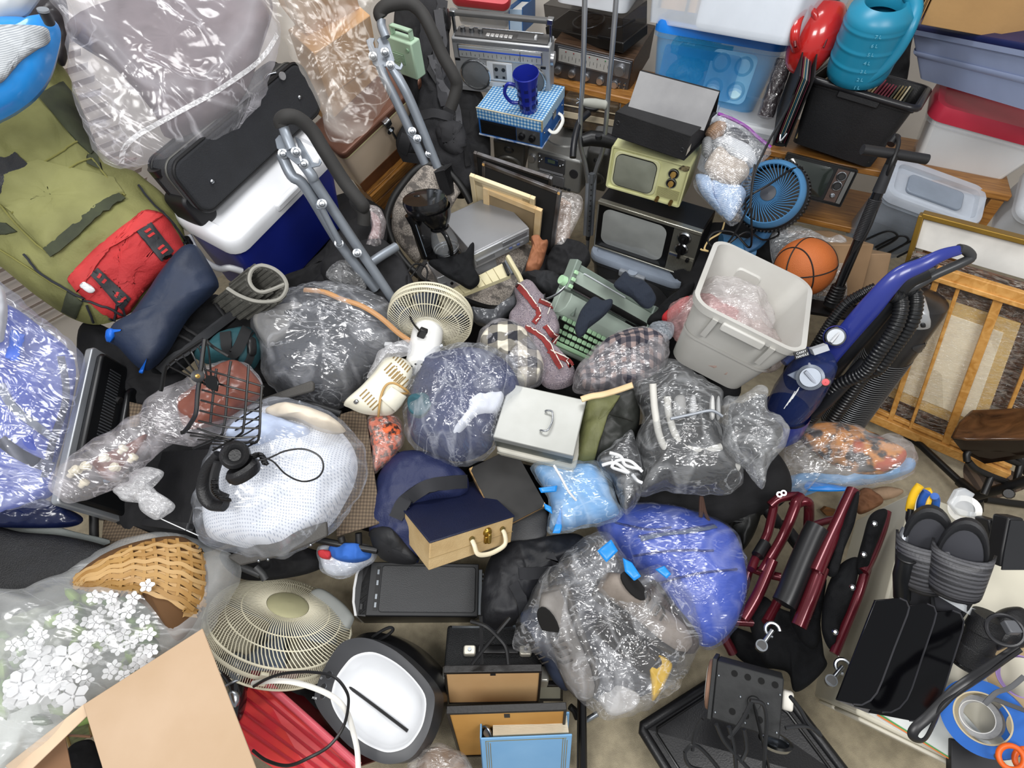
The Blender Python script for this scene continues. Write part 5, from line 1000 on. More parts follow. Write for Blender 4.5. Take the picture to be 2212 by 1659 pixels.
t=thing('black_folio','flat black portfolio case lying under the headphones','folder',M);G().box(-w/2,w/2,-d/2,d/2,0,h).o('cover',mat('1f1f21',.6,bump=.3),t,bev=.003);G().box(-w/2,w/2,-d/2-.004,-d/2+.02,.002,h+.003).o('edge_strip',mat('2d2d2f',.5),t,bev=.002)
# === middle of the heap
filler([(1000,560),(1180,540),(1260,600),(1420,620),(1460,760),(1300,860),(1100,860),(1000,720)],2.95,'added dark filler beneath the typewriter and sweater')
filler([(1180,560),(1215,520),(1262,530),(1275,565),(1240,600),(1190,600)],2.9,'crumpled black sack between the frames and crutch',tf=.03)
filler([(560,820),(760,880),(900,1000),(1100,1000),(1250,1050),(1150,1150),(800,1150),(560,1000)],2.4,'added dark filler beneath the white bag and record case')
filler([(1250,1000),(1450,900),(1660,960),(1700,1080),(1500,1150),(1300,1130)],2.42,'added dark filler beneath the bag with the white hose')
filler([(1400,700),(1520,620),(1600,850),(1450,860)],2.75,'added dark filler behind the grey tub')
soft('red_cloth','red cloth strip beside the grey tub and typewriter','cloth',qs(S1,1030,1230,1150,1120,1250,1070,1210,1180,1080,1275),2.55,mat('b3242a',.8),tf=.02,tb=.02,wr=.006)
soft('black_jacket','black jacket crumpled next to the red cloth','jacket',qs(S1,920,1250,1000,1180,1180,1010,1290,960,1250,1070,1080,1200,1060,1280,930,1300),2.6,BCLOTH,tf=.04,tb=.04,wr=.012)
# --- leaning picture frames
def pic(name,label,pts,d,mr,mb,rw=.02,dims=(.42,.02,.32),dots=False,yaw=-15,inner=None,up=1.2):
  M,w,dp,h=fit(dims,pts,d,yaw,pitch=-12,up=up,ds=.2,name=label[:20]);dp=.018
  t=thing(name,label,'picture frame',M)
  for x in (-w/2,w/2-rw):G().box(x,x+rw,-dp/2,dp/2,0,h).o('rail',mr,t,bev=.002)
  for z in (0,h-rw):G().box(-w/2+rw,w/2-rw,-dp/2,dp/2,z,z+rw).o('rail',mr,t,bev=.002)
  if inner:
    i=rw*1.8
    for x in (-w/2+rw,w/2-rw-i):G().box(x,x+i,-dp/2+.005,dp/2,rw,h-rw).o('inner_rail',inner,t,bev=.003)
    for z in (rw,h-rw-i):G().box(-w/2+rw,w/2-rw,-dp/2+.005,dp/2,z,z+i).o('inner_rail',inner,t,bev=.003)
  G().box(-w/2+rw*.8,w/2-rw*.8,-dp*.2,dp*.4,rw*.8,h-rw*.8).o('backing',mb,t)
  if dots:
    for x in (-w/2+rw*.5,w/2-rw*.5):G().cyl((x,-dp/2-.001,h-rw*.5),(x,-dp/2+.004,h-rw*.5),rw*.42,n=14).o('corner_plug',mat('d0a568',.6),t)
  return t,M,w,h
SLV=mat('77777a',.35,.7,c2='4a4038');BKP=mat('19191a',.8,var=.1)
pic('framed_picture','rear black backed picture frame with dull silver edge',{'LFU':q(R8,820,105),'RFU':q(R8,1440,335),'RFD':q(R8,1420,650),'LFD':q(R8,850,480)},3.0,SLV,BKP,.016)
pic('framed_picture','front black backed picture frame with wooden corner plugs',{'LFU':q(R8,885,185),'RFU':q(R8,1515,430),'RFD':q(R8,1435,985),'LFD':q(R8,885,760)},2.9,SLV,BKP,.016,dots=True)
CRM=mat('d8c8a4',.55,c2='cbb88f',vs=4);CRM2=mat('d9c096',.6,c2='c9a978')
pic('framed_picture','cream painted moulded picture frame leaning behind the recorder',{'LFU':q(R8,785,290),'RFU':q(R8,1305,492),'RFD':q(R8,1290,800),'LFD':q(R8,835,640)},2.82,CRM,mat('b9a988',.7),.022,inner=CRM)
pic('framed_picture','pale wooden picture frame nearest the silver recorder',{'LFU':q(R8,900,395),'RFU':q(R8,1355,578),'RFD':q(R8,1335,880),'LFD':q(R8,900,700)},2.78,CRM2,mat('8d7a5c',.8),.03)
soft('paper_bag','crumpled brown paper bag beside the chair seat','paper bag',qs(R8,1235,1060,1260,950,1290,850,1280,790,1340,775,1370,815,1415,815,1400,900,1360,1020,1300,1075),2.72,mat('8f5c3e',.75,c2='7a4a30',vs=12),tf=.04,tb=.04,wr=.014,ws=14,seed=2)
M,w,d,h=fit((.12,.1,.26),{'LFU':q(R8,1490,520),'RFU':q(R8,1600,520),'LFD':q(R8,1480,860),'RFD':q(R8,1590,830)},3.0,-20,up=1,name='brown box');tag(G().box(-w/2,w/2,-d/2,d/2,0,h).xf(M).o('carton',mat('8f6a4a',.8),bev=.003),'narrow brown carton in clear plastic beside the frames','box')
soft('plastic_bag','clear plastic bag between picture frames and crutch','plastic bag',qs(R8,1500,450,1560,430,1680,460,1690,560,1640,680,1580,800,1540,900,1470,880,1480,650),2.92,film('efe8e4',.12,.4,10),tf=.04,tb=.03,wr=.014,ws=12,seed=8)
# --- upholstered chair
TW=pattern(('b3aaa0','77706a','5f5a56','bdb5aa'),'tweed',34.,'XY',.9,bump=.5)
t=world_thing('upholstered_chair','black framed chair with grey tweed seat holding appliances','chair',pd(*q(R8,700,1250),2.95))
gk=puff(qs(R8,400,235,490,218,600,265,700,360,720,425,690,470,560,700,400,970,350,985,200,800,168,650,205,480),2.98,tf=.03,tb=.03,wr=.002,ws=6,k=.85,pw=4);gk.o('backrest',TW,t,world=True,sm=60)
G().tube(cat(px3(R8,(800,510,740,400,640,280,530,212,430,208,330,275,200,440,142,580,135,690,200,870,300,1010,390,1090),[3.,2.98,2.96,2.96,2.96,2.95,2.94,2.93,2.92,2.92,2.92,2.92]),6),.017,12).o('back_frame',mat('141414',.5),t,world=True,sm=60)
so=qs(R8,400,1080,560,900,800,800,1240,830,1278,920,1180,1150,1090,1310,960,1345,740,1275,560,1190)
gs=puff(so,2.88,tf=.03,tb=.04,wr=.002,ws=6,k=.25,pw=5);gs.o('seat',TW,t,world=True,sm=60)
n_=gs.n;rimp=[]
for x,y in so:
  r=Vector(ray(x,y));rimp.append(Vector(CO)+r*((gs.c-Vector(CO)).dot(n_)/r.dot(n_)))
rp_=cat(rimp,8,True);g=G();rg_=[]
cc=sum(rp_,Vector())/len(rp_)
for p in rp_:
  o_=(p-cc).normalized();rg_.append([p-o_*.004+UP*.012,p+o_*.016+UP*.012,p+o_*.016-UP*.045,p-o_*.004-UP*.045])
g.loft(rg_,(0,0),closed=True);g.o('seat_frame',mat('121213',.45),t,world=True,sm=50)
for i in (4,26,44,66):
  p=rp_[i%len(rp_)];p=cc.lerp(p,.85);G().tube([p-UP*.02,Vector((p.x+(p.x-cc.x)*.2,p.y+(p.y-cc.y)*.2,.01))],.014,10).o('leg',TUB,t,world=True)
SV=mat('9a9b9e',.35,.55,var=.03);SV2=mat('b4b6b9',.3,.5)
M,w,d,h=fit((.36,.3,.07),{'LFU':q(R8,832,918),'RFU':q(R8,1258,706),'RFD':q(R8,1272,825),'LFD':q(R8,832,1038),'RBU':q(R8,997,430)},2.75,35,up=1.,name='vcr')
t=thing('video_recorder','silver video and disc recorder lying on the chair','recorder',M);f=-d/2
G().box(-w/2,w/2,f+.01,d/2,0,h).o('case',SV,t,bev=.003);G().box(-w/2,w/2,f,f+.012,0,h*.97).o('front_panel',SV2,t,bev=.003)
G().box(w*.0,w*.45,f-.003,f,h*.58,h*.86).o('tape_door',mat('8d8f93',.25,.5),t,bev=.002);G().box(-w*.47,-w*.15,f-.003,f,h*.2,h*.5).o('disc_tray',mat('8f9195',.25,.5),t,bev=.002);G().box(-w*.48,w*.48,f-.005,f,h*.48,h*.53).o('groove',SV2,t)
for i in range(5):G().box(w*(.05+i*.07),w*(.1+i*.07),f-.004,f,h*.22,h*.3).o('button',mat('5a6aa0',.4) if i%2 else SV2,t)
M,w,d,h=fit((.36,.3,.07),{'LFU':q(R8,520,1105),'LFD':q(R8,580,1230),'RFU':q(R8,1000,930),'LBU':q(R8,392,900),'RFD':q(R8,1010,1040)},2.82,30,up=1.,name='vcr2')
t=thing('disc_player','second silver player under the black cloth on chair','recorder',M);f=-d/2
G().box(-w/2,w/2,f+.01,d/2,0,h).o('case',SV,t,bev=.003);G().box(-w/2,w/2,f,f+.012,0,h).o('front_panel',SV2,t,bev=.003)
G().box(-w*.45,-w*.38,f-.003,f,h*.2,h*.55).o('flap',SV,t)
for i in range(3):G().cyl((-w*.3+i*.03,f,h*.35),(-w*.3+i*.03,f-.004,h*.35),.007).o('socket',BLACK,t)
BEI=mat('d3cba8',.55,c2='c4ba93',vs=4)
t=world_thing('paper_trimmer','beige guillotine paper trimmer with lever arm under recorders','paper trimmer',pd(*q(R8,850,1150),2.66))
slab(px3(R8,(590,1225,1060,985,1115,1085,645,1270),[2.66,2.7,2.65,2.61]),.022).o('board',BEI,t,world=True,bev=.002)
for i in range(7):k=.1+i*.12;a,b=px3(R8,(590+470*k,1225-240*k,645+470*k,1270-185*k),[2.655+.04*k,2.605+.04*k]);G().tube([a,b],.0012,4).o('grid_line',mat('a89d78',.7),t,world=True)
G().tube(cat(px3(R8,(1095,945,1150,1040,1190,1110,1232,1215),[2.66,2.62,2.58,2.54]),4),.011,8,flat=1.6).o('lever_arm',BEI,t,world=True)
G().tube(px3(R8,(1060,990,1100,1085),[2.68,2.635]),.006).o('blade',mat('3a3a3a',.4,.5),t,world=True);G().tube(px3(R8,(1080,975,1135,1075),[2.68,2.64]),.008).o('rail',GREYP,t,world=True)
soft('black_cloth','folded black cloth case draped under the coffee maker','cloth',qs(R8,460,985,560,960,760,905,810,830,828,845,826,1010,870,1105,855,1165,790,1198,700,1150,560,1070),2.6,BCLOTH,tf=.025,tb=.03,wr=.01,ws=12,seed=4)
b0,t0=pd(*q(R8,600,940),2.66),pd(*q(R8,450,460),2.44);zx=(t0-b0);CHh=zx.length;zx.normalize()
xx=pd(*q(R8,760,1010),2.64)-b0;xx=(xx-zx*xx.dot(zx)).normalized();yx=zx.cross(xx)
M=Matrix(((xx.x,yx.x,zx.x,b0.x),(xx.y,yx.y,zx.y,b0.y),(xx.z,yx.z,zx.z,b0.z),(0,0,0,1)));s=CHh/.33
t=thing('coffee_maker','black drip coffee maker with empty glass carafe','coffee maker',M@Matrix.Scale(s,4))
CB=mat('0f0f10',.2,coat=.3,var=.03)
def ell(a,b,x,z,n=28):return [(x+a*math.cos(2*math.pi*k/n),b*math.sin(2*math.pi*k/n),z) for k in range(n)]
G().loft([ell(.098,.075,-.01,0),ell(.1,.077,-.01,.02),ell(.092,.07,-.01,.032)]).o('base',CB,t)
G().loft([[(x,y,z) for x,y in rr(.05*k,.14*k,.02,5,-.085,0)] for z,k in ((.02,1),(.2,.95),(.26,1.1))]).o('column',CB,t)
G().loft([ell(.1,.078,-.02,.245),ell(.112,.085,-.02,.27),ell(.116,.088,-.02,.3),ell(.11,.082,-.02,.312)]).o('housing',CB,t)
G().loft([ell(.115,.087,-.02,.311),ell(.11,.083,-.02,.325),ell(.07,.05,-.02,.33)]).o('lid',mat('161617',.15,coat=.4),t);G().sph((-.06,.0,.33),.012,12,6,(1.6,.8,.4)).o('lid_dimple',CB,t)
G().lathe([(.03,.185),(.055,.195),(.074,.235),(.08,.275)],(.02,0,0),n=28).o('filter_basket',CB,t)
G().lathe([(.001,.034),(.05,.035),(.064,.06),(.066,.085),(.056,.13),(.042,.165),(.04,.175)],(.02,0,0),n=32).o('glass_carafe',mat('c8ccd0',.03,alpha=.12,var=0,spec=.6),t)
for z,r_ in ((.17,.043),(.055,.063),(.042,.058)):G().torus((.02,0,z),r_,.0035).o('carafe_band',CB if z>.1 else CHROME,t)
G().lathe([(.001,.19),(.03,.188),(.042,.176),(.04,.17)],(.02,0,0),n=24).o('carafe_lid',CB,t)
G().tube(cat([(.05,-.03,.178),(.085,-.05,.165),(.1,-.06,.12),(.09,-.055,.07),(.07,-.04,.06)],5),.011,10,flat=1.2).o('carafe_handle',CB,t)
G().box(-.06,-.058,-.071,-.068,.04,.22).o('water_gauge',mat('8d9aa8',.2,alpha=.6),t)
cable('appliance_lead','black power cord looping from coffee maker down to fan',R8,(400,990,330,1090,250,1170,310,1170,400,1230,450,1100,440,1020,350,1000,290,1090,300,1200,330,1260),[2.62,2.58,2.55,2.53,2.52,2.52,2.53,2.55,2.53,2.48,2.42],.004,BLACK)
# --- wire guard fans
def wires(g,R_,z,n,hub,dz,r=.0016,curl=0.):
  for i in range(n):
    a=2*math.pi*i/n;P=[]
    for k in range(7):
      s_=k/6;rr_=hub+(R_-hub)*s_;an=a+curl*s_*s_;P.append(Vector((rr_*math.cos(an),rr_*math.sin(an),z+dz*(1-s_**2.2))))
    g.tube(P,r,4,caps=(0,0))
def fan(M,R_,m,t,n=84,depth=.05,hubr=.35,dome=.06,wire=.0017,curl=.0,blades=4,bm=None,backhub=.35):
  g=G();wires(g,R_,depth/2,n,R_*hubr,dome,wire,curl)
  for k,s_ in ((.45,.8),(.72,.48)):g.torus((0,0,depth/2+dome*(1-k**2.2)*.93),R_*(hubr+(1-hubr)*k),wire*1.3,n=60,k=6)
  fg=g.o('front_guard',m,t)
  g=G();wires(g,R_,-depth/2,n,R_*backhub,-dome*1.1,wire,curl)
  g.torus((0,0,-depth/2-dome*.5),R_*.72,wire*1.3,n=60,k=6);g.o('back_guard',m,t)
  g=G()
  for i in range(n*2):a=math.pi*i/n;g.tube([(R_*math.cos(a),R_*math.sin(a),-depth/2),(R_*1.015*math.cos(a),R_*1.015*math.sin(a),0),(R_*math.cos(a),R_*math.sin(a),depth/2)],wire*.9,4,caps=(0,0))
  g.o('side_wires',m,t)
  for z in (-depth/2,depth/2):G().torus((0,0,z),R_,.0035,n=72,k=8).o('rim_ring',m,t)
  G().lathe([(R_*1.02,-.007),(R_*1.03,0),(R_*1.02,.007),(R_*1.01,0)],n=72).o('rim_band',m,t)
  for i in range(blades):
    a=2*math.pi*i/blades;g=G();rg_=[]
    for k in range(6):
      s_=k/5;rad=R_*(.15+.72*s_);wd_=.55*(1-.25*abs(s_-.5));L1=[Vector((rad*math.cos(a+wd_*(j-2.5)/2.5*.75),rad*math.sin(a+wd_*(j-2.5)/2.5*.75),.018*(j-2.5)/2.5-.004)) for j in range(6)]
      rg_.append(L1)
    g.grid(rg_)
    g.o('blade',bm,t,solid=.003)
  G().lathe([(.001,.03),(R_*.14,.025),(R_*.16,-.02),(.001,-.02)],n=24).o('blade_hub',bm,t)
IV=mat('d9d3bb',.45,var=.04);BLD=mat('4a5262',.25,alpha=.75)
c=pd(*q(R8,480,1425),2.36);e=pd(910,788,2.2);ax=(e-c).normalized()
M=Matrix.Translation(c)@(-ax).to_track_quat('Z','Y').to_matrix().to_4x4()
t=thing('table_fan','small cream wire guard fan seen from its white motor side','fan',M)
fan(M,.158,IV,t,76,.045,.28,.04,.0016,blades=4,bm=BLD)
WM=mat('e4e4e2',.35,var=.03)
G().lathe([(.04,-.045),(.056,-.05),(.058,-.1),(.056,-.235),(.05,-.255),(.03,-.262),(.001,-.262)],n=32).o('motor_housing',WM,t)
for i in range(10):a=2*math.pi*i/10;G().sph((.035*math.cos(a),.035*math.sin(a),-.2605),.005,8,5,(1,1,.4)).o('vent_hole',DARK,t)
G().cyl((-.058,.0,-.14),(-.066,0,-.14),.008).o('screw',CHROME,t)
G().tube(cat([(-.06,.01,-.15),(-.03,-.05,-.14),(.03,-.055,-.13),(.09,-.03,-.12),(.13,-.02,-.13)],6),.0035).o('white_cord',WHITEP,t)
G().box(.125,.155,-.03,-.008,-.14,-.122).o('plug',WHITEP,t,bev=.003)
cable('plug_lead','black plug cord hanging over the small cream fan',R8,(330,1255,322,1330,320,1420,350,1480,390,1525),[2.3,2.28,2.26,2.25,2.2],.004,BLACK)
tag(G().box(-.014,.014,-.01,.01,-.02,.02).xf(Matrix.Translation(pd(*q(R8,415,1545),2.19))@Matrix.Rotation(.5,4,'Y')).o('mains_plug',BLACK,bev=.004),'black plug lying against the white fan motor','plug')
# --- bags in the middle
def bag(label,out,d,fm=None,contents=(),tf=.1,tb=.08,seed=1,k=.6,wr=.012,ws=8,cen=None,fold=0.,nf=9,name='plastic_bag',rings=20,seg=110,**kw):
  for nm,lab,ct,o_,dd,m,a in contents:
    aa=dict(tf=tf*.8,tb=tb*.6,wr=.02,ws=6.5,lump=.02,ls=6,seed=seed+len(lab),k=k);aa.update(a);soft(nm,lab,ct,o_,dd,m,**aa)
  o=soft(name,label,'plastic bag',out,d,fm or film(),tf=tf,tb=tb,wr=wr,ws=ws,seed=seed,k=k,jag=.008,centre=cen,fold=fold,nf=nf,rings=rings,seg=seg,**kw)
  return o
def shrink(out,f,c=None):
  cx,cy=c or (sum(p[0] for p in out)/len(out),sum(p[1] for p in out)/len(out));return [(cx+(x-cx)*f,cy+(y-cy)*f) for x,y in out]
gb_=[(541,690),(575,655),(650,620),(720,614),(790,628),(845,660),(872,720),(884,748),(840,790),(800,832),(760,872),(720,886),(680,872),(620,862),(572,822),(558,760)]
bag('clear bag of charcoal clothes beside the rolled foam mat',gb_,2.32,film('e6e8ee',.08,.34,6),[('dark_clothes','charcoal clothes filling the bag by the foam mat','clothing',shrink(gb_,.9),2.34,mat('3a3d44',.85,c2='25272c',vs=7,bump=.3),{'tf':.1}),('grey_shirt','grey folded shirt at the left inside charcoal clothes bag','clothing',qs(R7,540,1060,700,970,900,940,950,1000,850,1180,700,1300,620,1250),2.25,mat('7b7a78',.85),{'tf':.03})],.13,.1,3)
tag(G().tube(cat(px3(R7,(950,835,1100,850,1250,910,1400,960,1550,1050,1700,1180,1790,1240),[2.27,2.26,2.25,2.25,2.25,2.26,2.27]),5),.011,8,flat=.7).o('coat_hanger',mat('b98a5c',.5)),'wooden coat hanger inside the charcoal clothes bag','hanger')
bag('small clear bag crumpled under the folding walker',qs(R7,1120,720,1180,640,1290,610,1400,650,1440,800,1380,830,1260,800),2.42,film('dfe0e2',.15,.5,14),(),.05,.04,6,ws=14)
bag('clear plastic bag of wrapped things hanging by the wooden crate',qs(R7,1470,160,1560,200,1600,300,1580,420,1540,560,1470,560,1440,500,1480,350,1465,240),2.58,film('e8dfe0',.15,.45,14),[('pink_cloth','pinkish cloth inside the bag by wooden crate','cloth',qs(R7,1480,220,1560,300,1540,480,1460,500,1490,350),2.6,mat('a58a8a',.8),{})],.04,.03,7,ws=14)
bag('grey translucent sack under the chair seat',qs(R8,760,1360,900,1400,1080,1370,1150,1250,1180,1330,1060,1440,1000,1500,850,1480),2.6,mat('55575b',.25,alpha=.85,coat=.3),(),.05,.05,9,ws=12)
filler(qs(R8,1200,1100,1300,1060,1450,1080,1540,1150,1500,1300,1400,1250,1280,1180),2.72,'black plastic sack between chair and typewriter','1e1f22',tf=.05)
nb=[(893,800),(905,770),(960,752),(1020,745),(1080,760),(1122,800),(1132,850),(1095,880),(1078,930),(1066,975),(1030,1000),(985,1008),(930,990),(885,960),(870,910),(873,850)]
bag('clear bag of navy clothes behind the grey metal box',nb,2.2,film('e6eaf2',.08,.4,6,st=(2.2,1,1)),[('navy_clothes','navy blue clothes inside the bag behind metal box','clothing',shrink(nb,.92),2.22,mat('1d2a58',.8,c2='141d42',vs=7,bump=.3),{'tf':.11}),('white_cloth','white cloth bundle at the right of navy clothes bag','cloth',qs(S5,710,275,820,210,980,215,1070,270,1010,420,850,480,700,620,640,600,780,400),2.16,mat('dfe2ea',.85,var=.03),{'tf':.05}),('teal_cloth','dark teal cloth strip inside the navy clothes bag','cloth',qs(S5,300,300,420,260,500,340,420,460,320,420),2.1,mat('2c5560',.85),{'tf':.02})],.14,.1,5,fold=.006,nf=14)
ck=[(1040,712),(1080,690),(1120,698),(1158,740),(1182,790),(1166,832),(1120,842),(1070,800),(1030,755)]
bag('clear bag of black and white checked cloth',ck,2.42,film('eceaf0',.1,.36,8),[('checked_blanket','black and cream buffalo check blanket in clear bag','blanket',shrink(ck,.9),2.42,pattern(('23242c','77736b','d2ccbc'),'check',4.2,'XY',.85,dist=.6),{'wr':.03})],.08,.07,4)
pb=[(1236,838),(1250,790),(1290,746),(1340,716),(1390,710),(1438,726),(1446,760),(1436,800),(1420,836),(1370,850),(1300,856),(1260,852)]
bag('clear bag of plaid shirts in front of the typewriter',pb,2.35,film('e8e4e8',.1,.4,8),[('plaid_shirt','dark plaid shirt folded in bag before the typewriter','shirt',shrink(pb,.9),2.36,pattern(('23232f','4d474c','8b7a76'),'check',9.,'XY',.85,dist=1.2),{'wr':.03})],.1,.08,6)
bag('clear bag of jumbled things at the edge of grey tub',qs(S1,930,1300,1000,1270,1100,1290,1130,1350,1080,1420,1000,1440,940,1380),2.4,film('cfd8e2',.2,.5,14),(),.04,.03,8,ws=14)
g=puff(qs(S4,1265,335,1400,210,1500,100,1600,-20,1740,-20,1810,70,1780,200,1740,330,1650,420,1560,435,1420,420,1310,375),2.12,tf=.06,tb=.08,wr=0,k=.7,pw=5)
t=world_thing('space_heater','off white vented appliance with tan cord beside the fan','heater',pd(*q(S4,1500,400),2.15));g.o('housing',mat('dcd8c6',.45,var=.03),t,world=True,sm=60);B=bvh(g);TANV=mat('8c7448',.6)
for (x0,y0),dx,n_,ln in (((1585,75),(22,22),8,(60,-60)),((1655,-20),(18,18),7,(30,-36)),((1390,280),(20,22),6,(58,-55)),((1600,100),(20,20),5,(56,-56))):
  for i in range(n_):
    a=q(S4,x0+dx[0]*i,y0+dx[1]*i);b=q(S4,x0+dx[0]*i+ln[0],y0+dx[1]*i+ln[1]);strap([a,((a[0]+b[0])/2,(a[1]+b[1])/2),b],B,.0045,.001,lift=.0005).o('vent_slot',TANV,t,world=True)
drape(qs(S4,1560,300,1640,210,1740,280,1660,385),B,.012,.003,smooth=False).o('cover_plate',mat('e2decd',.4),t,world=True,sm=50)
cord(qs(S4,1540,420,1560,290,1600,200,1660,180,1730,220,1770,260),B,.004,lift=.006).o('tan_cord',mat('b9935a',.6),t,world=True);drape(qs(S4,1345,320,1365,302,1385,320,1365,338),B,.006,.004).o('screw',CHROME,t,world=True)
bag('clear bag mouth gathered beside the vented appliance',qs(R7,1500,1420,1560,1330,1680,1260,1800,1240,1790,1340,1720,1350,1600,1390,1500,1500,1440,1540),2.1,film('f0f0f4',.2,.5,10),(),.03,.02,2)
# --- typewriter and socks
M,w,d,h=fit((.34,.36,.09),{'LFU':q(S1,150,1465),'RFU':q(S1,620,1690),'RBU':q(S1,900,1160),'LBU':q(S1,330,830)},2.72,-22,up=.7,ds=.18,name='typewriter')
t=thing('typewriter','sage green portable manual typewriter','typewriter',M);SG=mat('a5b3a8',.4,var=.04);SGD=mat('78857c',.4);MTK=mat('a9d0a8',.4,var=.02)
G().prism(rr(w,d,.04,5),0,h*.55).o('base',SG,t,bev=.01);yk0=-d/2
G().box(-w*.42,w*.42,yk0+.02,yk0+d*.4,h*.5,h*.57).o('key_well',mat('20221f',.6),t)
key=None
for r_ in range(4):
  for k in range(11):
    x=-w*.4+k*w*.072+r_*.006*(-1 if r_%2 else 1)+w*.035;y=yk0+.05+r_*d*.078;z=h*.6+r_*.009
    if key is None:key=G().prism(rr(w*.058,d*.056,.005,3),0,.008).o('key',MTK,t,bev=.002);key.location=(x,y,z)
    else:k2=key.copy();COL.objects.link(k2);k2.parent=t;k2.location=(x,y,z)
G().box(-w*.36,w*.36,yk0+.016,yk0+.036,h*.5,h*.68).o('space_bar',MTK,t,bev=.005)
prof=[(yk0+d*.4,h*.5),(yk0+d*.42,h*.95),(yk0+d*.5,h*1.25),(yk0+d*.6,h*1.35),(yk0+d*.68,h*1.32),(yk0+d*.7,h*.5)]
G().loft([[(x*s_,y,z) for y,z in prof] for x,s_ in ((-w*.5,1),(-w*.49,1),(w*.49,1),(w*.5,1))]).o('hood',SG,t,bev=.015,seg=4)
G().box(-w*.4,w*.4,yk0+d*.36,yk0+d*.42,h*.5,h*.85).o('front_plate',mat('b4bdb8',.35,.3),t,bev=.004)
for x in (-.38,.36):G().box(w*x-.002,w*x+.002,yk0+d*.44,yk0+d*.56,h*1.1,h*1.3).o('hood_rib',SGD,t)
yc=yk0+d*.76;G().cyl((-w*.6,yc,h*1.35),(w*.6,yc,h*1.35),.019,n=24).o('platen',mat('151515',.5),t)
G().box(-w*.62,w*.62,yc-.018,yc-.006,h*1.35,h*1.5).o('paper_bail',CHROME,t,bev=.002)
G().add([(-w*.58,yc+.012,h*1.5),(w*.58,yc+.012,h*1.5),(w*.58,yc+.06,h*1.58),(-w*.58,yc+.06,h*1.58),(-w*.58,yc+.012,h*1.2),(w*.58,yc+.012,h*1.2),(w*.58,yc+.06,h*1.2),(-w*.58,yc+.06,h*1.2)],[(0,1,2,3),(0,1,5,4),(1,2,6,5),(2,3,7,6),(3,0,4,7)]).o('paper_table',SG,t)
G().box(-w*.62,w*.62,yc+.063,yc+.09,h*1.0,h*1.5).o('carriage_back',SGD,t,bev=.004);G().box(-w*.5,w*.1,yc+.057,yc+.062,h*1.58,h*1.7).o('scale',mat('c9cfd3',.3),t)
for s_ in (-1,1):
  G().box(s_*w*.6-.014,s_*w*.6+.014,yc-.03,yc+.1,h*1.0,h*1.6).o('carriage_end',SGD,t,bev=.004);G().cyl((s_*w*.64,yc,h*1.35),(s_*(w*.64+.022),yc,h*1.35),.021,.019,20).o('platen_knob',MTK,t)
  for k in range(3):G().box(s_*w*.6-.009,s_*w*.6+.009,yc-.02+k*.03,yc-.005+k*.03,h*1.6,h*1.72).o('tab_button',MTK,t,bev=.002)
G().tube(cat([(-w*.62,yc-.01,h*1.5),(-w*.68,yc-.06,h*1.45),(-w*.78,yc-.1,h*1.4),(-w*.82,yc-.085,h*1.45)],5),.005,8,flat=.6).o('return_lever',CHROME,t)
BS=pattern(('1c2432','131a26'),'stripe',90.,'X',.95,bump=.5)
soft('sock','navy ribbed sock on the typewriter carriage','sock',qs(S1,650,990,700,910,740,870,765,905,900,955,980,1060,972,1130,925,1168,870,1150,790,1080),2.42,BS,tf=.02,tb=.03,wr=.005,ws=14,seed=1)
soft('sock','navy ribbed sock hanging over the typewriter hood','sock',qs(S1,490,1072,560,1100,635,1093,628,1160,560,1235,445,1325,430,1355,375,1400,338,1340,355,1260,400,1160),2.4,BS,tf=.02,tb=.03,wr=.005,ws=14,seed=5)
# --- knitted cardigan
g=puff([(1100,680),(1116,655),(1112,622),(1140,603),(1166,630),(1190,660),(1208,700),(1206,725),(1192,742),(1215,770),(1242,800),(1236,830),(1200,842),(1170,830),(1160,790),(1130,750),(1104,720)],2.5,tf=.05,tb=.05,wr=.014,ws=10,seed=7,k=.6)
t=world_thing('knit_cardigan','grey marled knitted cardigan with red trim','cardigan',pd(1170,800,2.5));g.o('knit',pattern(('93888c','5d5560','7d7278','8b8086'),'tweed',45.,'XY',.95,bump=.8),t,world=True,sm=70);B=bvh(g)
for pth in (qs(R8,1170,1160,1230,1230,1300,1320,1340,1400,1300,1470),qs(R8,1340,1290,1400,1320,1440,1340),qs(S1,-60,1320,30,1360,110,1440,180,1560,230,1640),qs(S1,130,1500,200,1540,290,1590,340,1620),qs(S1,100,1310,150,1370,215,1390)):
  strap(pth,B,.022,.004,dflt=2.4).o('red_trim',mat('7c2a28',.9,bump=.5),t,world=True);strap([(x+4,y-2) for x,y in pth],B,.004,.003,lift=.006,dflt=2.4).o('white_trim',mat('d8d2c8',.9),t,world=True)
  # --- grey metal box, jacket, books, cases
M,w,d,h=fit((.3,.24,.09),{'LBU':q(S5,1112,178),'RBU':q(S5,1718,316),'RFU':q(S5,1612,760),'LFU':q(S5,980,592),'LFD':q(S5,988,690),'RFD':q(S5,1606,806)},2.08,-12,up=1.,name='metal box')
t=thing('cash_box','grey metal document box with a wire handle','metal box',M);MB_=mat('a6a7a3',.45,.3,c2='9b9c97',vs=6)
G().box(-w/2,w/2,-d/2,d/2,0,h*.7).o('box',mat('6b6e66',.4,.4),t,bev=.003);G().box(-w/2-.002,w/2+.002,-d/2-.002,d/2+.002,h*.6,h).o('lid',MB_,t,bev=.004)
G().tube(cat([(w*.05,-d*.22,h),(w*.05,-d*.23,h+.012),(w*.13,-d*.22,h+.018),(w*.16,-d*.05,h+.02),(w*.13,d*.12,h+.018),(w*.05,d*.13,h+.012),(w*.05,d*.12,h)],5),.003).o('wire_handle',CHROME,t)
for y in (-.22,.12):G().box(w*.04,w*.07,d*y-.006,d*y+.006,h,h+.003).o('handle_lug',MB_,t)
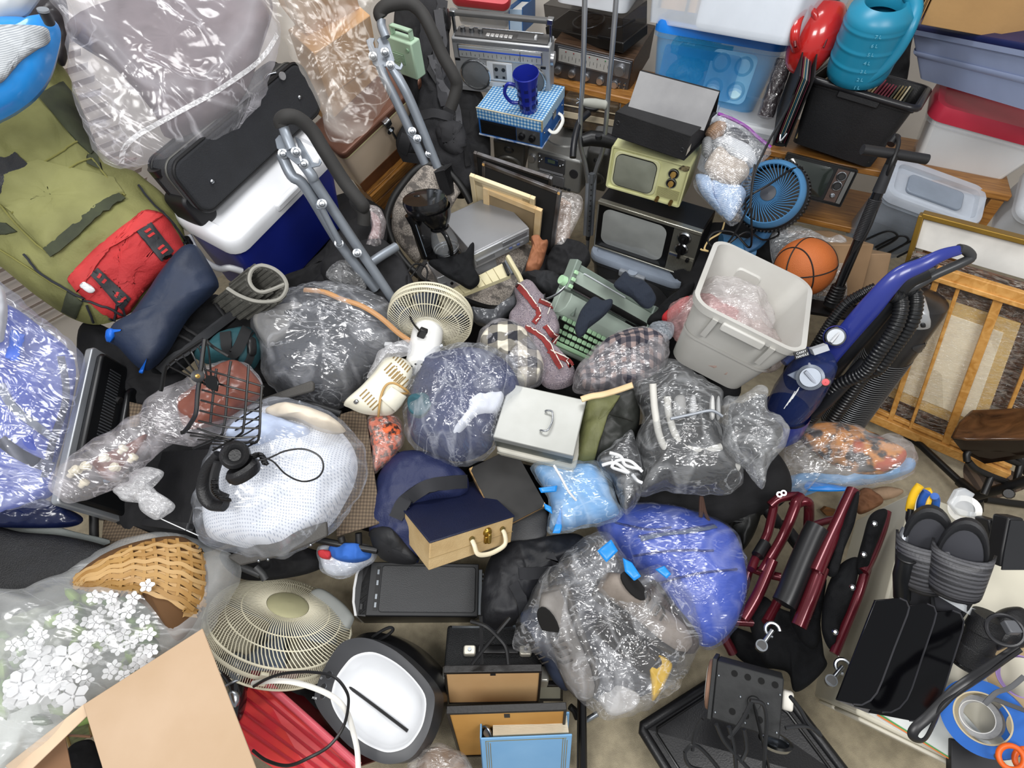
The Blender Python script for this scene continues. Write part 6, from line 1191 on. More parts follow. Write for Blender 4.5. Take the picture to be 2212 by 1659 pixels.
t=thing('cream_case','cream plastic case lying beneath the grey metal box','case',M@Matrix.Translation((.01,-.0,-.05)));G().prism(rr(w*1.04,d*1.12,.02),0,.045).o('shell',mat('c9c6ba',.5),t,bev=.008);G().box(-w*.5,w*.5,-d*.57,-d*.55,.02,.025).o('seam',mat('8f8c80',.6),t)
jk=qs(S5,1700,300,1850,262,2060,232,2135,280,2140,500,2050,650,1950,760,1800,805,1640,790,1660,560)
g=puff(jk,2.22,tf=.07,tb=.06,wr=.012,ws=8,seed=3,k=.6);t=world_thing('padded_jacket','olive and black padded jacket on a wooden hanger','jacket',pd(1330,990,2.25));g.o('padding',mat('1e201c',.5,c2='171814',vs=9,bump=.2),t,world=True,sm=70);B=bvh(g)
drape(qs(S5,1740,300,1900,268,1990,280,1900,420,1830,620,1780,800,1650,785,1680,520),B,.004,.006,smooth=False).o('olive_panel',mat('666842',.6,c2='5a5c38',bump=.3),t,world=True,sm=60)
for pth in (qs(S5,1720,345,1820,370,1900,420,2000,450,2090,480),qs(S5,1900,420,1850,560,1800,780)):cord(pth,B,.002).o('stitch',mat('15160f',.7),t,world=True)
tag(G().tube(cat(px3(S5,(1680,305,1760,280,1850,266,1960,235,2090,190),[2.1,2.1,2.1,2.08,2.06]),5),.012,10,flat=.7).o('coat_hanger',mat('d8bd92',.5)),'pale wooden hanger in the olive padded jacket','hanger')
M,w,d,h=fit((.2,.27,.03),{'LFU':q(S5,1040,1330),'RFU':q(S5,1395,1140),'RBU':q(S5,1150,668),'LBU':q(S5,785,868),'RFD':q(S5,1388,1190)},2.12,30,up=1.5,name='book')
t=thing('old_book','worn black hardback book with chipped corners','book',M);BK=mat('2c2b2a',.75,c2='201f1e',vs=8)
G().box(-w/2,w/2,-d/2,d/2,h-.004,h).o('cover',BK,t,bev=.001);G().box(-w/2,w/2,-d/2,d/2,0,.004).o('cover',BK,t,bev=.001);G().box(-w/2-.003,-w/2+.004,-d/2,d/2,0,h).o('spine',mat('24211e',.8,c2='a88452',vs=25),t,bev=.002);G().box(-w/2+.004,w/2-.004,-d/2+.004,d/2-.004,.004,h-.004).o('pages',mat('b18a5a',.9),t)
for x,y in ((1,1),(-1,1),(1,-1)):G().add([(x*w/2,y*d/2,h+.0006),(x*(w/2-.014),y*d/2,h+.0006),(x*w/2,y*(d/2-.012),h+.0006)],[(0,1,2)]).o('chipped_corner',mat('c0a070',.9),t)
g=puff(qs(S5,1000,1420,1120,1200,1390,1180,1400,1400,1330,1490,1150,1500),2.2,tf=.03,tb=.05,wr=0,k=.5,pw=6);tag(g.o('grey_case',mat('4d4d4e',.55,c2='3c3c3e',vs=5,bump=.3,bs=300),sm=60),'dark grey moulded case under the black book','case')
M,w,d,h=fit((.33,.28,.13),{'LBU':q(S5,210,1112),'RBU':q(S5,840,948),'RFU':q(S5,1143,1226),'LFU':q(S5,475,1445),'LFD':q(S5,466,1656),'RFD':q(S5,1120,1450),'LBD':q(S5,205,1335)},1.96,20,up=1.,name='record case')
t=thing('record_case','cream record case with navy lid and ivory handle','case',M);RC=mat('c6ac7f',.7,c2='b3976a',vs=10,bump=.3,bs=200)
G().box(-w/2,w/2,-d/2,d/2,0,h*.96).o('body',RC,t,bev=.003);G().box(-w/2-.003,w/2+.003,-d/2-.003,d/2+.003,h*.94,h).o('lid',mat('0f1530',.4,bump=.3,bs=400),t,bev=.004);f=-d/2
G().box(-w/2-.001,w/2+.001,f-.001,f,h*.4,h*.42).o('seam',mat('a48d63',.8),t)
G().tube(cat([(-w*.02,f,h*.62),(-w*.02,f-.018,h*.52),(w*.0,f-.032,h*.28),(w*.1,f-.036,h*.18),(w*.22,f-.036,h*.18),(w*.34,f-.032,h*.28),(w*.36,f-.018,h*.52),(w*.36,f,h*.62)],5),.0075,10,flat=.7).o('handle',mat('ded2b4',.35),t)
for x in (-.02,.36):G().cyl((w*x,f,h*.64),(w*x,f-.006,h*.64),.009).o('handle_ring',mat('8a7a4a',.4,.7),t)
g=G().lathe([(.001,.012),(.012,.01),(.016,0)],(w*.17,f,h*.7),(0,-1,0),16);g.box(w*.13,w*.21,f-.012,f,h*.35,h*.6);g.o('brass_latch',mat('a8873c',.3,.9),t,bev=.003);G().box(w*.15,w*.19,f-.02,f-.01,h*.38,h*.72).o('latch_tongue',mat('b99a50',.3,.9),t,bev=.003)
nj=[(803,1100),(812,1040),(835,1000),(870,975),(930,980),(985,1005),(1012,1035),(1000,1075),(930,1090),(880,1130),(890,1190),(905,1215),(830,1205),(798,1150)]
g=puff(nj,2.12,tf=.08,tb=.08,wr=.014,ws=8,seed=9,centre=(880,1060));t=world_thing('navy_jacket','navy mesh lined jacket bundled behind the record case','jacket',pd(850,1190,2.15));g.o('shell',pattern(('172149','0c1230'),'dots',130.,'XY',.6,bump=.3),t,world=True,sm=70);B=bvh(g)
strap([(1005,1040),(950,1045),(900,1062),(870,1090),(855,1120)],B,.045,.008).o('black_band',mat('1a1b20',.7),t,world=True);drape([(800,1150),(840,1140),(880,1180),(905,1215),(830,1207)],B,.006,.015).o('black_lining',mat('18191c',.6),t,world=True,sm=60)
ob=qs(S4,1450,480,1520,430,1650,420,1720,475,1742,580,1720,680,1640,790,1560,850,1505,890,1480,700)
bag('clear bag holding orange knitwear beside the woven chair',ob,2.14,film('f0d8d0',.15,.45,10),[('orange_knit','orange flecked knitwear inside small clear bag','clothing',shrink(ob,.92),2.15,pattern(('d4643a','3a2420'),'noise',60.,'X',.9,bump=.6),{})],.05,.05,2)
bb=[(684,1190),(700,1176),(760,1172),(805,1180),(815,1205),(770,1238),(735,1248),(698,1238)]
bag('clear bag of red white and blue cloth beside tower computer',bb,2.05,film('eef2fa',.15,.4,10),[('white_cloth','white cloth in bag beside the tower computer','cloth',shrink(bb,.9),2.08,mat('d8dde6',.8),{}),('blue_cloth','blue cloth in bag beside the tower computer','cloth',[(715,1178),(790,1180),(800,1205),(760,1215),(720,1205)],2.0,mat('2d63b8',.8),{'tf':.02}),('red_cloth','red cloth scrap in bag beside tower computer','cloth',[(688,1190),(715,1192),(712,1208),(692,1204)],1.99,mat('c4353c',.8),{'tf':.015})],.05,.05,5)
# --- blue bag, cable bag, hose bag, floral bag
lb=qs(S5,1272,850,1330,812,1500,800,1780,802,1850,850,1920,950,1960,1100,2020,1230,1850,1310,1700,1330,1560,1380,1412,1370,1420,1200,1390,1050,1330,960)
skyb=bag('clear bag with sky blue contents beside the black book',lb,2.12,film('e2f0fa',.12,.42,6),[('blue_fabric','sky blue fabric folded inside clear bag by the book','fabric',shrink(lb,.9),2.16,mat('74a9d8',.8,c2='5f97cb',vs=5),{})],.1,.08,7)
cable('white_cable','white cord lying across the sky blue bag',S5,(1460,830,1520,930,1580,1040,1640,1110),[1.98,1.97,1.97,1.98],.004,WHITEP)
for i,o_ in enumerate((qs(S5,1340,1010,1490,990,1480,1040,1360,1050),qs(S5,1380,1130,1440,1160,1450,1220,1390,1180),qs(S5,1450,1370,1520,1150,1525,1330,1510,1372))):patch('blue_tape',skyb,o_,2.02,mat('1b86d8',.35),tf=.004,tb=.004,wr=.002,rings=5,seg=40,smooth=False)
cb=qs(S6,320,800,430,690,590,555,640,640,680,780,690,1000,650,1130,560,1220,500,1100,440,950)
bag('clear bag of black and white cables',cb,2.08,film('dfe2e6',.06,.36,9),[('black_cables','mass of coiled black cables inside clear bag','cables',shrink(cb,.88),2.1,mat('141519',.45,c2='05060a',vs=40),{})],.06,.05,3)
for i,pts in enumerate(((370,830,470,810,560,870,580,890,520,870,450,840,500,790,600,800,690,880),(430,730,520,760,560,830,680,860),(610,900,650,950,690,970))):cable('white_cable',('looped','short','plugged')[i]+' white cable showing in the bag of cables',S6,pts,2.0,.0055,WHITEP)
hb=qs(S6,640,620,690,450,622,250,655,130,800,50,920,0,1100,100,1300,230,1335,300,1315,500,1345,650,1500,870,1450,1020,1300,1070,1000,1060,880,1040,720,1080,650,1050,690,900)
bag('large clear bag of black gear with a white hose',hb,2.12,film('dcdee0',.07,.36,7),[('black_gear','black padded gear inside the bag with white hose','gear',shrink(hb,.92),2.18,mat('191a1c',.6,c2='2c2d2f',vs=12,bump=.3),{'lump':.03,'ls':9})],.12,.08,4,rings=24,seg=130)
HO=mat('c9c7c0',.6,var=.05)
for i,(pts,ds_) in enumerate((((775,180,782,300,795,420,830,600,900,720,1050,770,1200,790,1350,815,1460,850),[2.03]*9),((892,280,895,350,905,430,960,600,1060,690,1180,715,1320,680),[2.03]*7))):cable('white_hose',('outer','inner')[i]+' white ribbed hose curving through the black gear',S6,pts,[v+.03 for v in ds_],.012,HO,'hose',n=10)
cable('metal_rod','thin grey metal rod bent across the black gear',S6,(915,460,1080,425,1240,395,1330,440),1.99,.005,GREYP,'rod')
for i,(x0,x1,c) in enumerate(((950,1030,'8d8d8c'),(1070,1115,'a9aaab'),(1130,1160,'3b3c3e'),(1230,1260,'c2c2c0'),(1280,1305,'9b9c9c'))):soft('buckled_strap',('mesh','grey','black','white','silver')[i]+' strap among the bagged black gear','strap',qs(S6,x0,290+i*5,x1,280,x1+10,430,(x0+x1)/2,470,x0-5,420),2.03,mat(c,.5,bump=.4,bs=400),tf=.015,tb=.02,wr=.002,rings=7,seg=36)
cb2=qs(S6,1330,300,1450,290,1600,200,1690,220,1690,380,1800,480,1865,580,1800,720,1690,850,1665,990,1620,1000,1520,880,1400,760,1330,620)
bag('crumpled empty clear bag beside the vacuum base',cb2,2.05,film('e6e8ea',.12,.42,8),[('dark_lining','dark things seen inside the crumpled empty bag','bundle',shrink(cb2,.8),2.14,mat('3a3c40',.6,c2='17181a',vs=16),{})],.07,.05,8,wr=.018,ws=10)
fb=qs(S7,170,1000,200,900,270,700,350,515,420,500,680,488,860,515,1050,600,1200,580,1330,680,1368,800,1320,900,1180,965,960,1010,800,1030,490,1030,440,1090,230,1095)
flb=bag('clear bag of orange autumn floral fabric on carpet',fb,2.5,film('ecebec',.1,.4,6),[('floral_fabric','orange and black autumn floral fabric inside bag','fabric',qs(S7,400,560,560,500,860,520,1100,620,1280,740,1150,880,900,900,650,800,480,680),2.54,pattern(('d08a3c','2a201c','b9522c'),'noise',16.,'X',.8),{'tf':.06}),('blue_plastic','pale blue plastic folded at the bottom of floral bag','plastic',qs(S7,180,1020,300,930,480,900,900,920,1250,780,1350,800,1280,900,900,990,480,1010,420,1080,230,1085),2.56,mat('7fb0e0',.35),{'tf':.03})],.1,.07,6,cen=q(S7,700,780))
patch('blue_tape',flb,qs(S7,490,960,640,975,830,1010,800,1035,490,1032),2.44,mat('1b7fd6',.35),tf=.006,tb=.006,wr=.003,rings=5,seg=40)
# === lower left and bottom# --- woven lawn chair
WOV=pattern(('6b5c4a','57493a','453a2e'),'check',30.,'XY',.85,bump=.6)
t=world_thing('lawn_chair','brown woven folding lawn chair under the white bag','chair',pd(600,1190,2.15));BF=mat('19191a',.45);ARM=mat('4a4845',.6,bump=.4,bs=400)
def wslab(nm,R,pts,ds,th,m,bev=.002):return slab(px3(R,pts,ds),th).o(nm,m,t,world=True,bev=bev)
wslab('back_fabric',S4,(1215,428,1430,362,1562,1290,1205,1398),[2.12,2.14,2.0,1.98],.012,WOV)
wslab('seat_fabric',S3,(828,1212,1250,1390,1120,1470,800,1502),[2.02,1.95,1.92,1.94],.01,WOV)
wslab('side_fabric',S3,(958,308,1130,345,1100,520,930,540),[2.08,2.08,2.06,2.05],.01,WOV)
wslab('armrest',S4,(600,300,1000,155,1022,178,1020,240,640,345),[2.08]*5,.02,ARM,.006)
wslab('armrest',S4,(320,1560,700,1420,1120,1283,1130,1400,760,1560,430,1635),[1.84,1.84,1.84,1.83,1.83,1.83],.02,ARM,.006)
for pts,ds_ in (((890,290,840,480,770,680),2.06),((745,1090,748,1300,750,1480),1.96),((750,1480,830,1470),1.96),((900,300,960,320),2.06)):G().tube(px3(S3,pts,ds_),.013,12).o('frame_tube',BF,t,world=True)
for pts,ds_ in (((1040,1420,1280,1470,1530,1510),1.98),((1240,1400,1250,1440),1.95),((1380,1370,1385,1480),2.0),((960,330,1240,420),2.12)):G().tube(px3(S4,pts,ds_),.011,12).o('frame_tube',BF,t,world=True)
for pts in ((560,1640,620,1700,640,1740),(450,1640,600,1700)):G().tube(px3(S4,pts,1.95),.012,10).o('brace',mat('3a3b3c',.5),t,world=True)
for x,y in ((585,1590),(660,1580),(912,322),(1000,1465)):G().sph(pd(*q(S4,x,y),1.83 if y>900 else 2.07),.005,10,6).o('rivet',CHROME,t,world=True)
filler([(480,1190),(640,1180),(720,1210),(640,1245),(520,1250)],2.12,'added dark filler under the lawn chair arm',tf=.03)
filler([(220,900),(420,880),(560,920),(520,1150),(350,1200),(240,1120)],2.15,'added dark filler beneath the portfolio and wire basket')
# --- white bag of linens
wb=qs(S4,62,1130,90,1050,140,850,300,560,450,400,620,330,800,310,1050,370,1250,480,1400,650,1455,830,1420,1000,1340,1150,1200,1350,1030,1450,800,1570,560,1562,330,1522,110,1430)
bag('big clear bag of white mesh linens on the lawn chair',wb,1.95,film('e9eef8',.1,.36,5),[('white_mesh_linen','white perforated mesh linen filling the big bag','linen',shrink(wb,.9),2.0,pattern(('e4e6ea','aeb4c0'),'dots',42.,'XY',.8),{'tf':.14,'wr':.03,'ws':5}),('cream_pillow','cream pillow at the top of the white linens bag','pillow',qs(S4,640,400,760,350,950,370,1150,450,1280,560,1100,560,880,480,700,470),1.95,mat('d9cdbb',.85),{'tf':.07}),('pale_blue_sheet','pale blue sheet at the left of white linens bag','sheet',qs(S4,330,600,480,440,640,430,880,500,1000,560,850,640,600,700,480,690),1.9,mat('b9c6e0',.85),{'tf':.06})],.16,.1,5,rings=24,seg=140)
# --- headphones
t=world_thing('headphones','black over-ear headphones lying on the white bag','headphones',pd(*q(S4,380,900),1.74));HP=mat('18181a',.45,bump=.3,bs=200)
c=pd(*q(S4,405,755),1.68);n_=(Vector(CO)-c).normalized();ax=(n_+Vector((-.25,.1,.1))).normalized()
G().lathe([(.001,.012),(.016,.012),(.02,.02),(.03,.026),(.038,.018),(.039,.004),(.034,-.012),(.001,-.016)],c,ax,32).o('ear_cup',HP,t,world=True)
c2=pd(*q(S4,470,885),1.68);ax2=(DN[0]*0,);ax2=Vector((-.35,.35,.85)).normalized()
G().lathe([(.001,.012),(.016,.012),(.02,.018),(.032,.022),(.04,.012),(.04,-.002),(.034,-.014),(.001,-.02)],c2,ax2,32,sx=1.15).o('ear_cup',HP,t,world=True)
G().tube(cat(px3(S4,(280,745,190,850,148,980,160,1080,220,1140,320,1150),[1.7,1.71,1.72,1.72,1.72,1.71]),6),.013,12,flat=1.5).o('headband',HP,t,world=True)
G().tube(cat(px3(S4,(265,800,232,920,240,1040,330,1090),[1.69,1.7,1.7,1.7]),6),.009,10,flat=1.5).o('head_pad',mat('262628',.6),t,world=True)
for pts in ((235,950,240,1040,300,1100,345,1105),(540,760,600,745,640,820)):
  P=cat(px3(S4,pts,1.685),30);Q_=[]
  for i,p in enumerate(P):a=i*1.1;Q_.append(p+Vector((math.cos(a),0,math.sin(a)))*.008)
  G().tube(Q_,.0028,5).o('coiled_cable',BLACK,t,world=True)
G().tube(cat(px3(S4,(580,790,660,775,800,715,950,702,1070,760,1100,850,1050,930,930,958,800,900,700,800,610,765),1.66),6),.0025,6).o('thin_cable',BLACK,t,world=True)
# --- long clear bag with mushrooms and brown film, wire basket
lbag=qs(S3,390,975,470,860,700,670,860,600,1000,500,1130,430,1200,300,1480,150,1700,30,1950,10,2085,170,2065,300,1900,480,1750,600,1550,672,1400,640,1190,800,1050,960,880,1040,560,1132,460,1080)
bag('long clear bag of brown packets below the wire basket',lbag,1.84,film('eeeaee',.1,.4,6),[('brown_packet','reddish brown plastic packet seen through wire basket','packet',qs(S3,1430,300,1560,200,1700,60,1900,10,2060,150,2070,280,1900,400,1750,500,1500,540,1420,420),1.92,mat('7a4a3e',.3,c2='6a3d33',vs=14),{'tf':.05}),('brown_wrapper','brown wrapper folded in the middle of long bag','packet',qs(S3,720,820,900,720,1100,640,1200,600,1100,760,980,880,880,955,780,900),1.86,mat('75473c',.35),{'tf':.02}),('blue_board','grey blue board at the lower end of long bag','board',qs(S3,400,985,520,880,720,840,800,930,880,960,700,1030,550,1110),1.9,mat('6d8296',.5),{'tf':.015,'wr':.002})],.07,.04,4,cen=q(S3,1180,590),rings=22,seg=140)
MU=mat('e3dcc4',.6)
for i,(x,y,a) in enumerate(((550,920,1),(640,880,0),(640,1000,1),(715,850,0),(865,785,0),(950,730,1),(1030,800,1),(945,860,0))):
  c=pd(*q(S3,x,y),1.76);t=thing('cork_knob','small cream knob in the long bag, '+('first','second','third','fourth','fifth','sixth','seventh','last')[i]+' from the folded end','knob',Matrix.Translation(c),'cream knobs in the long bag')
  ax=Vector((.6,.6,.4)) if a else Vector((-.2,-.2,.9));G().lathe([(.001,0),(.008,0),(.008,.014)],(0,0,0),ax,14).o('stem',MU,t);G().lathe([(.009,.012),(.0135,.014),(.012,.022),(.001,.025)],(0,0,0),ax,16).o('cap',MU,t)
bag('knotted tail of the long clear bag on portfolio',qs(S3,1035,890,1160,850,1310,888,1215,980,1230,1030,1390,1140,1330,1240,1230,1262,1120,1180,1100,1130,980,1110,890,1040,960,990,1030,960),1.8,film('f2f2f4',.3,.6,12),(),.03,.02,3,cen=q(S3,1150,1040),ws=16)
cable('white_thread','thin white thread trailing from the knotted tail',S3,(1280,1255,1400,1310,1580,1390),1.8,.0015,WHITEP,'thread')
t=world_thing('wire_basket','black wire bicycle basket lying on the long bag','basket',pd(*q(S4,300,560),1.74));WB=mat('0f0f10',.35)
def wire(R,pts,ds_,r):G().tube(cat(px3(R,pts,ds_),4),r,6).o('wire',WB,t,world=True)
wire(S4,(155,-175,140,-60,125,60,100,250,88,400,60,470,0,555,-30,570),1.7,.006)
wire(R6,(1620,1228,1480,1320,1340,1420,1310,1480,1290,1600,1280,1640),1.78,.006)
wire(R6,(1640,1235,1700,1290,1820,1360),1.74,.0045)
for i in range(7):wire(S4,(150-9*i,65+82*i-(0 if i<6 else 20),380-8*i,130+82*i*.97,630-7*i,205+66*i),[1.7,1.7,1.72],.0028)
for pts in ((365,0,345,130,325,400,305,540,270,600,60,695),(505,30,490,250,465,520,430,590,220,712),(610,200,600,350,585,620,520,655),(250,60,225,250,200,500)):wire(S4,pts,1.705,.0034)
for i in range(5):wire(S4,(-20+60*i,560+32*i,220+62*i,600+22*i,470+25*i,655-5*i),1.73,.0026)
for i in range(4):wire(S4,(600-4*i,360+75*i,500,420+75*i,400,480+70*i),[1.72,1.76,1.8],.0026)
for i in range(6):wire(R6,(1345+i*55,1425-i*36,1360+i*60,1450-i*30,1590+i*20,1560+i*15),[1.77,1.77,1.72],.0026)
c=pd(*q(S3,1575,120),1.68);n_=(Vector(CO)-c).normalized();G().lathe([(.016,0),(.017,.01),(.008,.012),(.001,.012)],c,n_,18).o('clamp',BLACK,t,world=True);G().lathe([(.006,.013),(.001,.015)],c,n_,12).o('clamp_screw',mat('c29a52',.3,.9),t,world=True)
slab(px3(S3,(1620,150,1650,112,1720,118,1740,170,1728,245,1650,215),1.67),.006).o('reflector_tab',mat('0c0c0d',.15),t,world=True,bev=.002)
# --- wicker basket and flowers in a bag
wk=[(150,1262),(182,1226),(240,1190),(320,1165),(395,1160),(438,1200),(450,1270),(425,1340),(385,1385),(352,1350),(300,1300),(220,1280)]
g=puff(wk,1.72,tf=.08,tb=.08,wr=0,k=.6,seed=2);t=world_thing('wicker_basket','amber wicker basket inside the clear bag of flowers','basket',pd(300,1290,1.75));g.o('core',mat('5a3c1c',.8),t,world=True,sm=70);B=bvh(g)
WKM=[mat('a8834c',.5,c2='8f6834',vs=12),mat('9c7640',.5),mat('b59260',.5)];rg=rnd(3)
for i in range(15):
  k=i/14;p=[]
  for j in range(12):s_=j/11;x=165+(275)*s_;y=1245-75*math.sin(s_*2.2)+k*130*(.25+s_*.95)+((j+i)%2)*5;p.append((x,y))
  strap(p,B,.011,.004,n=3,lift=.001+.003*(i%2),dflt=1.6).o('weave_strand',rg.choice(WKM),t,world=True)
for i in range(11):
  s_=i/10;x=185+245*s_;y0=1238-72*math.sin(s_*2.2);p=[(x+dx,y0+dy+((j+i)%2)*3) for j,(dx,dy) in enumerate(((0,0),(4,20+12*s_),(6,40+24*s_),(4,60+36*s_),(0,80+50*s_)))];strap(p,B,.008,.004,n=3,lift=.0035,dflt=1.6).o('stake',WKM[0],t,world=True)
strap([(438,1190),(452,1240),(448,1300),(428,1345)],B,.02,.012).o('rim',mat('8a5a2c',.6),t,world=True)
t=world_thing('artificial_flowers','white artificial blossoms with green leaves in clear bag','flowers',pd(120,1500,1.7));WF=mat('e2e2e4',.6,var=.02);LG=[mat('6f8f4a',.6,c2='557a38'),mat('8aa45c',.6),mat('4a6838',.6)]
rg=rnd(12)
def blossom(c,s_,n_,five=True):
  n_=n_.normalized();u=n_.orthogonal().normalized();v=n_.cross(u);g=G();a0=rg.random()*6
  for k in range(5):
    a=a0+k*2*math.pi/5;dr=u*math.cos(a)+v*math.sin(a);sd_=n_.cross(dr);pts=[c+n_*.15*s_]
    ring=[c+dr*s_*.1+n_*.0,c+dr*s_*.6+sd_*s_*.38+n_*s_*.12,c+dr*s_*1.0+sd_*s_*.2+n_*s_*.1,c+dr*s_*1.05+n_*s_*.1,c+dr*s_*1.0-sd_*s_*.2+n_*s_*.1,c+dr*s_*.6-sd_*s_*.38+n_*s_*.12]
    g.loft([ring,[p-n_*.004 for p in ring]])
  g.sph(c+n_*.1*s_,s_*.14,8,5);return g.o('blossom',WF,t,world=True,sm=60)
for i in range(150):
  big=i<22
  if big:x,y=rg.uniform(20,160),rg.uniform(1400,1510)
  else:x,y=rg.uniform(20,330),rg.uniform(1250,1480)
  if y>1630-.55*x or y<1400-.55*x:continue
  c=pd(x,y,rg.uniform(1.6,1.7));blossom(c,.034 if big else .017,(Vector(CO)-c)+Vector((rg.uniform(-1,1),rg.uniform(-1,1),rg.uniform(-.5,1)))*.9)
for i in range(110):
  x,y=rg.uniform(-20,330),rg.uniform(1260,1560)
  if y>1640-.5*x or y<1380-.5*x:continue
  c=pd(x,y,rg.uniform(1.68,1.78));a=rg.uniform(0,6.3);dr=Vector((math.cos(a),math.sin(a)*.7,.5*math.sin(a))).normalized();sd_=dr.cross((Vector(CO)-c).normalized()).normalized();L_=rg.uniform(.05,.09)
  nn=(Vector(CO)-c).normalized();g=G();g.add([c,c+dr*L_*.3+sd_*L_*.2,c+dr*L_*.7+sd_*L_*.16,c+dr*L_,c+dr*L_*.7-sd_*L_*.16,c+dr*L_*.3-sd_*L_*.2,c+dr*L_*.5+nn*.01],[(0,1,6),(1,2,6),(2,3,6),(3,4,6),(4,5,6),(5,0,6)]);g.o('leaf',rg.choice(LG),t,world=True,solid=.0015)
soft('white_tissue','white tissue paper bundled at the bottom of flower bag','paper',[(-60,1480),(60,1440),(180,1420),(260,1380),(300,1430),(180,1540),(60,1630),(-60,1680)],1.78,mat('c9ccc8',.8),tf=.03,tb=.05,wr=.02,ws=9)
soft('dark_foliage','dark foliage base inside the flower bag','foliage',[(-60,1330),(80,1290),(240,1260),(340,1290),(300,1420),(100,1520),(-60,1560)],1.85,mat('3e4a34',.9,c2='9aa08c',vs=14),tf=.04,tb=.06,wr=.03,ws=12)
bag('large clear bag of white flowers and wicker basket',[(-70,1318),(60,1272),(150,1232),(210,1195),(270,1166),(335,1152),(400,1154),(445,1175),(500,1198),(522,1232),(502,1290),(470,1332),(440,1382),(330,1442),(250,1492),(170,1560),(60,1640),(-70,1710)],1.66,film('f0f2f2',.16,.36,3,.1,.15,.8),(),.1,.12,9,cen=(215,1370),rings=26,seg=150,pw=3,ws=6)
# --- open cardboard box bottom left
t=world_thing('open_carton','open tan cardboard box with flap up at bottom left','box',pd(200,1640,1.5));TC=mat('b9a086',.85,c2='b0967a',vs=4,bump=.08)
slab(px3(None,(437,1357,565,1690,245,1740,179,1522),[1.6,1.42,1.38,1.5]),.006).o('flap',TC,t,world=True,bev=.002)
slab(px3(None,(182,1520,190,1545,40,1690,10,1655),[1.505,1.5,1.45,1.46]),.006).o('flap',mat('d8bda0',.85),t,world=True,bev=.002)
slab(px3(None,(20,1655,140,1590,165,1720,60,1760),[1.5,1.56,1.55,1.5]),.005).o('side_wall',mat('8f6c50',.9),t,world=True)
slab(px3(None,(60,1760,250,1740,560,1700,300,1600),[1.75,1.75,1.8,1.85]),.006).o('base',mat('6f5540',.9),t,world=True)
M,w,d,h=fit((.2,.02,.2),{'LFU':q(S8,535,1370),'RFU':q(S8,690,1265),'LFD':q(S8,560,1500),'RFD':q(S8,740,1440)},1.62,20,up=3,name='inner frame');t=thing('framed_print','gold edged frame tucked inside the open cardboard box','picture frame',M)
G().box(-w/2,w/2,0,.006,0,h).o('picture',mat('3c4a2e',.3,c2='7a8a5a',vs=30),t);G().tube([(-w/2,0,0),(-w/2,0,h),(w/2,0,h),(w/2,0,0)],.004,6).o('gold_edge',mat('a88a4c',.35,.8),t)
tag(slab(px3(S8,(375,1388,720,1405,720,1420,375,1398),1.5),.004).o('wooden_stick',wood('6b4a32','4a3020')),'thin dark stick lying across the open cardboard box','stick')
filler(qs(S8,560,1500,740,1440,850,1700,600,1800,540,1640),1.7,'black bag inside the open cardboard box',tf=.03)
# --- large fan
c=pd(*q(T1,750,550),2.02);tc=(Vector(CO)-c).normalized();up_=Vector(-DN);sd_=up_*math.cos(.35)+Vector(RT)*math.sin(.35);sd_=(sd_-tc*sd_.dot(tc)).normalized()
ax=tc*math.cos(math.radians(54))+sd_*math.sin(math.radians(54));M=Matrix.Translation(c)@ax.to_track_quat('Z','Y').to_matrix().to_4x4()
t=thing('oscillating_fan','large cream oscillating fan lying on its back','fan',M);IV2=mat('d8d2ba',.4,var=.03)
fan(M,.225,IV2,t,104,.07,.3,.055,.0017,curl=.35,blades=3,bm=mat('79879c',.15,alpha=.55),backhub=.3)
G().lathe([(.001,.1),(.05,.098),(.066,.09),(.068,.078)],n=36).o('badge_cap',mat('c3bf97',.4),t)
G().lathe([(.05,-.05),(.06,-.09),(.055,-.16),(.001,-.17)],n=28).o('motor_housing',mat('8e9088',.5),t)
for a in (.6,2.2,3.9,5.4):G().box(.222,.236,-.012,.012,-.02,.02).xf(Matrix.Rotation(a,4,'Z')).o('guard_clip',IV2,t,bev=.003)
g=puff(qs(T1,980,290,1040,232,1120,245,1250,340,1335,440,1340,490,1290,570,1200,560,1050,420),2.12,tf=.02,tb=.03,wr=0,k=.4,pw=6);tag(g.o('plastic_pedestal',mat('8f928f',.5,var=.04),sm=60),'grey plastic fan base plate on the carpet','fan base')
# --- tower computer
M,w,d,h=fit((.42,.19,.4),{'LFU':q(T1,1338,453),'RFU':q(T2,838,458),'RBU':q(T2,850,28),'LBU':q(T1,1408,22),'LFD':q(T1,1362,500),'RFD':q(T2,832,512)},2.05,0,up=1.5,ds=.1,name='pc')
t=thing('tower_computer','black tower computer with white curved front edge','computer',M);PCB=mat('38393b',.5,var=.06,bump=.25,bs=300);PCD=mat('151517',.4)
G().box(-w*.47,w*.5,-d/2,d/2,0,h).o('case',PCD,t,bev=.005);G().box(-w*.4,w*.5,-d*.49,d*.49,h,h+.006).o('top_panel',mat('2a2b2d',.5),t,bev=.003)
G().prism(rr(w*.78,d*.86,.012,4,w*.085,0),h+.004,h+.012).o('top_tray',PCB,t,bev=.003)
G().loft([[(x,y,z) for x,y in ((-w*.4,-d/2),(-w*.48,-d*.48),(-w*.505,-d*.25),(-w*.51,0),(-w*.505,d*.25),(-w*.48,d*.48),(-w*.4,d/2))] for z in (0,h)]).o('front_bezel',mat('2b2c2e',.45),t)
G().loft([[(x+e,y,z) for x,y in ((-w*.485,-d*.49),(-w*.515,-d*.25),(-w*.522,0),(-w*.515,d*.25),(-w*.485,d*.49))]+[(x+e+.008,y,z) for x,y in ((-w*.485,d*.49),(-w*.515,d*.25),(-w*.522,0),(-w*.515,-d*.25),(-w*.485,-d*.49))] for z,e in ((0,0),(h+.002,0))]).o('white_trim',WHITEP,t)
G().box(-w*.345,-w*.315,-d*.4,d*.4,h+.005,h+.009).o('port_strip',BLACK,t)
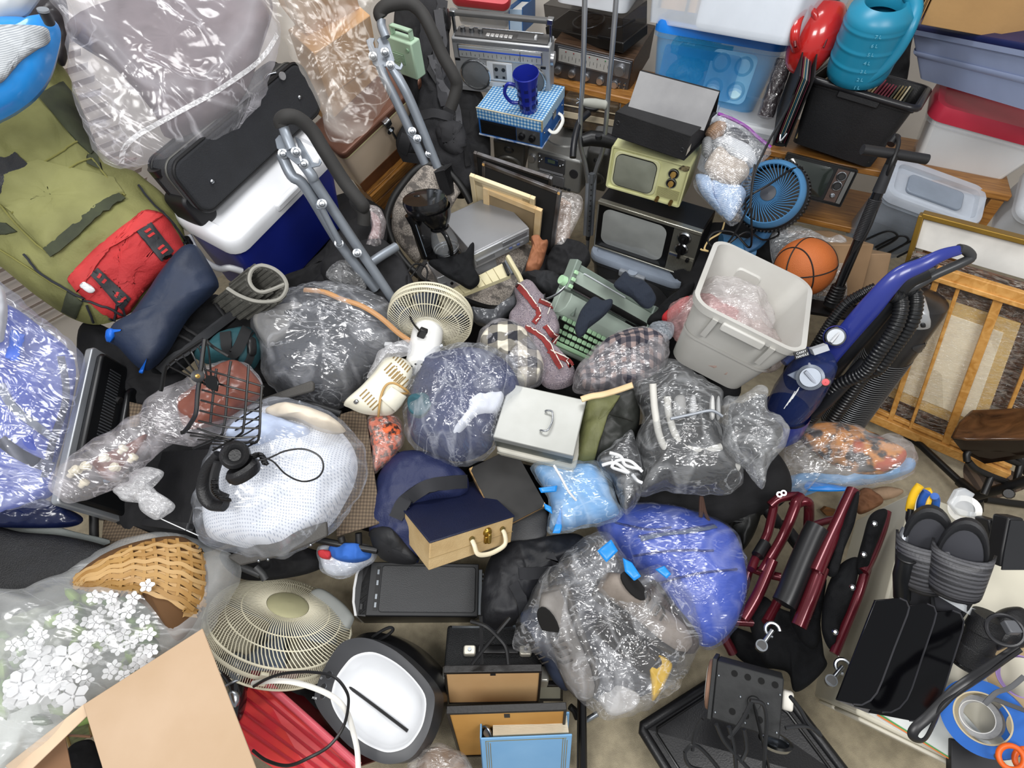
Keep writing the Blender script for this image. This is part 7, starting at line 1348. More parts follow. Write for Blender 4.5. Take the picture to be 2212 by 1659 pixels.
for y in (-.3,-.15,.1,.3):G().box(-w*.338,-w*.322,d*y-.008,d*y+.008,h+.008,h+.011).o('usb_port',STEEL,t)
G().box(-w*.45,-w*.43,-d*.38,-d*.28,h+.0055,h+.0075).o('power_button',mat('1f2022',.4),t);G().box(w*.495,w*.535,-d*.46,d*.4,h*.35,h*.98).o('back_plate',STEEL,t,bev=.002)
for i in range(9):G().box(w*.535,w*.545,-d*.4+i*d*.085,-d*.36+i*d*.085,h*.6,h*.99).o('slot_cover',mat('8a8f94',.3,.9),t)
nyl=[(1042,1352),(1045,1245),(1078,1182),(1150,1165),(1240,1152),(1268,1178),(1215,1215),(1165,1262),(1130,1335),(1090,1356)]
g=puff(nyl,2.1,tf=.07,tb=.07,wr=.016,ws=9,seed=4);t=world_thing('nylon_bag','black nylon bag with webbing beside the tower computer','bag',pd(1110,1340,2.1));g.o('bag',mat('15161b',.6,c2='0d0e12',vs=9,bump=.3),t,world=True,sm=70);B=bvh(g)
strap([(1120,1240),(1170,1235),(1215,1222)],B,.04,.004).o('webbing',mat('1d1e22',.8),t,world=True);strap([(1110,1260),(1125,1290),(1130,1330)],B,.035,.004).o('webbing',mat('1d1e22',.8),t,world=True)
# --- shredder
outr=qs(T1,1030,1080,1075,930,1160,770,1250,660,1370,622,1500,640,1680,730,1850,880,1960,1020,1988,1130,1950,1330,1880,1480,1780,1590,1620,1628,1480,1590,1300,1480,1130,1290,1050,1170)
innr=qs(T1,1168,1090,1200,960,1270,850,1350,770,1470,738,1580,765,1720,850,1850,980,1922,1110,1905,1290,1840,1420,1760,1500,1640,1535,1540,1515,1400,1440,1260,1300,1200,1210,1172,1140)
t=world_thing('paper_shredder','dark grey shredder with a white feed bowl and slot','shredder',pd(900,1500,2.1))
cR=pd(820,1490,1.8);nR=(UP*.55+(Vector(CO)-cR).normalized()*.6+Vector((-.25,0,0))).normalized()
def onp(x,y,off=0.):r=Vector(ray(x,y));return Vector(CO)+r*((cR-nR*off-Vector(CO)).dot(nR)/r.dot(nR))
O3=cat([onp(*p) for p in outr],4,True);I3=cat([onp(*p) for p in innr],4,True);bc=sum(I3,Vector())/len(I3);bv=pd(880,1460,2.15)-pd(820,1490,1.8)
G().loft([[p for p in I3],[p+nR*.006 for p in I3],[bc2 for bc2 in [(p+nR*.006).lerp(q_+nR*.004,.5) for p,q_ in zip(I3,O3)]],O3,[p-nR*.012 for p in O3],[bc+(p-bc)*1.04-nR*.06+bv*.1 for p in O3]],(0,0)).o('top_ring',mat('3c3d40',.45),t,world=True,sm=50)
oc=sum(O3,Vector())/len(O3)
G().loft([[oc+(p-oc)*1.03-nR*.05+bv*.1 for p in O3],[oc+(p-oc)*1.06+bv*.45 for p in O3],[oc+(p-oc)*.95+bv*.95 for p in O3],[oc+(p-oc)*.85+bv*1.05 for p in O3]],(0,1)).o('body',mat('19191b',.28),t,world=True,sm=50)
G().loft([[p+nR*.007 for p in I3],[bc+(p-bc)*.985+nR*.007 for p in I3],[bc+(p-bc)*.94 for p in I3],[bc+(p-bc)*.86-nR*.035 for p in I3],[bc+(p-bc)*.5-nR*.055 for p in I3],[bc+(p-bc)*.03-nR*.06 for p in I3]],(0,1)).o('feed_bowl',mat('d9dbde',.35,var=.02),t,world=True,sm=60)
sl=[onp(*q(T1,1290,1000),.047),onp(*q(T1,1525,1175),.057),onp(*q(T1,1775,1365),.044)];G().tube([p+nR*.004 for p in sl],.0045,8).o('feed_slot',BLACK,t,world=True)
for (x,y,r_) in ((1150,920,.012),(1108,1010,.009),(1100,1085,.009)):
  p=onp(*q(T1,x,y));G().lathe([(r_,0),(r_,.004),(r_*.8,.007),(.001,.007)],p,nR,18).o('button',BLACK,t,world=True);G().torus(p+nR*.005,r_*.85,.0012,nR,18,5).o('button_ring',STEEL,t,world=True)
ux_=(onp(*q(T1,1150,955))-onp(*q(T1,1100,945))).normalized();uy_=nR.cross(ux_)
text('ON/OFF',.008,WHITEP,t,onp(*q(T1,1112,950))+nR*.001,ux_,uy_,world=True);text('FORWARD',.008,WHITEP,t,onp(*q(T1,1062,1110))+nR*.001,ux_,uy_,world=True)
cable('shredder_lead','black power lead behind the shredder',T1,(1490,620,1560,570,1630,540,1655,560,1600,610,1540,640),1.98,.005,BLACK)
# --- red tub, hand vacuum, cables
t=world_thing('red_tub','translucent red ribbed storage tub at the bottom','storage bin',pd(600,1640,1.85));RT_=mat('c5303a',.3,alpha=.86,var=.05,c2='d24a3a');RD=mat('a3202c',.3)
A_=px3(None,(546,1452,772,1648,700,1730,500,1600),[1.86,1.7,1.62,1.74]);slab(A_,.004).o('side_panel',RT_,t,world=True)
G().tube(cat(px3(None,(545,1450,650,1542,775,1655),[1.86,1.78,1.69]),4),.011,10).o('rim',mat('cf5a66',.3),t,world=True)
for k in (.2,.38,.56,.74):a,b=A_[0].lerp(A_[3],k),A_[1].lerp(A_[2],k);n_=(Vector(CO)-a).normalized();G().tube([a+n_*.003,b+n_*.003],.004,6).o('rib',RD,t,world=True)
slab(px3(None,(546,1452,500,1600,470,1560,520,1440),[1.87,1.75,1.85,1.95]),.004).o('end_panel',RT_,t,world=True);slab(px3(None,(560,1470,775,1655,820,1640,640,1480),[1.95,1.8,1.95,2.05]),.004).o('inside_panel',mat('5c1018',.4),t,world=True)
t=world_thing('hand_vacuum','black glossy handheld cleaner with clear dust window','vacuum cleaner',pd(*q(T1,420,1200),1.8))
g=puff(qs(T1,215,780,330,740,440,735,520,800,530,880,490,1000,490,1120,450,1260,400,1270,340,1050,250,900),1.82,tf=.05,tb=.05,wr=0,pw=3);g.o('shell',mat('131316',.12,coat=.5),t,world=True,sm=70);B=bvh(g)
drape(qs(T1,330,790,420,750,500,800,510,890,450,960,380,960,330,880),B,.004,.012).o('dust_window',mat('6c7278',.06,alpha=.6),t,world=True,sm=60);cord(qs(T1,330,1000,450,940,510,880),B,.004).o('trim_line',STEEL,t,world=True);drape(qs(T1,350,1050,420,1060,430,1130,390,1170),B,.004,.004).o('chrome_panel',CHROME,t,world=True)
g=G();c=pd(*q(T1,260,830),1.86)
for i in range(14):a=i*.22;g.tube([c,c+Vector((math.cos(a)*.05,math.sin(a)*.03,math.sin(a)*.04))],.0015,4)
tag(g.o('wire_brush',STEEL),'steel wire whisk beside the handheld cleaner','whisk')
cable('white_flat_cable','flat white cable arching over the red tub',T1,(530,985,700,965,860,975,1050,1030,1200,1110,1290,1220,1340,1380,1370,1520,1380,1690),[1.74,1.7,1.68,1.66,1.64,1.64,1.64,1.62,1.6],.007,mat('dedcd6',.45),flat=.45,n=8)
cable('black_cable','black cable looping over red tub and shredder bowl',T1,(545,1010,650,950,800,905,1000,895,1180,930,1280,1040,1300,1150,1260,1330,1150,1480,1000,1570,820,1640,650,1600,540,1520),[1.72,1.7,1.68,1.66,1.64,1.63,1.63,1.62,1.6,1.58,1.58,1.6,1.64],.0042,BLACK)
cable('pink_band','grey pink fabric strap beneath the large fan',T1,(520,870,640,890,760,905,900,920),1.95,.02,mat('b59a98',.8),'strap',flat=.3)
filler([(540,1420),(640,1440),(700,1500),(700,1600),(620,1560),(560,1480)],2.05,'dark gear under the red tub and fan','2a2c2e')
# --- amplifier, frames, album
M,w,d,h=fit((.34,.2,.36),{'LBU':q(T2,610,515),'RBU':q(T2,1395,525),'LFU':q(T2,582,955),'RFU':q(T2,1412,955)},2.02,0,up=.6,ds=.12,name='amp')
t=thing('guitar_amplifier','black vinyl guitar amplifier with strap handle on top','amplifier',M);VN=mat('1a1b1d',.5,bump=.8,bs=350)
G().box(-w/2,w/2,-d/2,d/2,0,h).o('cabinet',VN,t,bev=.01,seg=3)
G().box(-w*.18,w*.22,d*-.02-.014,d*-.02+.014,h+.014,h+.024).o('handle',BLACK,t,bev=.004)
for x in (-.26,.29):G().prism(rr(w*.12,.032,.008,3,w*x,-d*.02),h,h+.02).o('handle_cap',mat('c9c5b8',.3,.4),t,bev=.004);G().cyl((w*x,-d*.02,h+.02),(w*x,-d*.02,h+.024),.006).o('screw',STEEL,t)
for x in (-1,1):G().prism(rr(.03,.05,.008,3,x*(w/2-.012),-d/2+.02),h-.05,h+.003).o('corner_guard',mat('b9b7ae',.35,.6),t,bev=.006)
G().box(-w*.45,w*.4,d*.42,d*.46,h,h+.006).o('rear_trim',STEEL,t)
for i in range(4):G().box(-w*.08+i*.028,-w*.08+i*.028+.01,d*.46,d*.5,h,h+.014).o('control',STEEL,t)
for i,pts in enumerate(((880,450,885,600,885,740,890,830),(800,490,920,530,1020,620,1080,700,1100,830),(1110,460,1010,580,920,690,810,830))):cable('amplifier_lead',('straight','curved','diagonal')[i]+' black lead crossing the amplifier top',T2,pts,[1.86,1.84,1.83,1.82] if len(pts)==8 else [1.86,1.84,1.83,1.82,1.81],.006,BLACK)
def backframe(label,pts,d,dims,mb,bar=.028,yaw=0):
  M,w,dp,h=fit(dims,pts,d,yaw,up=2.,ds=.2,name=label[:18]);t=thing('framed_photo',label,'picture frame',M);K_=mat('1a1817',.45,bump=.3)
  G().box(-w/2,w/2,-dp/2,dp/2,h-.012,h).o('rail',K_,t,bev=.002)
  for x in (-w/2,w/2-.008):G().box(x,x+.008,-dp/2,dp/2,0,h-.012).o('rail',K_,t,bev=.002)
  G().box(-w/2,w/2,-dp/2,dp/2,0,.01).o('rail',K_,t);G().box(-w/2+.008,w/2-.008,-dp*.3,dp*.1,.01,h-.012).o('backing_board',mb,t);G().box(-.008,.008,-dp*.36,-dp*.3,h*.86,h*.93).o('hanger',DARK,t)
  return t,M,w,dp,h
CB1=mat('c9a678',.85,c2='bd9868',vs=4);CB2=mat('c7954e',.85,c2='b5823c',vs=4)
backframe('black photo frame with tan cardboard back before the amplifier',{'LFU':q(T2,583,893),'RFU':q(T2,1368,888),'LFD':q(T2,615,1168),'RFD':q(T2,1345,1142),'LBU':q(T2,583,842),'RBU':q(T2,1366,836)},1.85,(.32,.025,.2),CB1)
backframe('larger black photo frame with orange cardboard back behind album',{'LFU':q(T2,605,1218),'RFU':q(T2,1565,1188),'LFD':q(T2,715,1570),'RFD':q(T2,1520,1560),'LBU':q(T2,600,1180),'RBU':q(T2,1568,1132)},1.78,(.36,.03,.26),CB2)
backframe('small black photo frame showing beside the cardboard backed frame',{'LFU':q(T2,1300,1000),'RFU':q(T2,1535,995),'LFD':q(T2,1310,1130),'RFD':q(T2,1530,1125),'RBU':q(T2,1535,968)},1.98,(.12,.02,.1),mat('9b9c8e',.4))
M,w,d,h=fit((.3,.09,.3),{'LBU':q(T2,870,1232),'RBU':q(T2,1582,1218),'LFU':q(T2,880,1436),'RFU':q(T2,1605,1386),'LFD':q(T2,895,1760),'RFD':q(T2,1585,1740)},1.68,0,up=2,ds=.2,name='album')
t=thing('photo_album','sky blue photo album with gold lines standing open','album',M);AB=mat('7fb0da',.5,c2='6ea2d0',vs=4)
G().box(-w/2,w/2,-d/2,-d/2+.005,0,h).o('front_cover',AB,t,bev=.002);G().box(-w/2,w/2,d/2-.005,d/2,0,h).o('back_cover',AB,t,bev=.002);G().box(-w/2,-w/2+.005,-d/2,d/2,0,h).o('spine',AB,t,bev=.002)
pg=mat('dcd3bd',.8);n_=20
for i in range(n_):y=-d*.3+i*d*.72/n_;G().box(-w*.36,w*.47,y,y+d*.022,.01,h-.008-.006*math.sin(i/n_*3)).o('page',pg,t)
G().cyl((-w*.42,-d*.1,h*.2),(-w*.42,-d*.1,h-.02),.012).o('ring_mechanism',STEEL,t);G().tube(cat([(-w*.46,d*.2,h-.02),(-w*.42,0,h-.005),(-w*.38,-d*.25,h-.02)],5),.004).o('ring',CHROME,t)
GLD=mat('b39a4e',.35,.7)
for o_ in (.0,.006,.012):G().box(-w*.44+o_,-w*.44+o_+.0015,-d/2-.0012,-d/2,0,h*.95-o_).o('gold_line',GLD,t);G().box(w*.4+o_,w*.4+o_+.0015,-d/2-.0012,-d/2,0,h*.95-o_).o('gold_line',GLD,t)
G().box(-w*.44,w*.44,-d/2-.0012,-d/2,h*.945,h*.95).o('gold_line',GLD,t)
bag('clear bag over brown cardboard at the bottom edge',[(880,1659),(895,1625),(930,1606),(970,1612),(1010,1640),(1020,1700),(880,1720)],1.75,film('d8d4d0',.2,.5,10),[('brown_cloth','brown cardboard tube in bag at the bottom edge','cardboard',[(900,1650),(930,1615),(975,1620),(1010,1655),(1000,1720),(900,1720)],1.78,mat('8a6a4c',.8),{})],.05,.04,5)
t=world_thing('light_stand','black tubular light stand standing at the bottom','stand',pd(1258,1659,2.1));G().tube(px3(T2,(1685,1105,1690,1400,1695,1800),[1.95,1.95,1.95]),.014,16).o('outer_tube',mat('0e0e10',.25),t,world=True);G().tube(px3(T2,(1655,1105,1650,1800),1.96),.003,8).o('edge',DARK,t,world=True)
G().tube(px3(T2,(1590,1170,1625,1200,1650,1260),2.0),.011,10).o('foot',BLACK,t,world=True);G().tube(px3(T2,(1720,1280,1810,1225),2.02),.009,10).o('brace',STEEL,t,world=True)
tag(slab(px3(T2,(1725,1330,1765,1320,2000,1680,1930,1690),[2.2,2.2,2.1,2.1]),.01).o('metal_bar',mat('8d9089',.5,.5,bump=.5,bs=300)),'worn flat metal bar lying on the carpet','bar')
# --- puffer jacket, shoe bag, steno machine
pj=[(1290,1140),(1315,1108),(1380,1090),(1450,1094),(1530,1118),(1590,1160),(1614,1250),(1602,1320),(1572,1372),(1520,1397),(1450,1340),(1400,1270),(1340,1210)]
g=puff(pj,2.15,tf=.13,tb=.1,wr=.016,ws=6,seed=3,k=.6,rings=22,seg=120);t=world_thing('puffer_jacket','periwinkle blue puffer jacket in thin clear bag','jacket',pd(1500,1390,2.2));g.o('shell',mat('485fb6',.4,c2='3b52a6',vs=5,bump=.2,coat=.15),t,world=True,sm=70);B=bvh(g)
for pth in ([(1380,1160),(1430,1150),(1480,1145),(1540,1135)],[(1330,1130),(1400,1145),(1450,1140)],[(1370,1200),(1450,1190),(1540,1190)],[(1420,1260),(1500,1240),(1590,1230)]):cord(pth,B,.0035).o('quilt_seam',mat('23306e',.5),t,world=True)
strap([(1385,1165),(1440,1152),(1490,1148),(1545,1138)],B,.016,.003).o('grey_piping',mat('596273',.6),t,world=True)
bag('thin clear bag stretched over the puffer jacket',shrink(pj,1.03),2.1,film('dfe4fa',.02,.2,6,.12),(),.12,.02,8)
sb=[(1110,1402),(1120,1340),(1165,1250),(1215,1200),(1260,1160),(1310,1150),(1345,1195),(1370,1232),(1440,1222),(1490,1280),(1516,1370),(1502,1420),(1460,1490),(1400,1532),(1320,1556),(1270,1530),(1230,1490),(1200,1432),(1160,1412)]
SH=lambda c,c2:mat(c,.7,c2=c2,vs=12,bump=.3)
def shoe(lab,heel,toe,dh,dt,m,roll=0.,sole='2a2622',hgt=.085):
  a,b=pd(*heel,dh),pd(*toe,dt);L_=(b-a).length;y=(b-a).normalized();n=(Vector(CO)-a.lerp(b,.5)).normalized();n=(n-y*n.dot(y)).normalized();x=y.cross(n)
  n2=n*math.cos(roll)+x*math.sin(roll);x=y.cross(n2);s_=L_/.28
  M=Matrix(((x.x,y.x,n2.x,a.x),(x.y,y.y,n2.y,a.y),(x.z,y.z,n2.z,a.z),(0,0,0,1)))@Matrix.Scale(s_,4);t=thing('shoe',lab,'shoe',M,'shoes in the clear bag')
  st=[(0,.026,hgt*.8),(.02,.034,hgt),(.07,.035,hgt*.98),(.11,.036,hgt*.85),(.15,.04,hgt*.68),(.2,.045,hgt*.55),(.245,.041,hgt*.42),(.272,.026,hgt*.3),(.28,.01,hgt*.22)]
  G().loft([[(w_*math.cos(2*math.pi*k/18)*(1 if math.sin(2*math.pi*k/18)<.2 else .82),y_,.015+h_/2+h_/2*math.sin(2*math.pi*k/18)) for k in range(18)] for y_,w_,h_ in st]).o('upper',m,t,sm=70)
  G().loft([[(w_*1.06*sx,y_*1.02-.003,z) for sx,z in ((-1,0),(1,0),(1,.02),(-1,.02))] for y_,w_,h_ in st]).o('sole',mat(sole,.6),t,bev=.003)
  G().loft([[(.024*math.cos(2*math.pi*k/16),.06+.045*math.sin(2*math.pi*k/16),.016+hgt*.96+dz-.012*math.sin(2*math.pi*k/16)) for k in range(16)] for dz in (.0,.006)],(1,1)).o('opening',mat('121110',.9),t)
  for i in range(4):G().tube([(-.02,.11+i*.018,.012+hgt*(.84-.06*i)),(0,.112+i*.018,.02+hgt*(.9-.065*i)),(.02,.11+i*.018,.012+hgt*(.84-.06*i))],.0025,5).o('lace',mat('4a4642',.8),t)
shoe('grey suede shoe in the left of shoe bag',(1205,1265),(1272,1500),1.98,1.93,SH('8a8682','6b6763'),.5,'55514d');shoe('navy shoe between the grey shoes in bag',(1165,1300),(1235,1480),2.02,1.98,SH('2b3448','1c2333'),.9);shoe('taupe leather shoe across the middle of shoe bag',(1285,1270),(1480,1400),1.95,1.93,SH('8f857c','6f665e'),-.6)
shoe('black shoe in the centre of shoe bag',(1290,1345),(1440,1460),1.98,1.95,SH('2a2623','161413'),-.3);shoe('dark brown shoe at the right of shoe bag',(1400,1260),(1498,1400),2.0,1.98,SH('3e2c22','241812'),.3)
shb=bag('large clear bag of worn shoes',sb,1.95,film('e6e7ea',.06,.34,5,.13,.13,1.,st=(1.8,1,1)),[('yellow_packet','yellow packet at the lower right of shoe bag','packet',[(1395,1410),(1450,1430),(1440,1470),(1410,1515),(1405,1470)],1.92,mat('d2a81e',.5),{'tf':.02}),('white_tissue','white tissue at the bottom of the shoe bag','tissue',[(1290,1500),(1330,1480),(1380,1500),(1370,1530),(1320,1545)],1.93,mat('c9c6c2',.8),{'tf':.02}),('grey_clothes','grey cloth packing beneath the bagged shoes','cloth',shrink(sb,.85),2.08,SH('55565a','33343a'),{'tf':.05})],.12,.06,6,rings=26,seg=150,fold=.004,nf=17)
for i,o_ in enumerate(([(1345,1205),(1365,1215),(1385,1245),(1370,1255),(1350,1235)],[(1415,1230),(1435,1222),(1450,1240),(1440,1250)],[(1290,1190),(1320,1165),(1335,1190),(1310,1215)])):patch('blue_tape',shb,o_,1.85,mat('1b86d8',.35),tf=.004,tb=.004,wr=.002,rings=5,seg=40,smooth=False)
M,w,d,h=fit((.32,.12,.06),{'LFU':q(S6,770,1190),'RFU':q(S6,1520,1310),'LBU':q(S6,730,1060),'RBU':q(S6,1500,1075)},2.35,-6,up=1,ds=.2,name='steno')
t=thing('tape_deck','black and metal keyed device under the hose bag','device',M);G().box(-w/2,w/2,-d/2,d/2,0,h).o('case',mat('17181a',.45),t,bev=.005);G().box(-w*.46,w*.44,-d*.1,d*.35,h,h+.008).o('metal_strip',mat('6f6b60',.4,.7),t,bev=.002);G().box(-w*.4,w*.46,-d*.45,-d*.2,h,h+.01).o('key_rail',mat('3b3c3d',.4,.4),t,bev=.002)
for i in range(18):G().box(-w*.36+i*w*.045,-w*.34+i*w*.045,-d*.5,-d*.44,h*.4,h*.95).o('tooth',BLACK,t)
for x in (-.42,-.25,.28,.4):G().cyl((w*x,d*.12,h+.008),(w*x,d*.12,h+.014),.006).o('screw',BLACK,t)
cable('shoelace','brown braided shoelace over the keyed device',S6,(1160,1080,1170,1150,1155,1240,1160,1080,1190,1200,1220,1270),2.12,.006,mat('4a342a',.9),'cord')
soft('black_jacket','black padded jacket behind the red walker frame','jacket',qs(S6,1380,1310,1470,1150,1540,1000,1640,960,1665,1080,1620,1280,1560,1420,1480,1515,1440,1430),2.35,mat('1a1b1a',.55,c2='121312',vs=9,bump=.3),tf=.06,tb=.06,wr=.014,ws=8,seed=5)
# === right side# --- grey tub with bags in it
M,w,d,h=fit((.5,.36,.36),{'LFU':q(S1,1318,1092),'RFU':q(S1,2115,1538),'RFD':q(S6,1500,296),'LFD':q(S1,1085,1545),'LBU':q(S1,1492,622),'RBU':q(S1,2195,950)},2.2,-20,pitch=10,up=1.5,ds=.07,tp=.25,name='grey tub')
GT=mat('c0bfba',.45,c2='b5b3ad',vs=4)
t=thing('grey_tub','light grey plastic tote tub tipped towards the camera','storage bin',M);GTM=M
binshape(w,d,h,.25,.06,.005,.014,.03,7).o('tub',GT,t,sm=45)
G().box(-w*.2,w*.2,-d/2-.022,-d/2,h*.84,h*.95).o('handle_lip',GT,t,bev=.006)
for x in (-.27,.27):G().add([(w*x-.01,-d*.49,h*.62),(w*x+.01,-d*.49,h*.62),(w*x+.01,-d*.5-.02,h*.93),(w*x-.01,-d*.5-.02,h*.93),(w*x-.01,-d*.46,h*.62),(w*x+.01,-d*.46,h*.62),(w*x+.01,-d*.48,h*.93),(w*x-.01,-d*.48,h*.93)],[(0,1,2,3),(0,4,7,3),(1,2,6,5),(0,1,5,4),(2,3,7,6)]).o('handle_gusset',GT,t)
G().loft([[(x*k,y*k,h*z) for x,y in rr(w*(1-.25*(1-z))+.008,d*(1-.25*(1-z))+.008,.06)] for z,k in ((.48,1),(.5,1.0),(.52,1.0))],(0,0)).o('step_line',GT,t)
G().loft([[(x,d*.5-.008+c,z) for x,z in rr(w*.3*k,h*.3*k,.02,3,-w*.05,h*.68)] for c,k in ((-.004,1),(-.016,.85))],(0,1)).o('recess_panel',GT,t)
for i,(x,y,z,s_,c,lab) in enumerate(((-.18,-.1,.35,.1,'e7b9b9','pink tinted plastic bag at the left inside grey tub'),(.0,.0,.38,.11,'eee4e2','milky plastic bag crumpled in the middle of grey tub'),(.18,-.05,.36,.1,'e8dcd8','clear plastic bag at the right inside grey tub'),(.08,-.16,.28,.09,'eac6b8','peach tinted bag at the front inside grey tub'),(-.05,.12,.5,.1,'f0eceb','crinkled clear bag on top inside grey tub'))):
  g=G().sph((0,0,0),s_,40,24,(1.2,.9,.8));g.v=[p+p.normalized()*(.035*crumple(p+Vector((i*3.3,0,0)),7,4)) for p in g.v]
  tag(g.xf(M@Matrix.Translation((w*x,d*y,h*z))).o('plastic_bag',film(c,.25,.5,9),sm=60),lab,'plastic bag','bags in the grey tub')
g=G().loft([[(x,y,z) for x,y in rr(w*k,d*k,.05)] for z,k in ((.01,.72),(h*.3,.76))]);tag(g.xf(M).o('pink_cloth',mat('d3aaa2',.85,c2='c4bcb6',vs=9)),'pale pink cloth at the bottom of the grey tub','cloth')
# --- upright vacuum
t=world_thing('upright_vacuum','violet blue upright vacuum cleaner with ribbed black hoses','vacuum cleaner',pd(1720,900,2.75));VB=mat('2a3584',.28,coat=.3,var=.04);VK=mat('1c1d20',.4)
sp=px3(S2,(1700,700,1560,740,1400,820,1240,890,1130,990,1010,1130,880,1280,760,1420,660,1540,590,1640),[2.08,2.08,2.1,2.12,2.15,2.2,2.26,2.32,2.38,2.44]);sp2=cat(sp,5)
rad=[.021+(.05-.021)*min(1,i/26) for i in range(len(sp2))];vd=(Vector(CO)-sp[4]).normalized()
G().tube(sp2,[r*.78 for r in rad],16,flat=.5,upv=vd).o('spine',VB,t,world=True,sm=60)
off=(pd(*q(S2,1090,1060),2.2)-pd(*q(S2,1010,1000),2.15))
G().tube([p+off*(.25+.55*min(1,i/20))-vd*.03 for i,p in enumerate(sp2[10:])],[.045]*len(sp2[10:]),16,flat=.7,upv=vd).o('back_shell',VK,t,world=True,sm=60)
G().tube(cat(px3(S2,(1690,690,1750,705,1790,760,1700,810,1500,900,1350,985,1250,1020,1270,960,1380,890,1480,850),[2.08,2.09,2.1,2.11,2.14,2.17,2.18,2.17,2.15,2.14]),5),.016,12).o('handle_loop',mat('3a3b3d',.35),t,world=True,sm=60)
c=pd(*q(S2,712,1392),2.27);n_=(Vector(CO)-c).normalized()
G().lathe([(.042,-.01),(.042,0),(.038,.006)],c,n_,28).o('dial_collar',VB,t,world=True);G().lathe([(.034,.0),(.033,.012),(.028,.018),(.001,.018)],c,n_,28).o('dial',mat('8f9398',.35,.4),t,world=True)
dr=(pd(*q(S2,680,1430),2.27)-c).normalized();G().tube([c+n_*.02-dr*.028,c+n_*.02+dr*.028],.006,8).o('dial_grip',mat('d0d2d5',.3,.4),t,world=True)
def hose(name,pts,r,parent,m,step=3):
  P=cat(pts,90);L_=[P[0]]
  for p in P[1:]:
    if (p-L_[-1]).length>=r*.11:L_.append(p)
  return G().tube(L_,[r*(1 if i%4 in (0,1) else .9) for i in range(len(L_))],16).o(name,m,parent,world=True,sm=25)
HS=mat('1b1c1e',.32)
hose('hose',px3(S2,(1030,1005,930,1050,800,1130,690,1260,600,1400,540,1500),[2.3,2.32,2.36,2.4,2.44,2.48]),.022,t,HS)
hose('hose',px3(S2,(1240,1010,1330,1040,1345,1130,1310,1280,1180,1470,1050,1640),[2.2,2.2,2.2,2.22,2.28,2.34])+px3(S7,(930,120,780,330,650,520),[2.42,2.52,2.62]),.027,t,HS)
hose('hose',px3(S2,(1150,1060,1220,1090,1230,1180,1180,1330,1050,1520,930,1680),[2.18,2.18,2.18,2.2,2.25,2.32])+px3(S7,(720,200,600,360,470,500),[2.42,2.5,2.6]),.026,t,HS)
G().tube(px3(S7,(950,0,640,330,520,430),[2.34,2.46,2.55]),.024,14).o('wand',VK,t,world=True)
ta=px3(S7,(520,80,420,230,300,430),[2.3,2.38,2.5]);tk=mat('2a3868',.08,alpha=.55,var=.03,spec=.6)
ax=(ta[2]-ta[0]).normalized();G().lathe([(.05,-.07),(.07,-.045),(.08,0),(.088,.12),(.08,(ta[2]-ta[0]).length-.03)],ta[0],ax,28,caps=(1,1),sx=1.2).o('water_tank',tk,t,world=True,sm=60)
G().lathe([(.09,0),(.095,.02),(.1,.09),(.08,.14),(.001,.14)],ta[2]-ax*.03,ax,28,sx=1.2).o('tank_base',VB,t,world=True,sm=60)
c=pd(*q(S7,510,130),2.2);n_=(Vector(CO)-c).normalized();G().lathe([(.045,-.02),(.046,0),(.036,.004),(.034,.014),(.001,.014)],c,n_,28).o('filler_cap',mat('7d848f',.35,.3),t,world=True);dr=(pd(*q(S7,545,170),2.2)-c).normalized();G().tube([c+n_*.016-dr*.028,c+n_*.016+dr*.028],.007,8).o('cap_grip',mat('b5bcc8',.3,.3),t,world=True)
slab(px3(S7,(330,110,440,60,600,140,560,210,480,200),2.24),.01).o('tank_collar',mat('8c96a8',.15,alpha=.8),t,world=True,bev=.003)
c=pd(*q(S7,632,168),2.18);n_=(Vector(CO)-c).normalized();G().lathe([(.017,-.03),(.017,0),(.013,.001),(.013,.006),(.001,.008)],c,n_,20).o('release_housing',BLACK,t,world=True);G().lathe([(.013,.004),(.012,.009),(.001,.01)],c,n_,20).o('red_button',mat('d2494f',.4),t,world=True)
G().tube(px3(S2,(520,1510,640,1470),2.2),.019,4,flat=.6).o('carry_handle',mat('a9adb2',.4),t,world=True)
G().tube(px3(S2,(300,1600,380,1530,480,1500,560,1500),2.24),.014,10).o('tank_handle',tk,t,world=True)
p=pd(*q(S2,440,1528),2.06);u_=(pd(*q(S2,490,1512),2.06)-p).normalized();v_=(pd(*q(S2,435,1500),2.06)-p);v_=(v_-u_*v_.dot(u_)).normalized()
slab([p-u_*.024+v_*.012,p+u_*.024+v_*.012,p+u_*.024-v_*.012,p-u_*.024-v_*.012],.003).o('tag_plate',BLACK,t,world=True)
text('CARRY',.011,WHITEP,t,p+v_*.005+u_.cross(v_)*.002,u_,v_,world=True);text('HANDLE',.011,WHITEP,t,p-v_*.006+u_.cross(v_)*.002,u_,v_,world=True)
for i in range(4):a,b=px3(S7,(300+i*22,380-i*26,390+i*16,240-i*16),2.18);G().tube([a,a.lerp(b,.7 if i%2 else 1.)],.0012,4).o('level_mark',WHITEP,t,world=True)
filler(qs(S2,300,1640,420,1500,560,1500,640,1660,500,1800,330,1800),2.5,'added dark filler behind the vacuum tank','0d0e12',tf=.03)  # near-black puff added to darken the space behind the tank
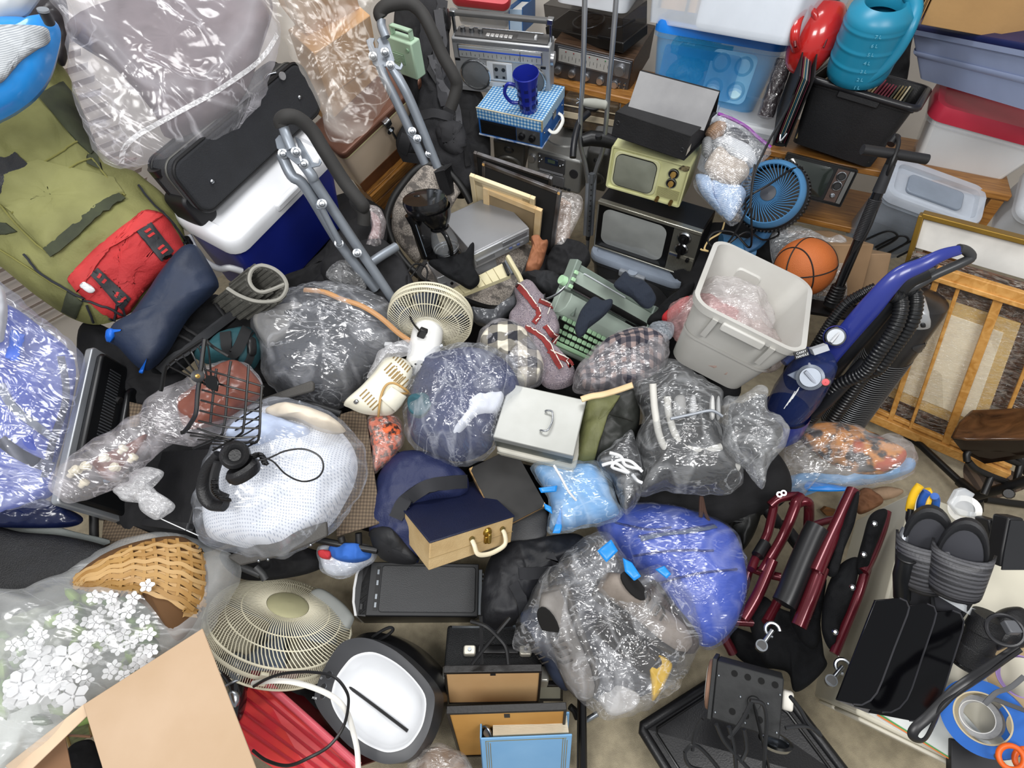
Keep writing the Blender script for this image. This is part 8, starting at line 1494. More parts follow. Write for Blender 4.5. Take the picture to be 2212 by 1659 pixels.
# --- ribbed black air purifier
a,b=pd(*q(S2,1420,1100),2.42),pd(*q(S7,760,470),2.95);ax=(b-a).normalized();Lx=(b-a).length
t=thing('air_purifier','black tower air purifier with ribbed side and silver panel','air purifier',Matrix.Translation(b));r_=.092
pr=[(.001,-.015),(r_*.6,-.012),(r_*.92,.0),(r_,.03),(r_*1.02,Lx*.38)]
n_r=36
for i in range(n_r):z=Lx*(.38+.6*i/n_r);pr+=[(r_*1.03,z),(r_*1.03,z+Lx*.008),(r_*.97,z+Lx*.0085),(r_*.97,z+Lx*.016)]
pr+=[(r_,Lx),(.001,Lx)]
G().lathe(pr,a,ax,40,sx=1.25).o('tower',mat('1c1c1e',.3,c2='2a2a2c'),t,world=True,sm=30)
for i in range(n_r):z=Lx*(.385+.6*i/n_r);G().torus(a+ax*z,r_*1.035,.0016,ax,40,5,sx=1.25).o('silver_rib',mat('8d8f92',.3,.7),t,world=True)
gp=G().lathe(pr,a,ax,40,sx=1.25);B=bvh(gp)
drape(qs(S2,1335,1060,1400,1060,1440,1170,1462,1290,1420,1325,1320,1310,1345,1180),B,.006,.004,smooth=True,dflt=2.2).o('control_panel',mat('b4b6b8',.35,.4),t,world=True,sm=50)
drape(qs(S2,1385,1275,1415,1272,1418,1300,1388,1302),B,.012,.003,dflt=2.2).o('button',DARK,t,world=True);drape(qs(S2,1368,1170,1385,1180,1384,1210,1368,1205),B,.012,.002,dflt=2.2).o('button',BLACK,t,world=True)
drape(qs(S2,1320,1480,1450,1440,1560,1450,1480,1510,1390,1525),B,.004,.002,dflt=2.2).o('outlet_grille',mat('3b3c3e',.4),t,world=True)
# --- window sash and wrapped picture
TL,TR,BR,BL=pd(1985,497,2.45),pd(2330,590,2.2),pd(2160,1020,2.82),pd(1868,893,3.02)
def wq(u,v,o=0.):
  p=TL.lerp(TR,u).lerp(BL.lerp(BR,u),v);n=(TR-TL).cross(BL-TL).normalized();n=n if n.dot(Vector(CO)-p)>0 else -n
  return p+n*o
def wbar(u0,v0,u1,v1,wd_,o0,o1,m,t,nm):
  a,b=wq(u0,v0),wq(u1,v1);dr=(b-a).normalized();n=(wq(.5,.5,1)-wq(.5,.5));s_=dr.cross(n).normalized()*wd_/2
  G().loft([[p+s_+n*o0,p-s_+n*o0,p-s_+n*o1,p+s_+n*o1] for p in (a,b)]).o(nm,m,t,world=True,bev=.003)
def wpan(us,vs,o0,o1,m,t,nm):pts=[(us[0],vs[0]),(us[1],vs[0]),(us[1],vs[1]),(us[0],vs[1])];G().loft([[wq(u,v,o0) for u,v in pts],[wq(u,v,o1) for u,v in pts]]).o(nm,m,t,world=True,bev=.002)
t=thing('wrapped_picture','large wood framed picture wrapped in stretch film leaning right','picture',Matrix.Translation(BL));RW=wood('5e3618','1c0f06',5,.35,(3,9,9))
wpan((.0,1.),(.12,.98),-.05,-.03,RW,t,'wide_frame')
wpan((.02,.8),(.27,.86),-.032,-.022,mat('e4c98c',.6,c2='d8b264',vs=6),t,'mat_board');wpan((.1,.72),(.33,.8),-.024,-.018,mat('f0e7d0',.6,var=.02),t,'print')
wpan((.02,.98),(.1,.2),-.03,-.02,RW,t,'top_rail')
wpan((.0,1.02),(.1,1.0),-.015,-.012,film('eee8dc',.0,.3,14,.14,.18,1.,st=(1,1,5)),t,'stretch_film')
t=thing('framed_canvas','gold edged frame with white backing behind the wrapped picture','picture frame',Matrix.Translation(TL));wpan((0.,1.),(-.02,.12),-.12,-.1,mat('e4e2dc',.8),t,'white_backing');wbar(-.02,-.03,1.,-.03,.02,-.13,-.08,mat('9a7a34',.4,.6),t,'gold_rail');wbar(-.02,-.03,-.02,.2,.02,-.13,-.08,mat('9a7a34',.4,.6),t,'gold_rail')
t=thing('pine_lattice','unpainted pine window sash with glazing bars leaning right','window frame',Matrix.Translation(BL));PN=wood('d7a35c','b67d35',4,.45,(6,6,6))
wbar(.18,.15,1.1,.15,.055,.0,.03,PN,t,'top_rail');wbar(.18,.17,1.1,.17,.02,.03,.038,PN,t,'moulding');wbar(-.02,.985,1.05,.985,.045,.0,.035,PN,t,'bottom_rail');wbar(-.02,.94,1.05,.94,.02,.0,.02,PN,t,'bottom_bead')
for u,wd_ in ((.21,.022),(.36,.014),(.62,.032),(.92,.014)):wbar(u,.15,u-.02,.96,wd_,.0,.022,PN,t,'glazing_bar')
# --- clear bins at the far right, brown table
M,w,d,h=fit((.4,.4,.3),{'LFU':q(S2,2150,420),'LFD':q(S2,1900,560),(0,.5,1):q(S2,2190,250),'RFU':q(S2,2700,640)},2.3,-14,ds=.15,up=1,name='far right bin');tub('clear_tote','clear plastic tote at the far right edge',M,w,d,h,CLEARW,mat('d9dde2',.3,alpha=.8),.15,.04)
t=world_thing('folding_tray','dark glossy wooden tray table folded at right edge','table',pd(2150,1000,2.45));GW=wood('5a3b22','2c1b0e',3,.15,(2,7,7))
slab(px3(S7,(1640,600,1700,480,1800,385,2300,365,2350,620,1760,620),[2.45,2.48,2.5,2.4,2.3,2.4]),.02).o('tray_top',GW,t,world=True,bev=.006)
slab(px3(S7,(1645,605,1760,622,2350,622,2300,740,1900,800,1720,700),[2.46,2.42,2.32,2.4,2.5,2.5]),.01).o('underside',mat('1c120c',.2),t,world=True)
for pts in ((1760,800,1760,730,1830,700,1950,720,2100,790,2260,850),(1770,800,1830,860,1960,920,2090,970,2130,1010),(2100,660,2180,800,2240,900),(2212,700,2150,960),(1950,920,1890,1060)):G().tube(cat(px3(S7,pts,2.5),5),.013,10).o('leg_tube',mat('151414',.4),t,world=True,sm=60)
soft('brown_rug','brown striped mat lying beneath the tray table','mat',qs(S7,1745,790,1900,800,2212,920,2260,1000,2000,1100,1820,1100,1720,940),2.85,pattern(('3a2f27','5c4c3e'),'stripe',6.,'X',.9),tf=.01,tb=.01,wr=.002,k=.0,pw=8)
t=world_thing('tripod','black tripod stand lying across the carpet at right','tripod',pd(*q(S7,1850,1080),2.7));TP=mat('131314',.4)
G().tube(px3(S7,(1285,590,1400,680,1700,960,1850,1085),[2.98,2.9,2.75,2.65]),.016,12).o('leg',TP,t,world=True);G().tube(px3(S7,(1285,590,1330,625),[2.98,2.95]),.022,12).o('foot',TP,t,world=True);G().tube(px3(S7,(1700,960,1850,1085),[2.74,2.64]),.022,12).o('lower_sleeve',TP,t,world=True)
G().tube(px3(S7,(1830,1075,2050,1010,2300,930),[2.62,2.5,2.4]),.02,12).o('leg',TP,t,world=True);G().tube(px3(S7,(1900,1100,2100,1130,2350,1160),2.7),.016,12).o('leg',TP,t,world=True);c=pd(*q(S7,2090,1055),2.45);n_=(Vector(CO)-c).normalized();G().lathe([(.02,-.02),(.021,0),(.017,.008),(.001,.008)],c,n_,10).o('clamp_knob',BLACK,t,world=True);G().tube(px3(S7,(1850,1100,1850,1200),[2.64,2.75]),.018).o('hub',TP,t,world=True)
# --- folded maroon walker chair
t=world_thing('folded_wheelchair','folded maroon framed transport chair with black fabric','wheelchair',pd(1700,1450,2.1));MR=mat('5c1a24',.25,.4,coat=.4,var=.05);BR_=mat('17171a',.6)
def rt(R,pts,ds_,r=.014,m=None,nm='frame_tube'):return G().tube(cat(px3(R,pts,ds_),5),r,14).o(nm,m or MR,t,world=True,sm=60)
rt(S7,(435,1080,400,1120,385,1170,300,1380,200,1560,130,1680),[2.15,2.13,2.12,2.1,2.06,2.04],.017);rt(T3,(1730,0,1620,260,1500,470),[2.04,2.02,2.0],.018)
rt(S7,(225,1120,215,1180,180,1340,150,1420,90,1540,40,1659),[2.2,2.18,2.15,2.13,2.1,2.06],.015);rt(S7,(190,1150,250,1100,320,1080,420,1075),2.18,.016);rt(S7,(365,1160,440,1120,490,1125,500,1180,495,1330),[2.14,2.14,2.14,2.16,2.18],.017)
rt(S7,(852,1030,760,1230,660,1450,560,1680),[2.02,1.98,1.94,1.9],.021);rt(T4,(600,60,500,330,420,530),[1.92,1.88,1.86],.022);rt(S7,(1112,1195,1080,1330,1000,1540,930,1680),[1.98,1.96,1.93,1.9],.016);rt(T4,(980,0,900,260,780,560,700,750),[1.92,1.9,1.88,1.86],.014)
rt(T4,(20,60,150,110,280,140),[2.1,2.08,2.05],.014);rt(T3,(1540,80,1480,300,1430,480),[2.12,2.1,2.08],.015);rt(T3,(1360,490,1345,600,1390,700,1410,740),[2.1,2.1,2.1,2.1],.017);rt(T3,(1420,490,1560,500,1660,510),[2.06,2.05,2.04],.014);rt(T3,(1850,170,1760,350,1680,500),[2.1,2.05,2.0],.016);rt(S7,(520,1310,620,1280,700,1260),[2.25,2.25,2.25],.013)
G().tube(px3(T3,(1440,230,1345,470),[2.07,2.06]),.031,18).o('foam_grip',BR_,t,world=True,bev=.006);G().tube(px3(S7,(150,1450,90,1550),[2.1,2.07]),.02,14).o('grip_sleeve',BLACK,t,world=True)
P=cat(px3(None,(1768,1135,1755,1160,1727,1225,1703,1285,1692,1308),[1.98,1.97,1.94,1.91,1.9]),4);G().tube(P,[.012]+[.036]*(len(P)-2)+[.014],20).o('arm_pad',mat('19191b',.35),t,world=True,sm=70)
for o_,dd in ((qs(S7,640,1680,720,1400,800,1200,880,1040,900,1080,860,1300,780,1500,720,1700),1.96),(qs(S7,870,1659,930,1400,980,1240,1060,1180,1125,1195,1090,1330,1000,1550,950,1700),1.94),(qs(T4,620,300,700,100,800,0,900,0,860,250,760,520,680,720,600,560),1.93),(qs(T4,20,420,130,290,260,380,400,420,560,380,600,600,620,760,640,850,500,1000,380,1050,330,900,150,840,60,640),2.0),(qs(T4,350,400,560,300,640,150,600,420,560,700,420,640),1.98),(qs(T3,1380,540,1500,560,1700,640,1900,760,1880,850,1600,860,1420,740),2.12)):
  soft_g=puff(o_,dd,tf=.03,tb=.03,wr=.01,ws=10,seed=dd*9,k=.8);soft_g.o('black_fabric',BCLOTH,t,world=True,sm=70)
for x,y in ((1020,1295),(935,1540)):c=pd(*q(S7,x,y),1.88);G().lathe([(.009,-.004),(.009,.002),(.004,.007),(.001,.007)],c,(Vector(CO)-c).normalized(),16).o('bolt',CHROME,t,world=True)
for x,y in ((708,575),(845,220)):c=pd(*q(T4,x,y),1.85);G().lathe([(.009,-.004),(.009,.002),(.004,.007),(.001,.007)],c,(Vector(CO)-c).normalized(),16).o('bolt',CHROME,t,world=True)
for (x,y),(x2,y2) in (((210,560),(125,680)),((770,850),(680,960))):
  c=pd(*q(T4,x,y),1.88);n_=(Vector(CO)-c).normalized();u=n_.orthogonal().normalized();v=n_.cross(u)
  G().tube([c+u*.02*math.cos(a)+v*.02*math.sin(a) for a in [i*.28-1. for i in range(18)]],.006,8).o('chrome_clamp',CHROME,t,world=True);G().tube([c,pd(*q(T4,x2,y2),1.87)],.007).o('clamp_link',CHROME,t,world=True)
  c2=pd(*q(T4,x2,y2),1.87);G().cyl(c2-u*.006,c2+n_*.025,.017).o('tube_end',CHROME,t,world=True);G().cyl(c2+n_*.024,c2+n_*.027,.013).o('end_plug',BLACK,t,world=True)
for x,y in ((265,1062),(298,1050)):c=pd(*q(S7,x,y),2.12);G().lathe([(.01,-.006),(.01,.003),(.005,.003),(.005,0)],c,(Vector(CO)-c).normalized(),14).o('bolt',CHROME,t,world=True)
for c_,R_ in ((q(S7,170,1190),.055),(q(S7,380,1420),.06)):c=pd(*c_,2.35);G().torus(c,R_,.02,Vector((.8,.3,.5)),30,10).o('wheel',BR_,t,world=True);G().lathe([(.02,-.012),(.02,.012)],c,Vector((.8,.3,.5)),16,caps=(1,1)).o('wheel_hub',DARK,t,world=True)
soft('brown_paper','brown paper bag behind the maroon chair frame','paper bag',qs(S7,870,1130,900,1030,980,1020,1090,1110,1030,1170,900,1220),2.5,mat('7a5236',.8,c2='5a3a24',vs=12),tf=.03,tb=.03,wr=.012,ws=12)
soft('tan_cloth','tan cloth crumpled beside the floral bag','cloth',qs(S7,960,1040,1100,1000,1250,1030,1200,1080,1080,1110,1000,1090),2.6,mat('a68a70',.85),tf=.03,tb=.03,wr=.01)
tag(slab(px3(S7,(605,1190,640,1160,740,1190,735,1245,640,1230),2.68),.02).o('wood_scrap',wood('8a5a28','5a3614',6)),'small broken piece of brown wood on carpet','wood')
# --- filing cabinet and things on it
M,w,d,h=fit((.42,.62,.62),{'LBU':(1961,1058),'LFU':(1863,1538),'RFU':(2180,1716),'RBU':(2290,1172),'LBD':(1850,1122)},1.88,-15,up=.8,ds=.15,name='cabinet')
t=thing('filing_cabinet','cream metal filing cabinet at the right foreground','cabinet',M);FCm=mat('c9c4b2',.45,var=.03);CABM,CW,CD,CHt=M,w,d,h
G().box(-w/2,w/2,-d/2,d/2,0,h).o('shell',FCm,t,bev=.008);G().box(-w*.46,w*.46,-d/2-.012,-d/2,h*.52,h*.96).o('drawer',mat('d6d1c2',.45,var=.02),t,bev=.006);G().box(-w*.46,w*.46,-d/2-.012,-d/2,h*.04,h*.48).o('drawer',mat('d6d1c2',.45,var=.02),t,bev=.006)
def onc(x,y,z=0.):lp=onplane(CABM,x,y,CHt+z);return CABM@Vector((lp.x,lp.y,CHt+z))
cz=(CABM.to_3x3()@Vector((0,0,1))).normalized()
def cslab(R,pts,z0,z1,nm,m,lab,ct,**k):
  P=qs(R,*pts) if R else [(pts[i],pts[i+1]) for i in range(0,len(pts),2)];a=[onc(x,y,z1) for x,y in P];return tag(G().loft([a,[p-cz*(z1-z0) for p in a]]).o(nm,m,**k),lab,ct)
for i,c in enumerate(('e6e6e2','dedfd8','e8e6de','d9dcd8')):cslab(T4,(935+i*12,1205-i*3,1560,1030,1980,1500,1640-i*8,1600-i*10),.004*i,.004*i+.0035,'loose_papers',mat(c,.8),('bottom','second','third','top')[i]+' white paper sheet under the black letter tray','paper')
for c,o_ in (('d8793a',0),('4f9a52',10)):cslab(T4,(1040+o_,1240-o_,1050+o_,1232-o_,1635,1590-o_,1635,1602-o_),.016,.018,'paper_divider',mat(c,.7),('orange' if o_==0 else 'green')+' divider sheet edge under the black tray','paper')
cslab(T4,(1630,1425,1960,1500,2100,1659,2060,1760,1630,1700),.0,.03,'black_folder',mat('1c1c1f',.55),'black folder under the blue painter tape','folder',bev=.003)
t=world_thing('letter_tray','glossy black three tier letter tray','letter tray',pd(*q(T4,720,1120),1.62));GB=mat('060608',.12,var=0,spec=.3)
L3=[]
for pts,dd in (((1030,325,1220,306,1275,330,1297,380,1282,440,1180,700,1080,970,1040,1060,990,1120,920,1156,850,1150,720,1120),1.56),((1300,365,1440,350,1495,375,1513,425,1495,500,1400,780,1320,1020,1280,1110,1220,1180,1150,1216,1080,1212,860,1170),1.585),((1500,420,1640,405,1705,430,1733,490,1722,560,1640,820,1560,1080,1520,1170,1450,1250,1380,1286,1300,1282,980,1220),1.61)):
  slab(px3(T4,pts,dd),.004).o('tier',GB,t,world=True,bev=.001)
  P=px3(T4,pts[2:-2],dd);G().tube(P,.0022,6).o('tier_edge',mat('3c3c40',.15,.3),t,world=True)
slab(px3(T4,(1030,325,1520,410,980,1225,720,1120),[1.563,1.63,1.63,1.563]),.004).o('back_wall',GB,t,world=True)
slab(px3(T4,(720,1120,980,1222,1390,1290,1380,1270,1000,1200),[1.56,1.62,1.62,1.615,1.615]),.004).o('side_edge',mat('6a6a6e',.1,alpha=.7),t,world=True)
def slipper(lab,toe,heel,dt,dh,side,wdt=.1):
  a,b=pd(*toe,dt),pd(*heel,dh);L_=(b-a).length;y=(a-b).normalized();n=(Vector(CO)-a.lerp(b,.5)).normalized();n=(n+Vector((-.1,-.2,.1)));n=(n-y*n.dot(y)).normalized();x=y.cross(n).normalized();s_=L_/.28
  M=Matrix(((x.x,y.x,n.x,b.x),(x.y,y.y,n.y,b.y),(x.z,y.z,n.z,b.z),(0,0,0,1)))@Matrix.Scale(s_,4);t=thing('slide_slipper',lab,'slipper',M,'pair of black slides')
  o_=[]
  for i in range(40):
    a_=2*math.pi*i/40;yy=.14+.14*math.sin(a_);w_=.037+.014*(yy/.28);o_.append((w_*math.cos(a_)*(1+.1*math.sin(a_)),yy))
  SB=mat('1f2023',.6,var=.1,bump=.2)
  G().loft([[(p[0]*k,.14+(p[1]-.14)*k,z) for p in o_] for z,k in ((0,.97),(.008,1.03),(.026,1.03),(.03,.98),(.028,.9),(.024,.86))],(1,1)).o('sole',SB,t)
  G().loft([[(p[0]*k,.14+(p[1]-.14)*k,z) for p in o_] for z,k in ((.0245,.85),(.0255,.8))],(0,1)).o('footbed',mat('33343a',.6),t)
  rings=[]
  for yy,hh in ((.115,.05),(.13,.058),(.16,.056),(.19,.05),(.215,.042)):
    w_=(.041+.014*(yy/.28));rings.append([(w_*1.06*math.cos(math.pi*k/14),yy-.012*math.sin(math.pi*k/14),.012+(hh)*math.sin(math.pi*k/14)**.7) for k in range(15)])
  g=G().grid(rings)
  g.o('strap',pattern(('4c4c50','232326'),'noise',30.,'X',.5,axes=(.12,6,.12)),t,solid=.005,sm=60)
slipper('black slide slipper nearer the pliers',q(S7,1480,1145),q(T4,1370,480),1.68,1.78,0);slipper('black slide slipper in front beside the clear dispenser',q(S7,1790,1250),q(T4,1560,520),1.6,1.7,1)
for i,(c,a_,b_,lab) in enumerate((('e8b923',(1385,990,1345,1040,1315,1110,1300,1190),None,'yellow handled pliers with grip nearest cabinet edge'),('2a57a8',(1440,1040,1410,1080,1392,1130,1388,1180),(1440,1020,1455,1060,1440,1130,1420,1170),'blue handled pliers between yellow grips'),('2f5fae',(1500,1075,1510,1100,1505,1150,1500,1180),None,'short blue handled cutter beside the slipper'))):
  t=world_thing('pliers',lab,'pliers',pd(*q(S7,a_[6],a_[7]),1.75));G().tube(cat(px3(S7,a_,[1.72,1.73,1.74,1.75]),5),.0105,12).o('handle',mat(c,.4),t,world=True,sm=60)
  if b_:G().tube(cat(px3(S7,b_,[1.74]*4),5),.0095,12).o('handle',mat('e8b923',.4),t,world=True,sm=60)
  G().tube(px3(S7,(a_[6],a_[7],a_[6]-6,a_[7]+70,a_[6]-10,a_[7]+120),[1.75,1.77,1.79]),[.008,.009,.004],8).o('jaw',mat('6a6c70',.35,.8),t,world=True)
t=world_thing('utility_knife','silver and black taped tool hanging beside slippers','tool',pd(*q(S7,1240,1480),1.72));G().tube(px3(S7,(1275,1330,1250,1400,1225,1500),1.72),[.01,.014,.012],10).o('taped_blade',mat('8d9096',.3,.7),t,world=True);G().tube(px3(S7,(1310,1180,1300,1290,1290,1400),1.73),.008).o('shaft',BLACK,t,world=True)
t=world_thing('flashlight','black flashlight leaning beside the slide slippers','flashlight',pd(*q(T4,1250,300),1.75));G().tube(px3(T4,(1270,-20,1240,120,1240,300),[1.68,1.7,1.74]),[.02,.022,.021],18).o('barrel',mat('1a1b1d',.35),t,world=True);G().torus(pd(*q(T4,1275,-10),1.68),.02,.004,(0,.5,1)).o('head_ring',BLACK,t,world=True)
t=world_thing('tape_dispenser','clear plastic tape dispenser on the cabinet edge','tape dispenser',pd(*q(S7,1740,1200),1.85));CP=mat('e2e6ea',.08,alpha=.4,var=0,spec=.8)
c=pd(*q(S7,1740,1180),1.82);n_=(Vector(CO)-c).normalized();G().lathe([(.024,-.012),(.04,-.012),(.04,.012),(.024,.012),(.024,-.012)],c,n_,28).o('tape_roll',mat('e9e7e0',.3,alpha=.8),t,world=True)
slab(px3(S7,(1630,1140,1690,1030,1750,1012,1830,1060,1800,1100,1840,1160,1880,1220,1840,1260,1700,1230),1.8),.02).o('body',CP,t,world=True,bev=.004);slab(px3(S7,(1790,1200,1880,1215,1870,1250,1780,1240),1.79),.012).o('cutter',CP,t,world=True,bev=.002)
for i,(pts,dd) in enumerate((((1930,1265,1990,1260,2085,1300,2060,1480,1960,1480),1.72),((2090,1245,2212,1250,2260,1640,2020,1640,2040,1500),1.66))):
  t=world_thing('black_holder',('slim','wide')[i]+' black plastic holder at the right picture edge','holder',pd(*q(S7,pts[0],pts[1]),dd));slab(px3(S7,pts,dd),.05).o('shell',mat('1b1b1d',.45),t,world=True,bev=.005);slab(px3(S7,[v+(18 if k%2==0 else 24) for k,v in enumerate(pts)],dd-.005),.004).o('face',mat('242528',.4),t,world=True)
t=world_thing('camera_lens','black camera lens lying beside the blue tape','lens',pd(*q(T4,1780,850),1.68));a,b=pd(*q(T4,1950,450),1.6),pd(*q(T4,1760,840),1.64);ax=(b-a).normalized();Lx=(b-a).length
G().lathe([(.001,0),(.04,0),(.042,Lx*.3),(.038,Lx*.32),(.038,Lx*.6),(.042,Lx*.62),(.042,Lx),(.036,Lx),(.034,Lx*.92),(.001,Lx*.9)],a,ax,32).o('barrel',mat('1a1a1c',.5,bump=.5,bs=400),t,world=True);G().torus(a+ax*Lx*.95,.042,.003,ax).o('rim',mat('0d0d0e',.2),t,world=True);G().lathe([(.03,Lx*.93),(.001,Lx*.955)],a,ax,24).o('glass',mat('0a0c14',.03,coat=1.),t,world=True)
g=puff(qs(T4,1910,560,1960,440,2080,380,2212,400,2280,600,2212,700,2100,690,1980,720),1.6,tf=.04,tb=.04,wr=.004,pw=3);t=world_thing('film_camera','black camera body with strap at the right edge','camera',pd(*q(T4,2100,690),1.6));g.o('body',mat('161618',.45,bump=.3,bs=300),t,world=True,sm=60);c=pd(*q(T4,2060,560),1.52);n_=(Vector(CO)-c).normalized();G().torus(c,.035,.005,n_).o('dial',mat('232326',.3),t,world=True);G().box(-.015,.015,-.015,.015,-.01,.01).xf(Matrix.Translation(pd(*q(T4,2110,540),1.51))).o('viewfinder',mat('5a5c60',.4),t,world=True,bev=.003)
cable('leather_strap','black leather camera strap looping over the letter tray',T4,(2170,700,2050,780,1900,880,1760,970,1640,1060,1540,1160,1440,1260,1350,1340,1325,1400,1370,1440,1430,1420,1500,1290,1560,1160,1680,1070,1800,990,1950,890,2180,720),[1.52,1.52,1.51,1.5,1.5,1.5,1.5,1.5,1.5,1.5,1.5,1.5,1.5,1.5,1.5,1.51,1.52],.011,mat('1c1c1e',.35),'strap',flat=.3,n=8)
for nm,lab,ct_,(x,y),d_,R_,r_,wd_,c_,ci in (('painters_tape','large roll of blue painter tape on the black folder','tape',(1880,1260),1.56,.088,.058,.05,'1f62b8','c7b99a'),('painters_tape','second roll of blue tape at the right edge','tape',(2230,1350),1.58,.06,.038,.04,'2468c0','c7b99a'),('masking_tape','tan masking tape roll around purple ribbon','tape',(2190,930),1.6,.075,.05,.04,'b8a07a','a88cc8')):
  c=pd(*q(T4,x,y),d_);n_=(Vector(CO)-c).normalized();ax=(n_+Vector((-.45,.05,.25))).normalized();t=thing(nm,lab,ct_,Matrix.Translation(c))
  G().lathe([(r_*1.03,0),(R_,0),(R_,-wd_),(r_*1.03,-wd_)],c,ax,48).o('tape',mat(c_,.6,var=.05),t,world=True);G().lathe([(r_*1.03,.001),(r_*.97,.001),(r_*.97,-wd_-.001),(r_*1.03,-wd_-.001)],c,ax,48).o('core',mat(ci,.7),t,world=True)
c=pd(*q(T4,1840,1250),1.6);n_=(Vector(CO)-c).normalized();ax=(n_+Vector((-.5,.05,.3))).normalized();t=thing('duct_tape','small grey duct tape roll nested inside the blue tape','tape',Matrix.Translation(c));G().lathe([(.038,0),(.05,0),(.05,-.04),(.038,-.04)],c,ax,40).o('tape',mat('9a9ca0',.5,c2='7f8186',vs=40),t,world=True);G().lathe([(.038,.001),(.036,.001),(.036,-.04),(.038,-.04)],c,ax,40).o('core',WHITEP,t,world=True)
t=world_thing('scissors','orange handled scissors at the lower right corner','scissors',pd(*q(T4,2120,1600),1.5));
for x,y in ((2110,1575),(2240,1600)):c=pd(*q(T4,x,y),1.47);G().torus(c,.022,.0065,(Vector(CO)-c).normalized()+Vector((-.2,0,.1)),28,10,sx=1.2).o('finger_loop',mat('e0601c',.4),t,world=True)
G().tube(px3(T4,(2200,1560,2212,1480,2230,1380),1.5),[.008,.006,.002],8).o('blade',STEEL,t,world=True)
cable('flat_cable','grey flat cord running across the tapes',T4,(2212,930,2100,1020,1990,1060,1900,1150,1960,1110,2080,1150,2240,1210),1.49,.006,mat('4a4b4e',.6),'cord',flat=.5)
cable('flat_cable','grey flat cord by the orange scissors',T4,(1980,1560,2050,1640,2100,1680),1.5,.006,mat('55565a',.6),'cord',flat=.5)
tag(slab(px3(T4,(1545,300,1570,280,1860,410,1820,465),1.62),.006).o('clear_ruler',CP),'clear plastic strip lying by the slippers','ruler')
# --- black tray and spotlight
t=world_thing('serving_tray','black plastic tray with raised rim on the carpet','tray',pd(1600,1640,2.0));TRm=mat('19191b',.4,bump=.15,bs=200)
P4_=px3(None,(1384,1572,1530,1478,1712,1520,1850,1700,1520,1790),[2.0,2.1,2.02,1.85,1.82]);slab(P4_,.012).o('base',TRm,t,world=True);G().tube(cat(P4_,8,True) if False else [p for a,b in zip(P4_,P4_[1:]+P4_[:1]) for p in (a.lerp(b,.03),a.lerp(b,.5),a.lerp(b,.97))],.016,10,closed=True).o('rim',TRm,t,world=True,sm=60)
cc=sum(P4_,Vector())/5;G().tube([cc+(p-cc)*.86 for a,b in zip(P4_,P4_[1:]+P4_[:1]) for p in (a.lerp(b,.05),a.lerp(b,.95))],.005,8,closed=True).o('inner_groove',mat('0d0d0e',.3),t,world=True)
slab([p-UP*.04 for p in px3(None,(1395,1590,1530,1500,1712,1540,1850,1720,1520,1810),[2.05,2.15,2.07,1.9,1.87])],.2).o('grey_stand',mat('9a978c',.6),t,world=True)
M,w,d,h=fit((.19,.17,.16),{'LFU':q(T3,1290,800),'RFU':q(T3,1835,950),'RFD':q(T3,1765,1410),'LFD':q(T3,1240,1290),'LBU':q(T3,1300,758),'RBU':q(T3,1818,905)},1.72,-12,up=3,ds=.2,name='spotlight')
t=thing('stage_light','black sheet metal stage spotlight lying on the tray','spotlight',M);SLm=mat('232425',.65,c2='1a1b1c',vs=20,bump=.3)
G().box(-w/2,w/2,-d/2,d/2,0,h).o('housing',SLm,t,bev=.004);G().box(-w/2-.012,-w/2,-d/2-.004,d/2+.004,-.004,h+.004).o('front_flange',SLm,t,bev=.002)
G().lathe([(.001,.004),(h*.33,.012),(h*.38,.0),(h*.38,-.02)],(-w/2-.014,0,h*.5),(-1,0,0),28).o('lens',mat('b9b9b6',.1,coat=.5),t);G().torus((-w/2-.016,0,h*.5),h*.4,.008,(1,0,0)).o('lens_ring',mat('8a6a58',.6),t)
for i in range(4):G().cyl((-w*.22+i*w*.2,-d/2-.0005,h*.86),(-w*.22+i*w*.2,-d/2-.002,h*.86),.0085).o('vent_hole',mat('050505',.9),t)
for i in range(3):G().cyl((-w*.2+i*w*.2,-d/2-.0005,h*.22),(-w*.2+i*w*.2,-d/2-.002,h*.22),.0085).o('vent_hole',mat('050505',.9),t)
G().tube([(w*.1,-d/2-.01,h*.45),(w*.4,-d/2-.04,-.08)],.013,4,flat=.3).o('yoke_arm',mat('3a3b3d',.35,.6),t);G().lathe([(.018,0),(.016,.012),(.001,.014)],(w*.1,-d/2,h*.47),(0,-1,0),16).o('yoke_knob',SLm,t)
G().prism(rr(.05,.05,.012,4,0,h*.6),w/2,w/2+.03,lambda a,b,c:(c,a*.8,b)).o('ceramic_cap',mat('e2ded4',.4),t,bev=.006)
for i in range(7):x,y,z=[(-.45,.75),(.46,.72),(-.45,.12),(.45,.1),(-.1,.5),(.3,.52),(0,.1)][i]+(0,);G().sph((w*x,-d/2-.001,h*y),.0035,8,5).o('rivet',STEEL,t)
G().lathe([(.001,0),(.04,.002),(.045,.012),(.035,.014)],M.inverted()@pd(*q(T3,1750,1480),1.72),(0,-.3,1),24).o('reflector',CHROME,t)
for i,pts in enumerate(((1870,1090,1940,1180,2010,1300,2110,1400),(1550,1120,1650,1150,1680,1280,1670,1480,1660,1690),(1560,1130,1480,1290,1380,1420),(1280,1310,1340,1440,1440,1560,1560,1690),(1380,1330,1420,1480,1440,1680),(1030,1530,1080,1480,1140,1490,1240,1590,1290,1680,1100,1659,1040,1600,1030,1530),(1170,1270,1110,1380,1090,1520),(1830,1340,1980,1325,2080,1360,2110,1400),(1500,1350,1520,1500,1480,1600))):cable('black_flex',('outer','long vertical','short diagonal','crossing','inner','looped','left trailing','right trailing','small')[i]+' black flex of the stage light on tray',T3,pts,1.62 if i not in (5,6) else 1.74,.0055,mat('1d1e20',.45))
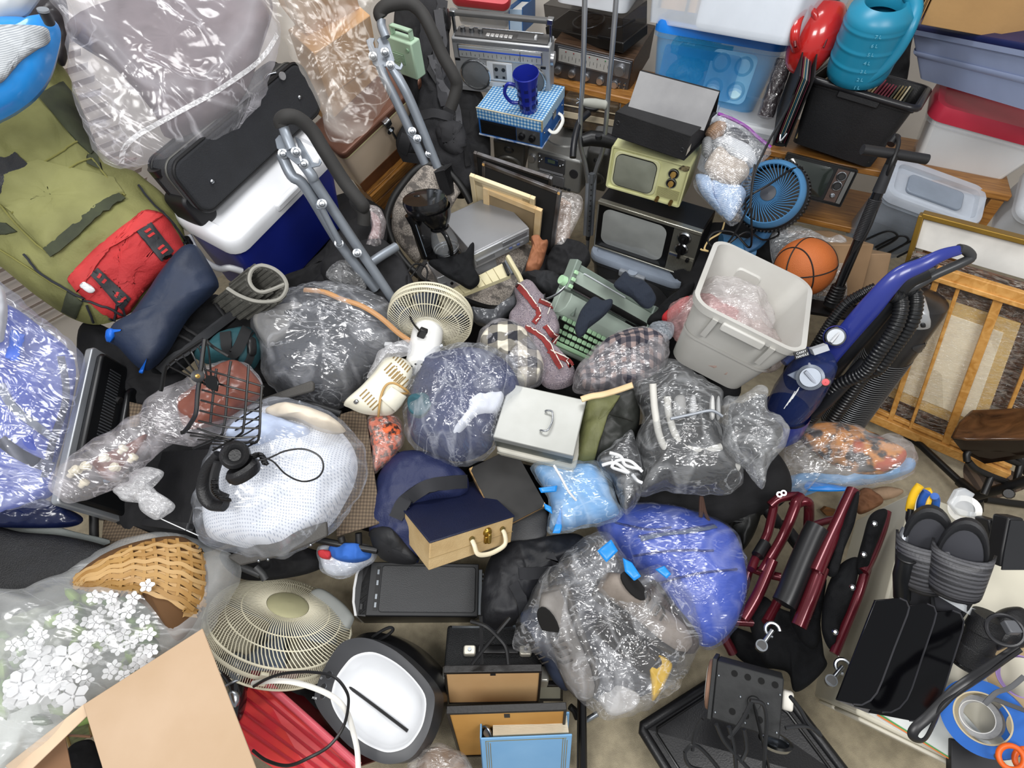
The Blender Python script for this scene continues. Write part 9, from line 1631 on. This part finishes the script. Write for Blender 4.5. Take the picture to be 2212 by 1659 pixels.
# --- pieces of parts go one level deeper
NEST={'boombox':{'tuner_window':'scale_mark tuning_needle dial_stripe','cassette_surround':'cassette_window tape_reel tape_head','lower_panel':'counter','top_panel':'control_knob piano_key battery_cover slider antenna','handle_bar':'handle_end','speaker_grille':'perforation'},'stereo_receiver':{'front_panel':'tuning_knob knob switch indicator'},'portable_television':{'dial_ring':'dial_knob dial_rim'},'television_set':{'dial_ring':'dial_knob','control_panel':'grille_slat slider_strip name_plate pull_knob'},'small_television':{'wood_panel':'knob dial_rim'},'record_player':{'speaker_slot':'slat','control_panel':'knob','lid':'lid_front lid_edge corner_wear'},'mini_stereo':{'display_panel':'display_frame screen button'},'loudspeaker':{'woofer_ring':'woofer'},'coffee_mug':{'cup':'dimple'},'green_backpack':{'red_pocket':'pocket_flap lash_pad slot zip_pull'},'typewriter':{'hood':'hood_rib','carriage_end':'tab_button','carriage_back':'return_lever scale'},'tower_computer':{'port_strip':'usb_port','back_plate':'slot_cover'},'guitar_amplifier':{'handle_cap':'screw','rear_trim':'control'},'photo_album':{'front_cover':'gold_line','ring_mechanism':'ring'},'desk_fan':{'rim_band':'tread_block','front_ring':'vane hub'},'table_fan':{'motor_housing':'vent_hole screw white_cord plug'},'oscillating_fan':{'front_guard':'badge_cap'},'coffee_maker':{'glass_carafe':'carafe_band carafe_lid carafe_handle','lid':'lid_dimple'},'headphones':{'headband':'head_pad'},'upright_vacuum':{'dial':'dial_grip','water_tank':'level_mark tank_collar','tag_plate':'lettering','release_housing':'red_button','filler_cap':'cap_grip'},'stage_light':{'housing':'rivet vent_hole','lens':'lens_ring'},'paper_shredder':{'button':'button_ring','feed_bowl':'feed_slot','top_ring':'lettering'},'letter_tray':{'tier':'tier_edge'},'slide_slipper':{'sole':'footbed'},'shoe':{'upper':'opening lace'},'watering_can':{'tank':'lettering inside'},'blue_cooler':{'swing_handle':'handle_grip','lid':'lid_tab'},'metal_cooler':{'latch_plate':'latch_boss latch_tongue','lid':'gasket'},'record_case':{'brass_latch':'latch_tongue','handle':'handle_ring'},'cash_box':{'lid':'wire_handle handle_lug'},'soft_suitcase':{'zip_pull':'pull_tab'},'crutch':{'leg_tube':'adjust_hole'},'flat_television':{'back_cover':'vent_slot'},'space_heater':{'housing':'vent_slot'},'air_purifier':{'tower':'silver_rib','control_panel':'button'},'paper_trimmer':{'board':'grid_line'}}
base=lambda o:o.name.split('.')[0]
for o in [x for x in bpy.data.objects if x.parent is None and base(x) in NEST]:
  kids=list(o.children)
  for par,names in NEST[base(o)].items():
    P_=[k for k in kids if base(k)==par]
    if not P_:continue
    for nm in names.split():
      C_=[k for k in kids if base(k)==nm and not k.children]
      for i,k in enumerate(C_):k.parent=P_[min(len(P_)-1,i*len(P_)//len(C_))]
